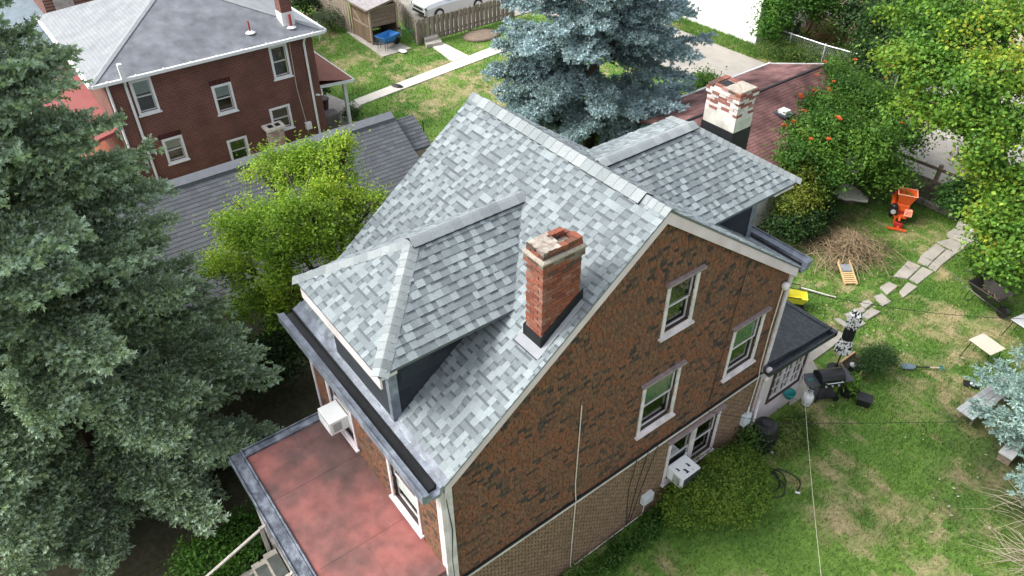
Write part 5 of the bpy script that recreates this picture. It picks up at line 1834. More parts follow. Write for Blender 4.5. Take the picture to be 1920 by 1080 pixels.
# gutters, downspouts
g = MB()
g.bar((e0 + 0.05, ey0, ez - 0.06), (e0 + 0.05, ey1, ez - 0.06), 0.12, 0.11).bar((e0, ey0 - 0.05, ez - 0.06), (e1, ey0 - 0.05, ez - 0.06), 0.12, 0.11).bar((e0, ey1 + 0.05, ez - 0.06), (e1, ey1 + 0.05, ez - 0.06), 0.12, 0.11)
g.build('gutter', M_WHITE, nh)
for i in range(9):
    y = ey0 + 0.5 + i * 0.95
    MB().box(e0 - 0.06, e0 + 0.1, y - 0.02, y + 0.02, ez - 0.002, ez + 0.012).build('gutter_strap', M_WHITE, nh)
for y in (-3.86, 2.84):
    MB().tube([(e0 + 0.03, y, ez - 0.1), (XN + 0.08, y + 0.02, ez - 0.42), (XN + 0.07, y + 0.02, 0.1)], 0.05, 6).build('downspout', M_WHITE, nh)
MB().tube([(XN + 0.07, -4.42, 4.9), (XN + 0.07, -4.42, 0.1)], 0.05, 6).build('downspout', M_WHITE, nh)
MB().box(e0 - 0.05, e0 + 0.12, -3.93, -3.78, ez - 0.05, ez + 0.5).build('vent_duct', M_WHITE, nh)
for px_, py_, zz_, h in ((468, 55, 5.9, 0.45), (545, 44, 5.75, 0.5)):
    q = G(px_, py_, 5.5)
    z0_ = ez + 0.37 * min(e0 - q[0], ey1 - q[1])
    for it in range(6):
        q = G(px_, py_, z0_)
        z0_ = ez + 0.37 * min(e0 - q[0], ey1 - q[1])
    MB().tube([(q[0], q[1], z0_ - 0.05), (q[0], q[1], z0_ + h)], 0.055 if h > .46 else 0.035, 8).build('vent_pipe', mat('red_vent', (0.32, 0.05, 0.05), 0.6), nh)
    MB().lathe([(0.2, 0), (0.09, 0.06)], 8, Matrix.Translation((q[0], q[1], z0_ + 0.01))).build('vent_flashing', M_WHITE, nh)
q = G(533, 20, 6.0)
q = G(531, 12, 6.0)
nch = MB().box(q[0] - .25, q[0] + .25, q[1] - .22, q[1] + .22, 4.5, 7.4).build('chimney', M_NBX, nh)
MB().box(q[0] - .27, q[0] + .27, q[1] - .24, q[1] + .24, 5.0, 5.85).build('flashing', M_WHITE, nch)
MB().box(q[0] - .3, q[0] + .3, q[1] - .27, q[1] + .27, 7.401, 7.48).build('chimney_cap', M_CONC, nch)
# cable, meter, stubby white chimney standing by the wall
MB().tube([(XN + .03, 2.3, 4.8), (XN + .03, 2.25, 3.0), (XN + .03, 2.4, 1.0)], 0.012, 4).build('cable', M_CABLEW, nh)
MB().box(XN, XN + .15, 2.3, 2.55, 1.15, 1.45).build('meter_box', M_WHITE, nh, bevel=0.01)
stub = MB().box(XN + .02, XN + .5, .62, 1.2, 0, 1.75)
stub_o = stub.build('outer_chimney', mat('flaking_painted_brick', (0.42, 0.26, 0.22), 0.9, var=0.3, scale=9, bump=0.4, col2=(0.6, 0.55, 0.5), blotch=4), nh)
MB().box(XN + .0, XN + .58, .5, 1.3, 1.75, 1.85).build('chimney_cap', mat('cream_cap', (0.68, 0.63, 0.55), 0.8), stub_o)
for a in (.66, .96):
    MB().box(XN + .15, XN + .42, a, a + .2, 1.851, 1.856).build('flue_opening', M_FLASH, stub_o)
# rear porch with brown hip roof
pz0, pz1 = 2.45, 3.05
px0, px1, py1 = -26.2, -21.9, 5.0
pr = MB().poly([(px1, 3.25, pz0 + .35), (px1 + .1, py1, pz0), (px0, py1, pz0), (px0, 3.25, pz1)]).poly([(px1, 3.25, pz0 - .02), (px0, 3.25, pz0 - .02), (px0, py1, pz0 - .08), (px1 + .1, py1, pz0 - .08)])
pro = pr.build('porch_roof', mat('brown_porch_roof', (0.22, 0.085, 0.06), 0.8, var=0.15, scale=3), nh)
MB().bar((px1 + .1, 3.25, pz0 + .1), (px1 + .1, py1, pz0 - .04), .05, .12).bar((px1 + .1, py1, pz0 - .04), (px0, py1, pz0 - .04), .05, .12).build('porch_fascia', M_WHITE, pro)
for x in (px1 - 0.25, px0 + 0.2):
    MB().box(x - .07, x + .07, py1 - .4, py1 - .26, 0, pz0 - .05).build('porch_post', M_WHITE, pro)
MB().tube([(XN + .06, 3.0, 2.5), (XN - .1, 3.32, 2.35), (XN - .3, 3.4, 2.5)], .045, 6).build('downspout', M_WHITE, nh)
# front porch in red paint, on the street side
fp = MB().poly([(XN - 0.3, -4.5, 3.1), (XB + 1, -4.5, 3.1), (XB + 1, -6.4, 2.72), (XN - 0.3, -6.4, 2.72)][::-1]).poly([(XN - .3, -4.5, 2.98), (XN - .3, -6.4, 2.6), (XB + 1, -6.4, 2.6), (XB + 1, -4.5, 2.98)][::-1]).poly([(XN - .3, -4.5, 2.98), (XN - .3, -4.5, 3.1), (XN - .3, -6.4, 2.72), (XN - .3, -6.4, 2.6)])
fpo = fp.build('porch_roof', mat('salmon_red_roof', (0.22, 0.06, 0.055), 0.7, var=0.12, scale=2), nh)
for x in (XN - .6, -25, XB + 1.3):
    MB().box(x - .1, x + .1, -6.3, -6.1, 0, 2.65).build('porch_post', M_TRIM, fpo)
MB().box(XB + 1, XN - .3, -6.35, -4.5, 0, .5).build('porch_floor', mat('salmon_floor', (0.45, 0.16, 0.10), .8), nh)

# ------------------------------------------------------------------ brick house beyond, with blue-grey porch roof
fh = thing('brick_house', 'brick house at the far edge with blue grey porch roof and red gutter', 'house', (-34, -4, 0))
MB().box(-41, -33.0, -4.2, 4.5, 0, 6.5).build('wall', M_NBX, fh)
MB().poly([(-32.6, -4.6, 6.5), (-32.6, 4.9, 6.5), (-37, .1, 8.6)]).poly([(-41.4, -4.6, 6.5), (-32.6, -4.6, 6.5), (-37, .1, 8.6)]).poly([(-32.6, 4.9, 6.5), (-41.4, 4.9, 6.5), (-37, .1, 8.6)]).poly([(-41.4, 4.9, 6.5), (-41.4, -4.6, 6.5), (-37, .1, 8.6)]).build('roof', mat('slate_roof', (0.12, 0.13, 0.15), .8), fh)
a0, a1, b0, b1 = -40, -30.6, -7.6, -4.2
pr = MB().poly([(a1, b1, 3.0), (a1 - 2.2, b1, 3.75), (a1, b0, 2.9)][::-1]).poly([(a1, b0, 2.9), (a1 - 2.2, b1, 3.75), (a0, b1, 3.75), (a0, b0, 2.9)][::-1])
pf = pr.build('porch_roof', mat('blue_grey_roof', (0.13, 0.17, 0.20), 0.8, var=0.25, scale=3, bump=.4, bscale=20), fh)
MB().bar((a1 + .05, b1, 2.93), (a1 + .05, b0, 2.85), .1, .12).bar((a1, b0 - .05, 2.85), (a0, b0 - .05, 2.85), .1, .12).build('gutter', mat('red_gutter', (0.30, 0.035, 0.035), .5), pf)
for x in (a1 - .3, a1 - 3):
    MB().box(x - .15, x + .15, b0 + .2, b0 + .5, 0, 2.85).build('porch_post', M_NBX, pf)
MB().box(a0, a1, b0 + .1, b1, 0, .5).build('porch_floor', M_CONC, fh)
MB().box(-32.995, -32.95, -3.8, -3.0, 3.0, 6.3).build('white_stair_rail', mat('grey_board', (0.4, 0.36, 0.35), .8), fh)

# ------------------------------------------------------------------ low house with dark grey roof between the houses
M_LOWSH = M_SHINGLE
lg = thing('low_building', 'low building with plain dark grey shingle roof behind the yellow green tree', 'building', (-15.1, -2.5, 0))
gx, gz, gs = -15.1, 4.0, 0.61
gy0, gy1 = -8.5, 3.15
xe = -11.5
ze_ = gz - gs * (xe - gx)
xf = -18.4
MB().box(xf + .2, xe - .25, gy0 + .15, gy1 - .12, 0, ze_ + 0.02).prism([(xf + .2, gy1 - .12, ze_), (xe - .25, gy1 - .12, ze_), (gx, gy1 - .12, gz - .14)], (0, -0.2, 0)).build('wall', mat('tan_wall', (0.42, 0.36, 0.29), .9, var=.15, scale=2), lg)
dk = MB()
dk.prism([(gx, gy0, gz), (xe, gy0, ze_), (xe, gy1, ze_), (gx, gy1, gz)], (0, 0, -.07))
dk.prism([(gx, gy1, gz), (xf, gy1, gz - gs * (gx - xf)), (xf, gy0, gz - gs * (gx - xf)), (gx, gy0, gz)], (0, 0, -.07))
lroof = dk.build('roof', mat('dark_deck', (0.09, 0.095, 0.105), .9), lg)
st_ = MB()
Fl = Frame((xe, gy0, ze_), (0, 1, 0), (-1, 0, gs))
LL = (xe - gx) * math.hypot(1, gs)
lowt = []
for t in tabs([(0, 0), (gy1 - gy0, 0), (gy1 - gy0, LL - .05), (0, LL - .05)], .145, (.22, .28, .33), rg):
    f_ = rg.choice((.9, .97, 1.03, 1.1))
    c_ = (0.108 * f_, 0.116 * f_, 0.127 * f_)
    lowt.append((t, c_))
lowr = sorted([i for i, q_ in enumerate(lowt) if q_[0][7]], key=lambda i: (Fl.P(lowt[i][0][0], lowt[i][0][2]) - Vector((-13.4, 1.3, 3.0))).length)
lowp = set(lowr[:300])
for i, (t, c_) in enumerate(lowt):
    if i in lowp:
        link(bpy.data.objects.new('shingle', piece('low_shingle', t[1] - t[0], .145, .010, c_, M_SHINGLE, gap=.003)), lroof, Fl.M(t[0], t[2]))
    else:
        emit_tab(st_, Fl, t[6], t[2], .145, .010, c_)
tag(st_.build('shingles', M_SHINGLE, lg), kind='stuff')
vent = MB().prism([(gx, gy0, gz + .10), (gx + .24, gy0, gz + .10 - .24 * gs), (gx + .24, gy1 - .03, gz + .10 - .24 * gs), (gx, gy1 - .03, gz + .10)], (0, 0, -.1))
vent.prism([(gx, gy1 - .03, gz + .10), (gx - .24, gy1 - .03, gz + .10 - .24 * gs), (gx - .24, gy0, gz + .10 - .24 * gs), (gx, gy0, gz + .10)], (0, 0, -.1))
vent.build('ridge_vent', mat('ridge_cap_grey', (0.155, 0.166, 0.185), .9, var=.12, scale=5), lroof)
# small lower extension roof at the end
ex = MB()
z2 = 3.72
ex.prism([(gx, gy1 - .02, z2), (gx + 1.15, gy1 - .02, z2 - 1.15 * gs), (gx + 1.15, 3.98, z2 - 1.15 * gs), (gx, 3.98, z2)], (0, 0, -.06))
ex.prism([(gx, 3.98, z2), (gx - 1.15, 3.98, z2 - 1.15 * gs), (gx - 1.15, gy1 - .02, z2 - 1.15 * gs), (gx, gy1 - .02, z2)], (0, 0, -.06))
exo = ex.build('extension_roof', lroof.data.materials[0], lg)
s2 = MB()
Fl2 = Frame((gx + 1.15, gy1 - .02, z2 - 1.15 * gs), (0, 1, 0), (-1, 0, gs))
for t in tabs([(0, 0), (.85, 0), (.85, 1.15 * math.hypot(1, gs)), (0, 1.15 * math.hypot(1, gs))], .145, (.22, .28, .33), rg):
    f_ = rg.uniform(.82, 1.2)
    emit_tab(s2, Fl2, t[6], t[2], .145, .013, (0.112 * f_, 0.120 * f_, 0.134 * f_))
tag(s2.build('extension_shingles', M_SHINGLE, exo), kind='stuff')
MB().box(gx - .95, gx + .95, gy1 - .1, 3.85, 0, z2 - .72).build('extension_wall', mat('tan_wall2', (0.40, 0.34, 0.28), .9), lg)

# ------------------------------------------------------------------ brown garage under the vine
bg_ = thing('garage', 'low garage with faded brown shingle roof below the rear dormer', 'garage', (-9.3, 16.3, 0))
hx, hz, hs_ = -9.5, 3.2, 0.32
hy0, hy1 = 11.6, 20.6
hxe, hxf = -6.0, -12.1
MB().box(hxf + .2, hxe - .2, hy0 + .1, hy1 - .12, 0, hz - hs_ * (hxe - hx) - 0.02).build('wall', mat('white_garage_wall', (0.6, 0.58, 0.54), .8), bg_)
dk = MB()
dk.prism([(hx, hy0, hz), (hxe, hy0, hz - hs_ * (hxe - hx)), (hxe, hy1, hz - hs_ * (hxe - hx)), (hx, hy1, hz)], (0, 0, -.06))
dk.prism([(hx, hy1, hz), (hxf, hy1, hz - hs_ * (hx - hxf)), (hxf, hy0, hz - hs_ * (hx - hxf)), (hx, hy0, hz)], (0, 0, -.06))
broof = dk.build('roof', mat('brown_deck', (0.10, 0.05, 0.045), .9), bg_)
s3 = MB()
M_BRSH = mat('brown_shingle', attr=True, rough=.95, var=.25, scale=8, bump=.3, bscale=120, col2=(0.09, 0.045, 0.042), blotch=1.0)
for O, U, V_, Lx in (((hxe, hy0, hz - hs_ * (hxe - hx)), (0, 1, 0), (-1, 0, hs_), hxe - hx), ((hxf, hy1, hz - hs_ * (hx - hxf)), (0, -1, 0), (1, 0, hs_), hx - hxf)):
    f = Frame(O, U, V_)
    Lh = Lx * math.hypot(1, hs_)
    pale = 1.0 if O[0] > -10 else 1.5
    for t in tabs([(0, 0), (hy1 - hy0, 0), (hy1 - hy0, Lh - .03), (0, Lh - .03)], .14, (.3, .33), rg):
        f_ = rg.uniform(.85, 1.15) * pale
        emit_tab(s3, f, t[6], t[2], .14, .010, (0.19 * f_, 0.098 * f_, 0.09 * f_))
tag(s3.build('shingles', M_BRSH, bg_), kind='stuff')
MB().box(hx - .03, hx + .07, hy0, hy1, hz - .01, hz + .035).build('ridge_strip', M_FLASH, broof)
dn = Vector((0, 0, -.16))
q0, q1, q2 = Vector((hx, hy1 + .01, hz + .03)), Vector((hxf - .03, hy1 + .01, hz - hs_ * (hx - hxf) + .03)), Vector((hxe, hy1 + .01, hz - hs_ * (hxe - hx) + .03))
MB().prism([q0, q1, q1 + dn, q0 + dn], (0, .06, 0)).prism([q0, q2, q2 + dn, q0 + dn], (0, .06, 0)).build('rake_board', M_WHITE, broof)
MB().box(hxf - .1, hxf - .01, hy0, hy1 + .05, q1.z - .14, q1.z + .01).build('gutter', M_WHITE, broof)
qv = G(1470, 212, 2.85)
MB().box(qv[0] - .32, qv[0] + .32, qv[1] - .3, qv[1] + .3, 2.80, 2.87).build('vent_flashing', M_TAR, broof)
MB().box(qv[0] - .17, qv[0] + .17, qv[1] - .17, qv[1] + .17, 2.75, 2.99).build('skylight', M_WHITE, broof)
qv = G(1467, 158, 3.08)
MB().prism([(qv[0] - .2, qv[1] - .5, 3.07), (qv[0] + .25, qv[1] - .55, 2.97), (qv[0] + .2, qv[1] + .3, 2.985), (qv[0] - .1, qv[1] + .55, 3.06)], (0, 0, .03)).build('bare_patch', M_ALU, broof)

# ------------------------------------------------------------------ white building beyond the alley
wb = thing('white_building', 'plain white block building beyond the alley', 'building', (-26, 31, 0))
MB().box(-40, -17.72, 27.3, 36, -.1, 3.6).build('wall', mat('white_wall', (0.84, 0.83, 0.80), .7, var=.04, scale=1.0), wb)
MB().box(-40.1, -17.62, 27.2, 36.1, 3.6, 3.75).build('roof', M_COAT, wb)
MB().box(-40, -17.72, 27.285, 27.2985, 1.55, 1.58).build('board_seam', mat('seam', (0.6, 0.59, 0.57), .8), wb)
# ivy-grown house beyond
iv = thing('ivy_house', 'tan walled house grown over with ivy behind the fence', 'house', (-17, 35, 0))
MB().box(-21.5, -13.5, 31.9, 40, -.1, 4.5).build('wall', mat('tan_brick', (0.40, 0.29, 0.21), .9, var=.15, scale=2), iv)
MB().prism([(-22, 31.5, 4.4), (-13, 31.5, 4.4), (-13, 35.8, 6.6), (-22, 35.8, 6.6)], (0, 0, .15)).build('roof', M_NBX if False else mat('ivy_house_roof', (0.13, 0.12, 0.12), .9), iv)
MB().tube([(-15.2, 31.5, 4.3), (-15.3, 31.75, 3.0), (-15.3, 31.75, .1)], .07, 6).build('downspout', M_WHITE, iv)
MB().box(-16.6, -16.3, 31.86, 31.9, 1.0, 1.5).build('meter_box', M_WHITE, iv)
# white downspout leaning / pole in front
hv = thing('heat_pump', 'grey outdoor condenser unit standing by the ivy wall', 'condenser', (*XY(1478, 64, 0), 0))
hq = hv.location
MB().box(hq.x - .42, hq.x + .42, hq.y - .42, hq.y + .42, .05, .8).build('casing', mat('condenser_dark', (0.05, 0.055, 0.06), .5, var=.2), hv, bevel=.03)
MB().box(hq.x - .45, hq.x + .45, hq.y - .45, hq.y + .45, .8, .86).build('top_cover', mat('condenser_grey', (0.5, 0.52, 0.54), .5), hv, bevel=.02)
MB().lathe([(.26, 0), (.26, .015), (.1, .03)], 16, Matrix.Translation((hq.x, hq.y, .86))).build('fan_grille', M_PLASTIC_BLACK, hv)
MB().box(hq.x - .5, hq.x + .5, hq.y - .5, hq.y + .5, -.05, .05).build('pad', M_CONC, hv)
# house behind the hedge, only corners show
bh = thing('far_building', 'tan building with red trim behind the tall hedge', 'building', (-8, 41, 0))
MB().box(-14, -2, 38, 46, -.1, 3.6).build('wall', mat('tan_far_wall', (0.48, 0.40, 0.31), .9, var=.1), bh)
MB().box(-14.2, -1.8, 37.8, 46.2, 3.6, 3.9).build('roof', mat('far_roof', (0.2, 0.09, 0.08), .9), bh)
# ------------------------------------------------------------------ chain link fence
cf = thing('chain_link_fence', 'chain link fence with bright top rail along the alley', 'fence', (-14, 27.15, 0))
fa, fb = Vector((-17.6, 27.2, 0)), Vector((-9.6, 27.65, 0))
nps = 5
M_GALV = mat('galvanised_steel', (0.62, 0.64, 0.66), .4, metal=.5, var=.12, scale=8)
for i in range(nps):
    p = fa.lerp(fb, i / (nps - 1))
    MB().tube([p, p + Vector((0, 0, 1.25))], .035, 7).build('post', M_GALV, cf)
MB().tube([fa + Vector((0, 0, 1.22)), fa.lerp(fb, .5) + Vector((0, 0, 1.16)), fa.lerp(fb, .75) + Vector((0, 0, 1.24)), fb + Vector((0, 0, 1.2))], .028, 6).build('top_rail', M_GALV, cf)
m = MB()
Lf = (fb - fa).length
dr = (fb - fa).normalized()
k = int(Lf / .14)
for i in range(k):
    for s_ in (1, -1):
        a_ = fa + dr * (i * .14) + Vector((0, 0, .03 if s_ > 0 else 1.2))
        pts = [a_]
        L_ = min(1.17, Lf - i * .14)
        b_ = a_ + dr * L_ + Vector((0, 0, s_ * L_))
        m.tube([a_, b_], .0035, 3, cap=False)
m.build('mesh_wire', M_GALV, cf)
for px_, py_, h in ((1675, 155, 1.9), (1690, 120, 2.2)):
    q = G(px_, py_)
    tag(MB().tube([(q[0], q[1], -.05), (q[0] + .05, q[1], h)], .04, 7).build('steel_post', M_GALV), 'leaning galvanised steel post beside the tall hedge' if h < 2 else 'upright steel post in front of the tall hedge', 'post')
# board fence with rails along the back of the garden
gf = thing('garden_fence', 'dark old wooden rail fence behind the bare bed', 'fence', (-2.8, 20.6, 0))
ga, gb = Vector((-5.6, 20.5, 0)), Vector((2.2, 20.9, 0))
for i in range(5):
    p = ga.lerp(gb, i / 4)
    MB().box(p.x - .07, p.x + .07, p.y - .07, p.y + .07, -.1, 1.05).build('post', M_WOOD, gf)
for z in (.35, .9):
    MB().bar(ga + Vector((0, -.09, z)), gb + Vector((0, -.09, z)), .04, .12).build('rail', M_WOOD, gf)
# thin iron post fence near the low building
q = G(797, 278)
ip = thing('iron_fence', 'thin black iron post with wire beside the dark grey roof', 'fence', (q[0], q[1], 0))
MB().tube([(q[0], q[1], -.1), (q[0], q[1], 1.3)], .022, 6).build('post', M_STEEL_BLACK, ip)
MB().tube([(q[0], q[1], 1.15), (q[0] - 1.2, q[1] + 4, 1.1)], .008, 4).tube([(q[0], q[1], 1.15), (q[0] + 2.2, q[1] - 2.6, 1.1)], .008, 4).build('wire', M_STEEL_BLACK, ip)

# ------------------------------------------------------------------ picket fence, shed, board fence
pf_ = thing('picket_fence', 'weathered grey picket fence around the parked car', 'fence', (-29.05, 12.4, 0))


def pickets(a, b, n, h, skip=()):
    a, b = Vector(a), Vector(b)
    d = (b - a).normalized()
    s = Vector((-d.y, d.x, 0))
    for i in range(n):
        if i in skip:
            continue
        p = a.lerp(b, (i + .5) / n) + s * (.025 if i % 2 else -.025)
        f = R.uniform(.75, 1.2)
        c = (0.24 * f, 0.205 * f, 0.165 * f)
        w = (b - a).length / n * .46
        hh = h * R.uniform(.97, 1.03)
        m = MB()
        pl = [p - d * w, p + d * w, p + d * w + Vector((0, 0, hh - .07)), p + d * w * .4 + Vector((0, 0, hh)), p - d * w * .4 + Vector((0, 0, hh)), p - d * w + Vector((0, 0, hh - .07))]
        m.prism([q + Vector((0, 0, .05)) for q in pl], s * .02, c)
        m.build('picket', M_WOODG, pf_)
    m = MB()
    for z in (.35, 1.0):
        m.bar(a + Vector((0, 0, z)), b + Vector((0, 0, z)), .03, .09, (0.17, 0.14, 0.11))
    m.build('rail', M_WOODG, pf_)


Ac = (-29.05, 12.45, 0)
pickets(Ac, (-29.2, 19.2, 0), 44, 1.3)
pickets((-35.6, 14.3, 0), Ac, 40, 1.3)
for p in (Ac, (-29.2, 16, 0), (-29.25, 19.25, 0)):
    MB().box(p[0] - .06, p[0] + .06, p[1] - .06, p[1] + .06, 0, 1.25, col=(0.2, 0.17, 0.14)).build('post', M_WOODG, pf_)
bf = thing('board_fence', 'tall tan board fence beside the wooden shed', 'fence', (-35.5, 10.4, 0))
for i in range(28):
    x = -33.0 - i * .19
    f = R.uniform(.85, 1.12)
    MB().box(x - .088, x + .088, 10.36 - (i % 2) * .012, 10.385, .03, 1.85, col=(0.34 * f, 0.285 * f, 0.225 * f)).build('board', M_WOODG, bf)
MB().box(-38.4, -32.9, 10.386, 10.42, .4, .5, col=(.2, .17, .13)).build('rail', M_WOODG, bf)
sh = thing('shed', 'weathered wooden lean-to shed on a concrete slab', 'shed', (-31.6, 11.3, 0))
sx0, sx1, sy0, sy1 = -32.7, -30.55, 10.42, 12.1
for i in range(14):
    x = sx0 + .07 + i * (sx1 - sx0) / 14
    f = R.uniform(.8, 1.2)
    MB().box(x - .07, x + .075, sy0, sy0 + .025, .05, 1.9, col=(0.19 * f, 0.135 * f, 0.09 * f)).build('plank', M_WOODG, sh)
for i in range(10):
    z = .95 + i * .105
    f = R.uniform(.8, 1.2)
    MB().box(sx1 - .025, sx1, sy0 + .03, sy1, z, z + .098, col=(0.23 * f, 0.17 * f, 0.12 * f)).build('plank', M_WOODG, sh)
MB().box(sx0, sx0 + .03, sy0 + .03, sy1, .05, 1.95, col=(.16, .12, .09)).box(sx0 + .03, sx1 - .03, sy1 - .03, sy1, .05, 2.0, col=(.13, .10, .08)).build('back_wall', M_WOODG, sh)
for x, y in ((sx0, sy0), (sx1, sy0), (sx1, sy1)):
    MB().box(x - .05, x + .05, y - .05, y + .05, 0, 1.95, col=(0.42, 0.33, 0.23)).build('post', M_WOODG, sh)
m = MB().bar((sx0 + .3, sy0 - .015, 1.5), (sx1 - .9, sy0 - .015, .9), .02, .1, (.36, .3, .22)).bar((sx0 + .15, sy0 - .012, .95), (sx1 - .25, sy0 - .012, .95), .02, .09, (.33, .27, .2)).build('door_brace', M_WOODG, sh)
rf_ = MB().prism([(sx0 - .25, sy0 - .25, 1.95), (sx1 + .25, sy0 - .25, 1.95), (sx1 + .25, sy1 + .2, 2.35), (sx0 - .25, sy1 + .2, 2.35)], (0, 0, .06)).build('roof', mat('shed_shingle', (0.30, 0.28, 0.28), .9, var=.3, scale=8, bump=.4, bscale=40), sh)
MB().bar((sx1 + .26, sy0 - .26, 1.96), (sx1 + .26, sy1 + .21, 2.36), .03, .1).bar((sx0 - .25, sy0 - .27, 1.97), (sx1 + .25, sy0 - .27, 1.97), .03, .1).build('roof_edge', M_WOOD, sh)
# ------------------------------------------------------------------ yard objects
def RZ(x, y, a, z=0.0):
    return Matrix.Translation((x, y, z)) @ Matrix.Rotation(math.radians(a), 4, 'Z')


def TB(M, *pts):
    return [M @ Vector(p) for p in pts]


# wood chipper --------------------------------------------------------------
x, y = XY(1682, 412)
ch = thing('wood_chipper', 'bright orange garden wood chipper with square hopper and chute', 'chipper', (x, y, 0))
M = RZ(x, y, 30)
M_OR = mat('orange_paint', (0.62, 0.095, 0.02), .4, var=.1, spec=.5)
M_ORL = mat('pale_orange_edge', (0.75, 0.30, 0.20), .4, var=.05)


def frustum(M, x0, x1, y0, y1, z0, X0_, X1_, Y0_, Y1_, z1, mb=None, top=True):
    mb = mb or MB()
    vs = [(x0, y0, z0), (x1, y0, z0), (x1, y1, z0), (x0, y1, z0), (X0_, Y0_, z1), (X1_, Y0_, z1), (X1_, Y1_, z1), (X0_, Y1_, z1)]
    fs = [(3, 2, 1, 0), (0, 1, 5, 4), (1, 2, 6, 5), (2, 3, 7, 6), (3, 0, 4, 7)] + ([(4, 5, 6, 7)] if top else [])
    return mb.mesh(vs, fs, None, M)


hp = frustum(M, -.18, .2, -.16, .16, .75, -.3, .34, -.27, .27, 1.2, top=False)
hp = hp.build('hopper', M_OR, ch)
sm = hp.modifiers.new('thick', 'SOLIDIFY')
sm.thickness = .012
r_ = MB()
frame3(r_, Frame(M @ Vector((-.3, -.27, 1.2)), M.to_3x3() @ Vector((1, 0, 0)), M.to_3x3() @ Vector((0, 1, 0))), -.015, .655, -.015, .555, .035, -.01, .015)
r_.build('hopper_rim', M_ORL, ch)
MB().box(-.2, .22, -.18, .18, .5, .76, M).box(-.16, .2, -.14, .14, .42, .5, M).build('housing', M_OR, ch, bevel=.02)
cp = MB().tube(TB(M, (-.28, -.02, .6), (-.34, -.02, .85), (-.38, -.06, 1.05), (-.46, -.14, 1.18)), [.11, .095, .09, .085], 4)
cp.build('chute', M_OR, ch)
MB().tube(TB(M, (-.46, -.14, 1.17), (-.54, -.22, 1.2)), [.09, .10], 4).build('chute_flap', M_PLASTIC_BLACK, ch)
MB().box(-.42, -.12, -.34, -.05, .36, .6, M).lathe([(.13, 0), (.13, .12), (.08, .17)], 12, M @ Matrix.Translation((-.27, -.2, .58))).build('engine', M_PLASTIC_BLACK, ch, bevel=.02)
MB().tube(TB(M, (-.27, -.34, .5), (-.27, -.38, .5)), .09, 10).build('engine_cover', M_GALV, ch)
r_ = MB()
frame3(r_, Frame(M @ Vector((.1, -.36, .42)), M.to_3x3() @ Vector((1, 0, 0)), M.to_3x3() @ Vector((0, .6, .8))), 0, .26, 0, .24, .035, -.02, .03)
r_.box(.12, .34, -.3, -.1, .36, .6, M)
r_.build('side_feeder', M_ORL, ch)
for s_ in (-.3, .26):
    MB().tube(TB(M, (s_, .22, .2), (s_ + .09, .22, .2)), .2, 18).build('wheel', M_PLASTIC_BLACK, ch)
    MB().tube(TB(M, (s_ - .004, .22, .2), (s_ + .094, .22, .2)), .09, 12).build('wheel_rim', M_ORL, ch)
MB().box(-.22, .24, -.3, .24, .26, .36, M).bar(M @ Vector((0, -.3, .3)), M @ Vector((0, -.75, .1)), .07, .07).bar(M @ Vector((-.35, -.76, .05)), M @ Vector((.3, -.76, .05)), .07, .07).box(-.16, -.1, -.34, -.28, 0, .3, M).build('frame', M_OR, ch)
MB().bar(M @ Vector((.3, .1, .45)), M @ Vector((.44, .1, 1.15)), .025, .025).build('push_handle', M_STEEL_BLACK, ch)
q = XY(1682, 428)
gc = thing('petrol_can', 'small dark red petrol can on the grass before the orange chipper', 'can', (*q, 0))
Mq = RZ(*q, 20)
MB().box(-.15, .15, -.1, .1, 0, .26, Mq).build('can_body', mat('dark_red_plastic', (0.28, 0.02, 0.02), .4), gc, bevel=.04)
MB().tube(TB(Mq, (.1, 0, .25), (.14, 0, .34), (.2, 0, .36)), .022, 7).bar(Mq @ Vector((-.1, 0, .29)), Mq @ Vector((.05, 0, .29)), .03, .03).build('spout', M_PLASTIC_BLACK, gc)
# round stone slab table
x, y = XY(1590, 374)
sd_t = thing('stone_slab', 'pale flat stone slab lying under the vine', 'stone', (x, y, 0))
pts = []
for k in range(14):
    a = k / 14 * 6.283
    r = .55 * (1 + .18 * math.sin(3 * a + 1) + R.uniform(-.06, .06))
    pts.append((x + math.cos(a) * r * 1.15, y + math.sin(a) * r * .95, .22))
MB().prism(pts, (0, 0, .1)).build('slab_top', M_CONCW, sd_t, bevel=.02)
MB().box(x - .3, x + .3, y - .25, y + .25, -.05, .221).build('slab_base', M_WOOD, sd_t)

# brush pile: several hundred loose sticks in one heap
x0_, y0_ = XY(1588, 470)
m = MB()
rb = random.Random(12)
TW = [(0.26, 0.19, 0.11), (0.20, 0.14, 0.085), (0.32, 0.25, 0.15), (0.14, 0.10, 0.065)]
for i in range(1100):
    r = abs(rb.gauss(0, .6))
    a = rb.uniform(0, 6.283)
    cx, cy = x0_ + r * math.cos(a) * 1.2, y0_ + r * math.sin(a) * 1.5
    hmax = .5 * math.exp(-(r / .85) ** 2)
    cz = rb.uniform(.02, max(.05, hmax))
    L = rb.uniform(.3, 1.1)
    b_ = rb.gauss(2.3, .9)
    d = Vector((math.cos(b_), math.sin(b_), rb.uniform(-.25, .3)))
    c0 = Vector((cx, cy, cz)) - d * L / 2
    c1 = Vector((cx, cy, cz)) + d * L / 2
    c0.z = max(.015, c0.z)
    c1.z = max(.015, c1.z)
    md = c0.lerp(c1, .5) + Vector((rb.uniform(-.06, .06), rb.uniform(-.06, .06), rb.uniform(0, .08)))
    w = rb.uniform(.005, .013)
    m.tube([c0, md, c1], [w, w * .8, w * .4], 3, rb.choice(TW), cap=False)
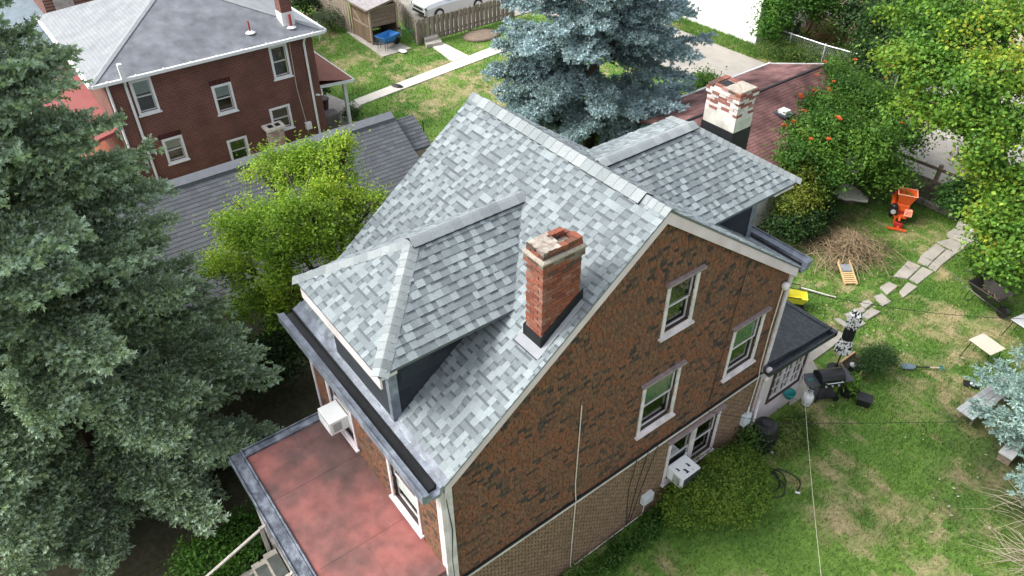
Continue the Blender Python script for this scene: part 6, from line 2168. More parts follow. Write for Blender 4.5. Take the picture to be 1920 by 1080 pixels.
for i in range(26):                      # long stray branches at the edge
    a = rb.uniform(2.5, 6.0)
    c0 = Vector((x0_ + math.cos(a) * .6, y0_ + math.sin(a) * .9, .1))
    c1 = c0 + Vector((math.cos(a + rb.uniform(-.5, .5)), math.sin(a + rb.uniform(-.5, .5)), -.03)) * rb.uniform(.5, 1.2)
    c1.z = .03
    m.tube([c0, c0.lerp(c1, .5) + Vector((0, 0, .08)), c1], [.012, .009, .004], 4, (0.36, 0.29, 0.19), cap=False)
tag(m.build('brush_pile', M_TWIG), 'heap of dry cut branches on the lawn', 'brush pile', kind='stuff')

# broken wooden chair / stool lying on the pile
q = XY(1588, 513, .12)
sc = thing('wooden_chair', 'toppled pale wooden chair at the edge of the brush pile', 'chair', (*q, 0))
Ms = Matrix.Translation((*q, .16)) @ Matrix.Rotation(math.radians(-38), 4, 'Z') @ Matrix.Rotation(math.radians(14), 4, 'Y')
M_PINE = mat('pale_pine', (0.55, 0.36, 0.18), .6, var=.15, scale=12)
for s_ in (-.2, .2):
    MB().box(-.45, .5, s_ - .02, s_ + .02, -.02, .03, Ms).build('side_rail', M_PINE, sc)
for i in range(6):
    MB().box(-.02 + i * .085, .04 + i * .085, -.18, .18, .0, .022, Ms).build('slat', M_PINE, sc)
MB().box(-.34, -.05, -.17, .17, .005, .03, Ms).build('seat_pad', mat('grey_pad', (0.2, 0.22, 0.24), .8), sc)
for s_ in (-.17, .17):
    MB().bar(Ms @ Vector((.42, s_, .02)), Ms @ Vector((.52, s_, -.12)), .03, .03).bar(Ms @ Vector((-.4, s_, .02)), Ms @ Vector((-.5, s_ * 1.1, .08)), .03, .03).build('leg', M_PINE, sc)

# yellow cart / tricycle by house corner
q = XY(1487, 574)
yc = thing('garden_cart', 'bright yellow garden cart by the house corner', 'cart', (*q, 0))
Mq = RZ(*q, 40) @ Matrix.Diagonal((.8, .8, .8, 1))
frustum(Mq, -.3, .3, -.22, .22, .3, -.42, .42, -.3, .3, .62, top=False).build('tub', mat('yellow_plastic', (0.72, 0.66, 0.06), .45, var=.06), yc)
for s_ in (-.32, .3):
    MB().tube(TB(Mq, (s_, -.1, .18), (s_ + .06, -.1, .18)), .18, 14).build('wheel', M_PLASTIC_BLACK, yc)
MB().tube(TB(Mq, (-.2, .25, .4), (-.2, .75, .55), (.2, .75, .55), (.2, .25, .4)), .02, 6).box(-.28, .28, -.18, .18, .17, .31, Mq).build('frame', M_STEEL_BLACK, yc)
q = XY(1535, 550)
tag(MB().bar((q[0] - .5, q[1] - .25, .04), (q[0] + .5, q[1] + .2, .05), .05, .03).build('stake', mat('pale_stake', (0.55, 0.52, 0.45), .8)), 'pale wooden stake lying on grass beside the yellow cart', 'stake')
# pole leaning in the shrubs
q = XY(1508, 432)
tag(MB().tube([(q[0], q[1], 0), (q[0] - .35, q[1] - .25, 1.5)], .018, 6).build('garden_pole', M_GALV), 'thin pale pole leaning in the dark shrubs', 'pole')

# wheelbarrows ---------------------------------------------------------------
def wheelbarrow(label, x, y, rot, m_tub, m_leg, debris=False, s=1.0):
    t = thing('wheelbarrow', label, 'wheelbarrow', (x, y, 0))
    M = RZ(x, y, rot) @ Matrix.Diagonal((s, s, s, 1))
    o = frustum(M, -.3, .28, -.2, .2, .34, -.52, .55, -.36, .36, .68, top=False).build('tub', m_tub, t)
    md = o.modifiers.new('thick', 'SOLIDIFY')
    md.thickness = .02
    rim = MB().tube(TB(M, (-.52, -.36, .68), (.55, -.36, .68), (.55, .36, .68), (-.52, .36, .68), (-.52, -.36, .68)), .015, 6)
    rim.build('rim', m_tub, t)
    for s_ in (-1, 1):
        MB().tube(TB(M, (.62, s_ * .1, .2), (.1, s_ * .22, .33), (-.55, s_ * .27, .42), (-1.05, s_ * .3, .55)), .018, 6).build('handle', m_leg, t)
        MB().tube(TB(M, (-.2, s_ * .23, .35), (-.3, s_ * .26, .02), (-.45, s_ * .26, .02), (-.42, s_ * .25, .38)), .014, 6).build('leg', m_leg, t)
    MB().tube(TB(M, (.62, -.05, .19), (.62, .05, .19)), .19, 18).build('wheel', M_PLASTIC_BLACK, t)
    MB().tube(TB(M, (.62, -.055, .19), (.62, .055, .19)), .08, 10).build('wheel_hub', m_leg, t)
    if debris:
        d = MB()
        for i in range(40):
            a, b = R.uniform(-.3, .3), R.uniform(-.2, .2)
            v = Vector((a, b, .36 + R.uniform(0, .05)))
            e = v + Vector((R.uniform(-.15, .15), R.uniform(-.15, .15), R.uniform(0, .06)))
            d.tube([M @ v, M @ e], .008, 3, R.choice(TW), cap=False)
        d.build('debris', M_TWIG, t)
    return t


wheelbarrow('black wheelbarrow with brown debris on the dry lawn', *XY(1842, 572), -12, mat('black_tub', (0.025, 0.022, 0.02), .5, var=.4, scale=6), M_STEEL_BLACK, True, 1.05)
wheelbarrow('blue wheelbarrow leaning by the wooden shed', *XY(728, 90), 105, mat('blue_tub', (0.02, 0.16, 0.42), .4, var=.1), M_STEEL_BLACK, False, 1.1)

# white tables ----------------------------------------------------------------
M_TBL = mat('cream_plastic_top', (0.52, 0.48, 0.39), .6, var=.06, scale=6)
M_TBLG = mat('weathered_white_top', (0.40, 0.41, 0.42), .7, var=.15, scale=6)


def folding_table(label, x, y, rot, w, l, m_top, h=.72, leg_splay=.1):
    t = thing('folding_table', label, 'table', (x, y, 0))
    M = RZ(x, y, rot)
    MB().box(-l / 2, l / 2, -w / 2, w / 2, h - .035, h, M).build('table_top', m_top, t, bevel=.014)
    MB().box(-l / 2 + .03, l / 2 - .03, -w / 2 + .03, w / 2 - .03, h - .07, h - .036, M).build('apron', M_STEEL_BLACK, t)
    for a in (-1, 1):
        for b in (-1, 1):
            MB().tube(TB(M, (a * (l / 2 - .08), b * (w / 2 - .06), h - .06), (a * (l / 2 - .08 + leg_splay), b * (w / 2 - .04), 0)), .014, 6).build('leg', M_STEEL_BLACK, t)
    return t


folding_table('small square cream folding table on the dry lawn', *XY(1833, 678), -12, .62, .74, M_TBL)
folding_table('grey white folding table half under the pale blue spruce', *XY(1912, 640), -12, .62, .8, M_TBLG)
bt_ = thing('plank_bench', 'weathered grey plank table under the pale blue spruce', 'table', (*XY(1840, 800), 0))
a_, b_ = Vector((*XY(1798, 770, .45), .45)), Vector((*XY(1895, 700, .45), .45))
dd = (b_ - a_).normalized()
ss_ = Vector((-dd.y, dd.x, 0))
for i in range(3):
    o_ = ss_ * (-.16 * i)
    MB().bar(a_ + o_, a_ + o_ + dd * 2.2, .15, .04).build('plank', M_TBLG, bt_)
for k in (.3, 1.9):
    for i in (.0, -.32):
        p = a_ + dd * k + ss_ * i
        MB().bar(p, (p.x, p.y, 0), .06, .06, up=(1, 0, 0)).build('leg', M_WOOD, bt_)
b2 = thing('plank_bench', 'grey plank bench end showing below the lowest pale blue spruce spray', 'bench', (*XY(1890, 850), 0))
a_ = Vector((*XY(1885, 855, .42), .42))
b_ = Vector((*XY(1935, 800, .42), .42))
MB().bar(a_, b_, .34, .05).build('seat', M_TBLG, b2)
for k in (.15, .85):
    p = a_.lerp(b_, k)
    MB().bar(p, (p.x, p.y, 0), .08, .3, up=(1, 0, 0)).build('leg', M_WOOD, b2)
q = XY(1820, 722)
sb = thing('black_tray', 'small black tray with a white spot on the dry lawn', 'tray', (*q, 0))
Mq = RZ(*q, 30)
MB().box(-.2, .2, -.12, .12, 0, .05, Mq).build('tray', M_PLASTIC_BLACK, sb, bevel=.02)
MB().lathe([(.04, 0), (.04, .03), (.01, .04)], 10, Mq @ Matrix.Translation((0, 0, .05))).build('cap', M_WHITE, sb)
# shovel
a_, b_ = XY(1690, 688, .03), XY(1768, 691, .03)
sv = thing('shovel', 'blue and black spade lying on the lawn', 'shovel', (a_[0], a_[1], 0))
A_, B_ = Vector((*a_, .05)), Vector((*b_, .06))
dd = (B_ - A_).normalized()
ss_ = Vector((-dd.y, dd.x, 0))
MB().tube([A_ + dd * .38, A_ + dd * .8], .02, 7).build('shaft', M_STEEL_BLACK, sv)
MB().tube([A_ + dd * .8, B_ - dd * .12], .02, 7).build('grip', mat('pale_ash_wood', (0.5, 0.44, 0.33), .6), sv)
MB().prism([A_ - ss_ * .1, A_ + ss_ * .1, A_ + ss_ * .11 + dd * .3, A_ + ss_ * .03 + dd * .4, A_ - ss_ * .03 + dd * .4, A_ - ss_ * .11 + dd * .3], (0, 0, .02)).build('blade', mat('steel_blue', (0.16, 0.22, 0.27), .4, metal=.3), sv)
MB().tube([B_ - dd * .12, B_ - dd * .05 + ss_ * .07, B_ + ss_ * .06, B_ - ss_ * .06, B_ - dd * .05 - ss_ * .07, B_ - dd * .12], .016, 6).build('handle', mat('teal_grip', (0.03, 0.16, 0.2), .5), sv)

# grill ------------------------------------------------------------------------
x, y = XY(1540, 744)
gr = thing('grill', 'black gas grill with side shelf beside the patio', 'grill', (x, y, 0))
M = RZ(x, y, 62) @ Matrix.Diagonal((.92, .92, .92, 1))
M_GRL = mat('grey_shelf', (0.07, 0.075, 0.085), .5, var=.1)
MB().box(-.36, .36, -.27, .27, .68, .86, M).build('firebox', M_STEEL_BLACK, gr, bevel=.02)
prof = [(-.28, .861), (-.27, 1.0), (-.2, 1.1), (-.08, 1.15), (.06, 1.14), (.18, 1.06), (.26, .95), (.28, .861)]
MB().prism([M @ Vector((-.37, a, b)) for a, b in prof], M.to_3x3() @ Vector((.74, 0, 0))).build('lid', M_STEEL_BLACK, gr)
MB().tube(TB(M, (-.25, -.3, .95), (-.25, -.36, .97), (.25, -.36, .97), (.25, -.3, .95)), .014, 7).build('lid_handle', M_GALV, gr)
MB().box(-.78, -.372, -.26, .26, .82, .86, M).build('side_shelf', M_GRL, gr, bevel=.012)
MB().box(.372, .70, -.26, .26, .82, .86, M).build('side_shelf', M_GRL, gr, bevel=.012)
MB().box(-.66, -.5, -.05, .05, .861, .866, M).build('shelf_badge', mat('teal_badge', (0.03, 0.18, 0.17), .5), gr)
for a in (-.32, .32):
    for b in (-.22, .22):
        MB().bar(M @ Vector((a, b, .68)), M @ Vector((a, b, .03)), .035, .035, up=(1, 0, 0)).build('leg', M_STEEL_BLACK, gr)
MB().box(-.34, .34, -.24, .24, .18, .2, M).build('bottom_shelf', M_STEEL_BLACK, gr)
for s_ in (-.22, .22):
    MB().tube(TB(M, (.33, s_ - .02, .09), (.33, s_ + .02, .09)), .09, 14).build('wheel', M_PLASTIC_BLACK, gr)
for i in range(3):
    MB().tube(TB(M, (-.2 + i * .2, -.27, .77), (-.2 + i * .2, -.305, .77)), .03, 10).build('knob', M_GALV, gr)
# propane bottle
x, y = XY(1511, 756)
pb = thing('gas_bottle', 'white propane gas bottle standing by the pale porch wall', 'gas bottle', (x, y, 0))
Mq = RZ(x, y, 0)
MB().lathe([(.13, 0), (.13, .03), (.10, .05), (.15, .10), (.155, .2), (.155, .29), (.13, .36), (.06, .39), (.03, .40)], 20, Mq).build('tank', M_WHITE, pb, smooth=True)
MB().tube(TB(Mq, (.09, -.05, .37), (.09, -.05, .46), (.05, .08, .47), (-.08, .06, .46), (-.09, -.05, .46), (-.09, -.05, .37)), .012, 6).build('collar', M_WHITE, pb)
MB().lathe([(.025, 0), (.025, .05), (.035, .055), (.035, .075)], 8, Mq @ Matrix.Translation((0, 0, .39))).build('valve', M_GALV, pb)
# folded patio umbrella
x, y = XY(1566, 693)
um = thing('patio_umbrella', 'furled patio umbrella in black and white leaf print', 'umbrella', (x, y, 0))
Mq = RZ(x, y, 0)
MB().tube([(x, y, 0), (x, y, 2.25)], .02, 8).build('pole', M_STEEL_BLACK, um)
MB().lathe([(.24, 0), (.25, .05), (.06, .09), (.03, .2)], 16, Mq).build('base', M_PLASTIC_BLACK, um)


def leaf_print(name):
    m = mat(name, (0.78, 0.78, 0.76), .8, var=.05)
    t = m.node_tree
    b = t.nodes['Principled BSDF']
    g_ = t.nodes.new('ShaderNodeNewGeometry')
    v = t.nodes.new('ShaderNodeTexVoronoi')
    v.inputs['Scale'].default_value = 17
    v.feature = 'SMOOTH_F1'
    n_ = t.nodes.new('ShaderNodeTexNoise')
    n_.inputs['Scale'].default_value = 12
    n_.inputs['Detail'].default_value = 1
    t.links.new(g_.outputs['Position'], n_.inputs['Vector'])
    rp_ = t.nodes.new('ShaderNodeValToRGB')
    rp_.color_ramp.interpolation = 'CONSTANT'
    rp_.color_ramp.elements[0].color = (0.02, 0.02, 0.022, 1)
    rp_.color_ramp.elements[1].position = .46
    rp_.color_ramp.elements[1].color = (0.75, 0.75, 0.74, 1)
    t.links.new(n_.outputs[0], rp_.inputs[0])
    t.links.new(rp_.outputs[0], b.inputs['Base Color'])
    return m


def pleat(z0, z1, r0, r1, m, name, k=16):
    mb = MB()
    n = k * 2
    rings = []
    for i in range(7):
        s_ = i / 6
        r = r0 + (r1 - r0) * s_ + .02 * math.sin(s_ * 3.1)
        rings.append([(x + math.cos(6.283 * j / n) * r * (1.12 if j % 2 else .82), y + math.sin(6.283 * j / n) * r * (1.12 if j % 2 else .82), z0 + (z1 - z0) * s_) for j in range(n)])
    vs = [p for r in rings for p in r]
    fs = [(i * n + j, i * n + (j + 1) % n, (i + 1) * n + (j + 1) % n, (i + 1) * n + j) for i in range(6) for j in range(n)]
    fs += [tuple(range(n - 1, -1, -1)), tuple(6 * n + j for j in range(n))]
    mb.mesh(vs, fs)
    return mb.build(name, m, um)


M_LP = leaf_print('leaf_print_cloth')
pleat(.75, 1.22, .21, .13, M_LP, 'canopy_hem')
pleat(1.2, 1.68, .125, .125, mat('black_cloth', (0.02, 0.022, 0.024), .85), 'canopy_band')
pleat(1.66, 2.15, .14, .16, M_LP, 'canopy_crown')
pleat(2.13, 2.25, .13, .02, M_LP, 'canopy_tip')
# wooden planter bed
pl_ = thing('planter_bed', 'wooden edged planter bed with soil behind the grill', 'planter', (*XY(1605, 700), 0))
p0, p1, p2, p3 = [Vector((*XY(a, b), 0)) for a, b in ((1572, 688), (1600, 668), (1625, 700), (1592, 720))]
for a_, b_ in ((p0, p1), (p1, p2), (p2, p3), (p3, p0)):
    MB().bar(a_ + Vector((0, 0, .1)), b_ + Vector((0, 0, .1)), .05, .22).build('edge_board', M_PINE if a_ is p0 or a_ is p2 else M_WOOD, pl_)
MB().prism([p0, p1, p2, p3][::-1], (0, 0, .12)).build('soil', mat('potting_soil', (0.06, 0.045, 0.035), .95, var=.4, scale=14, bump=.6), pl_)
q = XY(1597, 690, .2)
wc = thing('watering_can', 'white and black watering jug in the planter bed', 'jug', (*q, .12))
Mq = RZ(*q, 40, .12)
MB().lathe([(.07, 0), (.09, .06), (.085, .16), (.05, .2)], 12, Mq).build('jug', M_PLASTIC_BLACK, wc, smooth=True)
MB().lathe([(.09, 0), (.09, .04), (.03, .07)], 12, Mq @ Matrix.Translation((0, 0, .19))).tube(TB(Mq, (.07, 0, .16), (.2, 0, .24)), .014, 6).build('lid', M_WHITE, wc)
# black pot with plant
x, y = XY(1588, 738)
fpz = thing('plant_pot', 'big black pot with light green leafy plant beside the grill', 'pot', (x, y, 0))
MB().lathe([(.2, 0), (.27, .3), (.29, .31), (.29, .34), (.25, .34), (.24, .29)], 20, RZ(x, y, 0)).build('pot', M_PLASTIC_BLACK, fpz, smooth=False)
P, N_, li, cid = lobe_points([(x, y, .45, .22, .22, .22, 60)], 10, .07, .3)
leaf_mesh('foliage', fpz, P, N_, .13, palette(cid, P, [(0.06, 0.14, 0.02), (0.12, 0.24, 0.03), (0.2, 0.32, 0.04)]), .3)
q = XY(1617, 757)
bb = thing('storage_box', 'small black lidded box on the grass beside the pot', 'box', (*q, 0))
Mq = RZ(*q, 25)
frustum(Mq, -.16, .16, -.13, .13, 0, -.18, .18, -.15, .15, .24).build('box', M_PLASTIC_BLACK, bb, bevel=.015)
MB().box(-.2, .2, -.17, .17, .24, .28, Mq).build('lid', mat('charcoal_lid', (0.03, 0.03, 0.033), .5), bb, bevel=.015)
# rain barrel / composter
x, y = XY(1424, 838)
rbx = thing('rain_barrel', 'black ribbed rain barrel below the downspout', 'barrel', (x, y, 0))
MB().lathe([(.27, 0), (.30, .1), (.335, .3), (.345, .32), (.345, .36), (.34, .38), (.345, .58), (.35, .6), (.35, .64), (.335, .66), (.3, .84), (.27, .9), (.2, .93), (.1, .95)], 24, RZ(x, y, 0)).build('barrel_body', M_PLASTIC_BLACK, rbx, smooth=False)
MB().lathe([(.13, 0), (.13, .035), (.05, .045)], 16, RZ(x, y, 0, .94)).build('barrel_lid', mat('charcoal_lid2', (0.03, 0.03, 0.034), .5), rbx)
MB().tube([(x + .33, y, .15), (x + .4, y, .15), (x + .4, y, .1)], .02, 6).build('tap', M_GALV, rbx)
# teal planter hung under the rear window
q = Vector((RX + .14, 6.28, .78))
tp = thing('hanging_planter', 'teal bowl planter fixed below the porch window', 'planter', q)
MB().lathe([(.1, -.2), (.16, -.06), (.17, 0), (.15, 0), (.14, -.04)], 16, Matrix.Translation(q)).build('bowl', mat('teal_plastic', (0.02, 0.20, 0.19), .45), tp, smooth=True)
MB().bar((RX, 6.28, .7), (RX + .1, 6.28, .72), .03, .03).build('bracket', M_STEEL_BLACK, tp)
# garden hose coil
q = XY(1437, 905)
m = MB()
pts = []
for i in range(150):
    a = i * .19
    r = .33 + .12 * math.sin(i * .07) + .04 * math.sin(i * .31)
    pts.append((q[0] + math.cos(a) * r + .1 * math.sin(i * .045), q[1] + math.sin(a) * r * .9 + .12 * math.cos(i * .04), .055 + .02 * math.sin(i * .9)))
lx, ly = XY(1490, 925)
pts += [(q[0] - .2 + (lx - q[0] + .2) * t_ + .2 * math.sin(t_ * 3), q[1] + .5 + (ly - q[1] - .5) * t_ + .3 * math.sin(t_ * 3.1), .045) for t_ in np.linspace(.1, 1, 10)]
hz_ = thing('garden_hose', 'black garden hose coiled on the grass beside the round shrub', 'hose', (q[0], q[1], 0))
m.tube(pts, .016, 5)
m.build('hose', M_PLASTIC_BLACK, hz_)
MB().tube([(lx, ly, .05), (lx + .1, ly + .06, .06)], .03, 7).build('nozzle', M_GALV, hz_)
# ------------------------------------------------------------------ wires over the garden
def wire(label, pts, r, m, sag=.15):
    P_ = []
    for a_, b_ in zip(pts[:-1], pts[1:]):
        a_, b_ = Vector(a_), Vector(b_)
        for i in range(12):
            s_ = i / 12
            v = a_.lerp(b_, s_)
            v.z -= sag * 4 * s_ * (1 - s_)
            P_.append(v)
    P_.append(Vector(pts[-1]))
    o = MB().tube(P_, r, 5).build('overhead_wire', m)
    tag(o, label, 'wire')


M_ROPE = mat('pale_rope', (0.5, 0.47, 0.36), .7, var=.1)
wire('thin grey wire from the house corner over the path and black wheelbarrow', [(0.09, 4.33, 5.42), (*XY(1930, 598, 3.0), 3.0)], .007, M_CABLE, .2)
wire('black wire from the band board over the black barrel and lawn', [(0.06, 2.4, 2.72), (*XY(1470, 793, 2.2), 2.2), (*XY(1830, 790, 2.2), 2.2)], .006, M_CABLE, .03)
wire('pale rope line hanging from the rear porch gutter over the gas bottle', [(.28, 5.75, 2.60), (*XY(1542, 1100, 3.4), 3.4)], .0045, M_ROPE, .12)

# ------------------------------------------------------------------ objects in the neighbouring gardens
# parked SUV, seen over the picket fence
cx_, cy_ = -32.6, 17.0
car = thing('parked_car', 'silver grey parked SUV behind the picket fence', 'car', (cx_, cy_, 0))
M = RZ(cx_, cy_, 0)              # nose towards -y
M_CAR = mat('silver_car_paint', (0.62, 0.64, 0.66), .25, metal=.35, var=.03, coat=.6)
M_CARG = mat('car_glass', (0.02, 0.024, 0.028), .08, var=.05, spec=.6)


def loft(sections, mb):
    """sections: list of (y, [(x,z)...]) rings joined into a skin"""
    n = len(sections[0][1])
    vs = [(M @ Vector((px_, y_, pz_))) for y_, ring in sections for px_, pz_ in ring]
    fs = []
    for i in range(len(sections) - 1):
        for j in range(n):
            fs.append((i * n + j, i * n + (j + 1) % n, (i + 1) * n + (j + 1) % n, (i + 1) * n + j))
    fs.append(tuple(range(n)))
    fs.append(tuple((len(sections) - 1) * n + j for j in range(n - 1, -1, -1)))
    mb.mesh(vs, fs)


def ring(w, z0, z1, zs):
    return [(-w, z0), (w, z0), (w * 1.02, zs), (w * .9, z1), (-w * .9, z1), (-w * 1.02, zs)]


mb = MB()
loft([(-2.3, ring(.72, .35, .78, .6)), (-2.15, ring(.86, .28, .92, .7)), (-1.5, ring(.91, .25, 1.02, .8)), (-.85, ring(.93, .25, 1.08, .85)), (.8, ring(.93, .25, 1.1, .88)), (2.0, ring(.9, .28, 1.08, .88)), (2.28, ring(.82, .38, .98, .75))], mb)
cb = mb.build('body', M_CAR, car, smooth=False, bevel=.03)
mb = MB()
roofr = lambda w0, w1, z0, z1: [(-w0, z0), (w0, z0), (w1, z1), (w1 * .9, z1 + .04), (-w1 * .9, z1 + .04), (-w1, z1)]
loft([(-.95, roofr(.86, .84, 1.05, 1.07)), (-.3, roofr(.86, .70, 1.05, 1.55)), (.5, roofr(.86, .71, 1.05, 1.62)), (1.5, roofr(.85, .69, 1.05, 1.58)), (2.1, roofr(.82, .78, 1.04, 1.08))], mb)
mb.build('windows', M_CARG, car)
mb = MB()
loft([(-.32, [(-.70, 1.545), (.70, 1.545), (.68, 1.61), (-.68, 1.61)]), (.5, [(-.72, 1.60), (.72, 1.60), (.68, 1.70), (-.68, 1.70)]), (1.6, [(-.70, 1.56), (.70, 1.56), (.66, 1.65), (-.66, 1.65)])], mb)
mb.build('roof', M_CAR, car)
for yy in (-1.42, 1.38):
    for s_ in (-1, 1):
        w_ = MB().tube(TB(M, (s_ * .74, yy, .34), (s_ * .95, yy, .34)), .34, 20).build('wheel', M_PLASTIC_BLACK, car)
        MB().tube(TB(M, (s_ * .74, yy, .34), (s_ * .965, yy, .34)), .21, 14).build('rim', M_GALV, w_)
for s_ in (-1, 1):
    MB().box(s_ * .68 - .15, s_ * .68 + .13, -2.27, -2.12, .66, .78, M).build('headlight', M_CARG, car)
    MB().box(s_ * .98 - .1, s_ * .98 + .08, -.75, -.62, 1.02, 1.18, M).build('mirror', M_CAR, car, bevel=.02)
    for a_ in (-.2, .75):
        MB().box(s_ * .945 - .012, s_ * .945 + .012, a_ + .3, a_ + .5, .9, .93, M).build('door_handle', M_GALV, car)
MB().box(-.5, .5, -2.33, -2.2, .6, .72, M).build('grille', M_PLASTIC_BLACK, car)
MB().box(-.62, .62, -2.34, -2.2, .36, .5, M).build('bumper', M_PLASTIC_BLACK, car)
# odds and ends by the shed
q = XY(757, 80)
gb_ = thing('green_bicycle', 'tangle of a green bicycle leaning on the picket fence', 'bicycle', (*q, 0))
M_GRN = mat('green_frame', (0.02, 0.26, 0.05), .45)
Mq = RZ(*q, 60)
for a_ in (-.48, .48):
    pts = [Mq @ Vector((a_ + .31 * math.cos(t_), .08 * math.sin(t_) * 0, .33 + .31 * math.sin(t_))) for t_ in np.linspace(0, 6.283, 20)]
    w_ = MB().tube(pts, .02, 5, cap=False).build('wheel', M_GRN if a_ > 0 else M_PLASTIC_BLACK, gb_)
MB().tube(TB(Mq, (-.48, 0, .33), (-.15, 0, .75), (.3, 0, .75), (.48, 0, .33)), .02, 5).tube(TB(Mq, (-.15, 0, .75), (0, 0, .3), (.3, 0, .75)), .02, 5).tube(TB(Mq, (0, 0, .3), (-.48, 0, .33)), .015, 5).tube(TB(Mq, (.28, -.25, .95), (.3, 0, .9), (.28, .25, .95)), .014, 5).tube(TB(Mq, (.3, 0, .75), (.3, 0, .9)), .016, 5).build('frame', M_GRN, gb_)
MB().box(-.3, -.08, -.07, .07, .8, .86, Mq).tube(TB(Mq, (-.18, 0, .74), (-.19, 0, .82)), .015, 5).build('saddle', M_PLASTIC_BLACK, gb_)
for lab, px_, py_, w_, h_, colr in (('tall grey bin leaning on the picket fence by the shed', 737, 62, .2, .75, (0.45, 0.47, 0.48)), ('white plastic tub beside the blue wheelbarrow', 748, 68, .2, .4, (0.75, 0.74, 0.72)), ('dark bin inside the open shed side', 722, 58, .25, .6, (0.04, 0.04, 0.045)), ('yellow crate inside the open shed side', 709, 50, .17, .9, (0.6, 0.4, 0.06))):
    q = XY(px_, py_)
    b_ = thing('bin', lab, 'bin', (*q, 0))
    MB().lathe([(w_ * .85, 0), (w_, h_), (w_ * 1.08, h_), (w_ * 1.08, h_ + .04), (w_ * .9, h_ + .04), (w_ * .85, h_ - .05)], 12, RZ(*q, 0)).build('bin_body', mat('bin_plastic', colr, .5), b_)
    MB().tube([(q[0] - w_, q[1], h_ * .8), (q[0] - w_ * 1.3, q[1], h_ * .85), (q[0] - w_, q[1], h_ * .9)], .015, 5).build('bin_handle', mat('bin_handle', colr, .5), b_)
q = XY(755, 97)
tag(MB().lathe([(.16, 0), (.2, .06), (.05, .1)], 12, RZ(*q, 0), sx=1.6).build('white_sack', M_WHITE), 'white sack lying at the slab edge by the shed', 'sack')
q = XY(745, 163)
tag(MB().lathe([(.14, 0), (.2, .05), (.12, .12), (.03, .15)], 10, RZ(*q, 30), sx=1.7, sy=.8).build('black_bag', M_PLASTIC_BLACK), 'small black bag lying on the pale lawn path', 'bag')
# dirt mound, white chairs, potted plants, covered grill on the porch patio
q = XY(903, 66)
mm = MB().lathe([(1.0, 0), (.75, .07), (.4, .13), (.1, .15)], 18, RZ(*q, 0), sx=.95, sy=1.2)
tag(mm.build('dirt_mound', mat('bare_dirt', (0.20, 0.155, 0.115), .95, var=.25, scale=7, bump=.6, bscale=25), None, smooth=True), 'low bare dirt mound on the lawn before the picket fence', 'mound')


def patio_chair(label, x, y, rot, m):
    t = thing('patio_chair', label, 'chair', (x, y, 0))
    M = RZ(x, y, rot)
    MB().box(-.23, .23, -.22, .22, .40, .43, M).build('seat', m, t, bevel=.01)
    for i in range(5):
        MB().bar(M @ Vector((-.2 + i * .1, .23, .43)), M @ Vector((-.2 + i * .1, .32, .85)), .06, .02).build('back_slat', m, t)
    MB().bar(M @ Vector((-.24, .325, .85)), M @ Vector((.24, .325, .85)), .04, .05).build('top_rail', m, t)
    for a in (-1, 1):
        for b in (-1, 1):
            MB().bar(M @ Vector((a * .21, b * .2, .42)), M @ Vector((a * .25, b * .25, 0)), .04, .04).build('leg', m, t)
        MB().box(a * .26 - .025, a * .26 + .025, -.22, .26, .60, .63, M).bar(M @ Vector((a * .26, -.2, .42)), M @ Vector((a * .26, -.2, .61)), .035, .035).build('arm', m, t)
    return t


q = XY(592, 74)
patio_chair('white plastic garden chair behind the brick house corner', *q, 60, M_WHITE)
q = XY(610, 205)
pp = thing('potted_plant', 'tall dark potted palm on the porch patio', 'potted plant', (*q, 0))
MB().lathe([(.16, 0), (.23, .5), (.25, .5), (.25, .55), (.2, .55)], 14, RZ(*q, 0)).build('pot', mat('brown_pot', (0.06, 0.035, 0.03), .5), pp)
P, N_, li, cid = lobe_points([(q[0], q[1], 1.0, .4, .4, .5, 80)], 9, .1, .3)
leaf_mesh('foliage', pp, P, N_, .2, palette(cid, P, DKG), .22)
q = XY(618, 238)
cg = thing('storage_chest', 'dark brown patio chest beside the brick house', 'chest', (*q, 0))
Mq = RZ(*q, 0)
MB().box(-.3, .3, -.45, .45, 0, .6, Mq).build('chest_body', mat('taupe_cover', (0.16, 0.14, 0.13), .7), cg, bevel=.03)
MB().box(-.32, .32, -.47, .47, .6, .68, Mq).build('chest_lid', mat('taupe_lid', (0.2, 0.18, 0.17), .7), cg, bevel=.02)
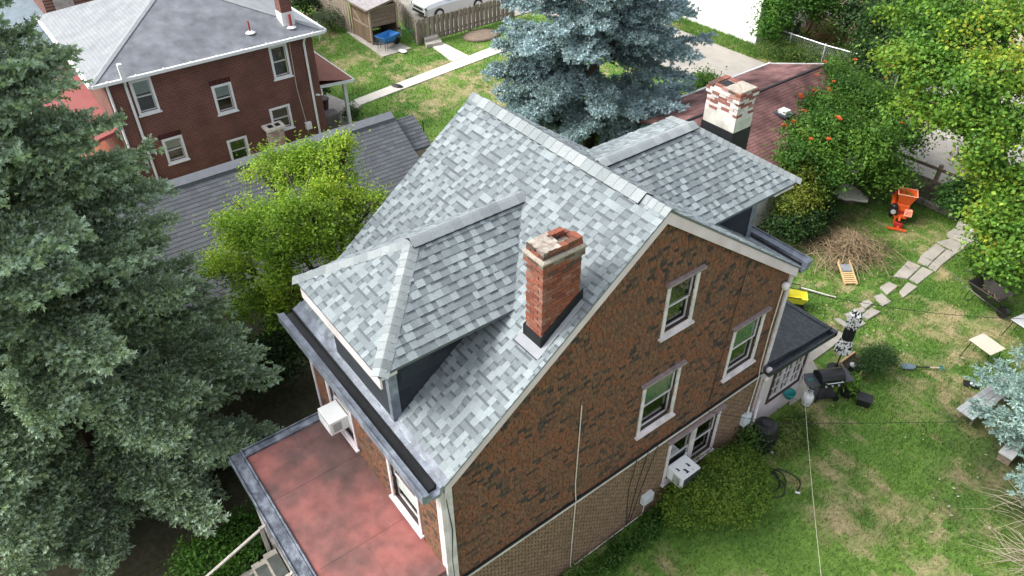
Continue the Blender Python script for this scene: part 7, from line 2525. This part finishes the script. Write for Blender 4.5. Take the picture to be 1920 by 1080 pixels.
# blue canopy glimpsed beyond the maple
q = XY(1722, 5, 1.8)
bc = thing('blue_tarp', 'blue tarp canopy beyond the yellowing maple', 'tarp', (*q, 0))
MB().prism([(q[0] - 1.2, q[1] - 1, 1.7), (q[0] + 1.2, q[1] - 1, 1.7), (q[0] + 1.2, q[1] + 1, 2.1), (q[0] - 1.2, q[1] + 1, 2.1)], (0, 0, .04)).build('tarp_sheet', mat('blue_tarp', (0.03, 0.14, 0.42), .5), bc)
for a in (-1.1, 1.1):
    for b in (-.9, .9):
        MB().tube([(q[0] + a, q[1] + b, 0), (q[0] + a, q[1] + b, 1.75 + (b > 0) * .3)], .03, 6).build('post', M_GALV, bc)
# heap of cut brush by the ivy house
q = XY(1545, 75)
m = MB()
for i in range(260):
    a = rb.uniform(0, 6.28)
    r = abs(rb.gauss(0, .5))
    c0 = Vector((q[0] + r * math.cos(a) * 1.4, q[1] + r * math.sin(a), rb.uniform(.02, .5 * math.exp(-r))))
    d = Vector((rb.uniform(-1, 1), rb.uniform(-1, 1), rb.uniform(-.2, .2))) * .5
    e_ = c0 + d
    e_.z = max(.02, e_.z)
    m.tube([c0, e_], .012, 3, rb.choice([(0.30, 0.19, 0.11), (0.24, 0.14, 0.08)]), cap=False)
tag(m.build('brush_pile', M_TWIG), 'brown heap of cut brush beyond the chain link fence', 'brush pile', kind='stuff')
# dead branches at the lower right corner
for lab, px_, py_, n_ in (('dry dead branch spray below the pale blue spruce', 1915, 1050, 45), ('thin dead twigs hanging beside the lowest pale spruce spray', 1908, 960, 22)):
    q = XY(px_, py_, .2)
    m = MB()
    for i in range(n_):
        c0 = Vector((q[0] + rb.uniform(-.2, .5), q[1] + rb.uniform(-.2, .5), .12 + rb.uniform(0, .25)))
        a = rb.gauss(3.4, .6)
        L = rb.uniform(.4, 1.1)
        c1 = c0 + Vector((math.cos(a) * L, math.sin(a) * L, rb.uniform(-.2, .1)))
        c1.z = max(.05, c1.z)
        m.tube([c0, c0.lerp(c1, .5) + Vector((0, 0, .08)), c1], [.01, .007, .003], 3, rb.choice([(0.42, 0.35, 0.27), (0.33, 0.27, 0.2)]), cap=False)
    m.tube([(q[0] + .3, q[1] + .3, 0), (q[0] + .3, q[1] + .3, .35)], .04, 6, (.2, .16, .12))
    tag(m.build('dead_branch', M_TWIG), lab, 'branch')
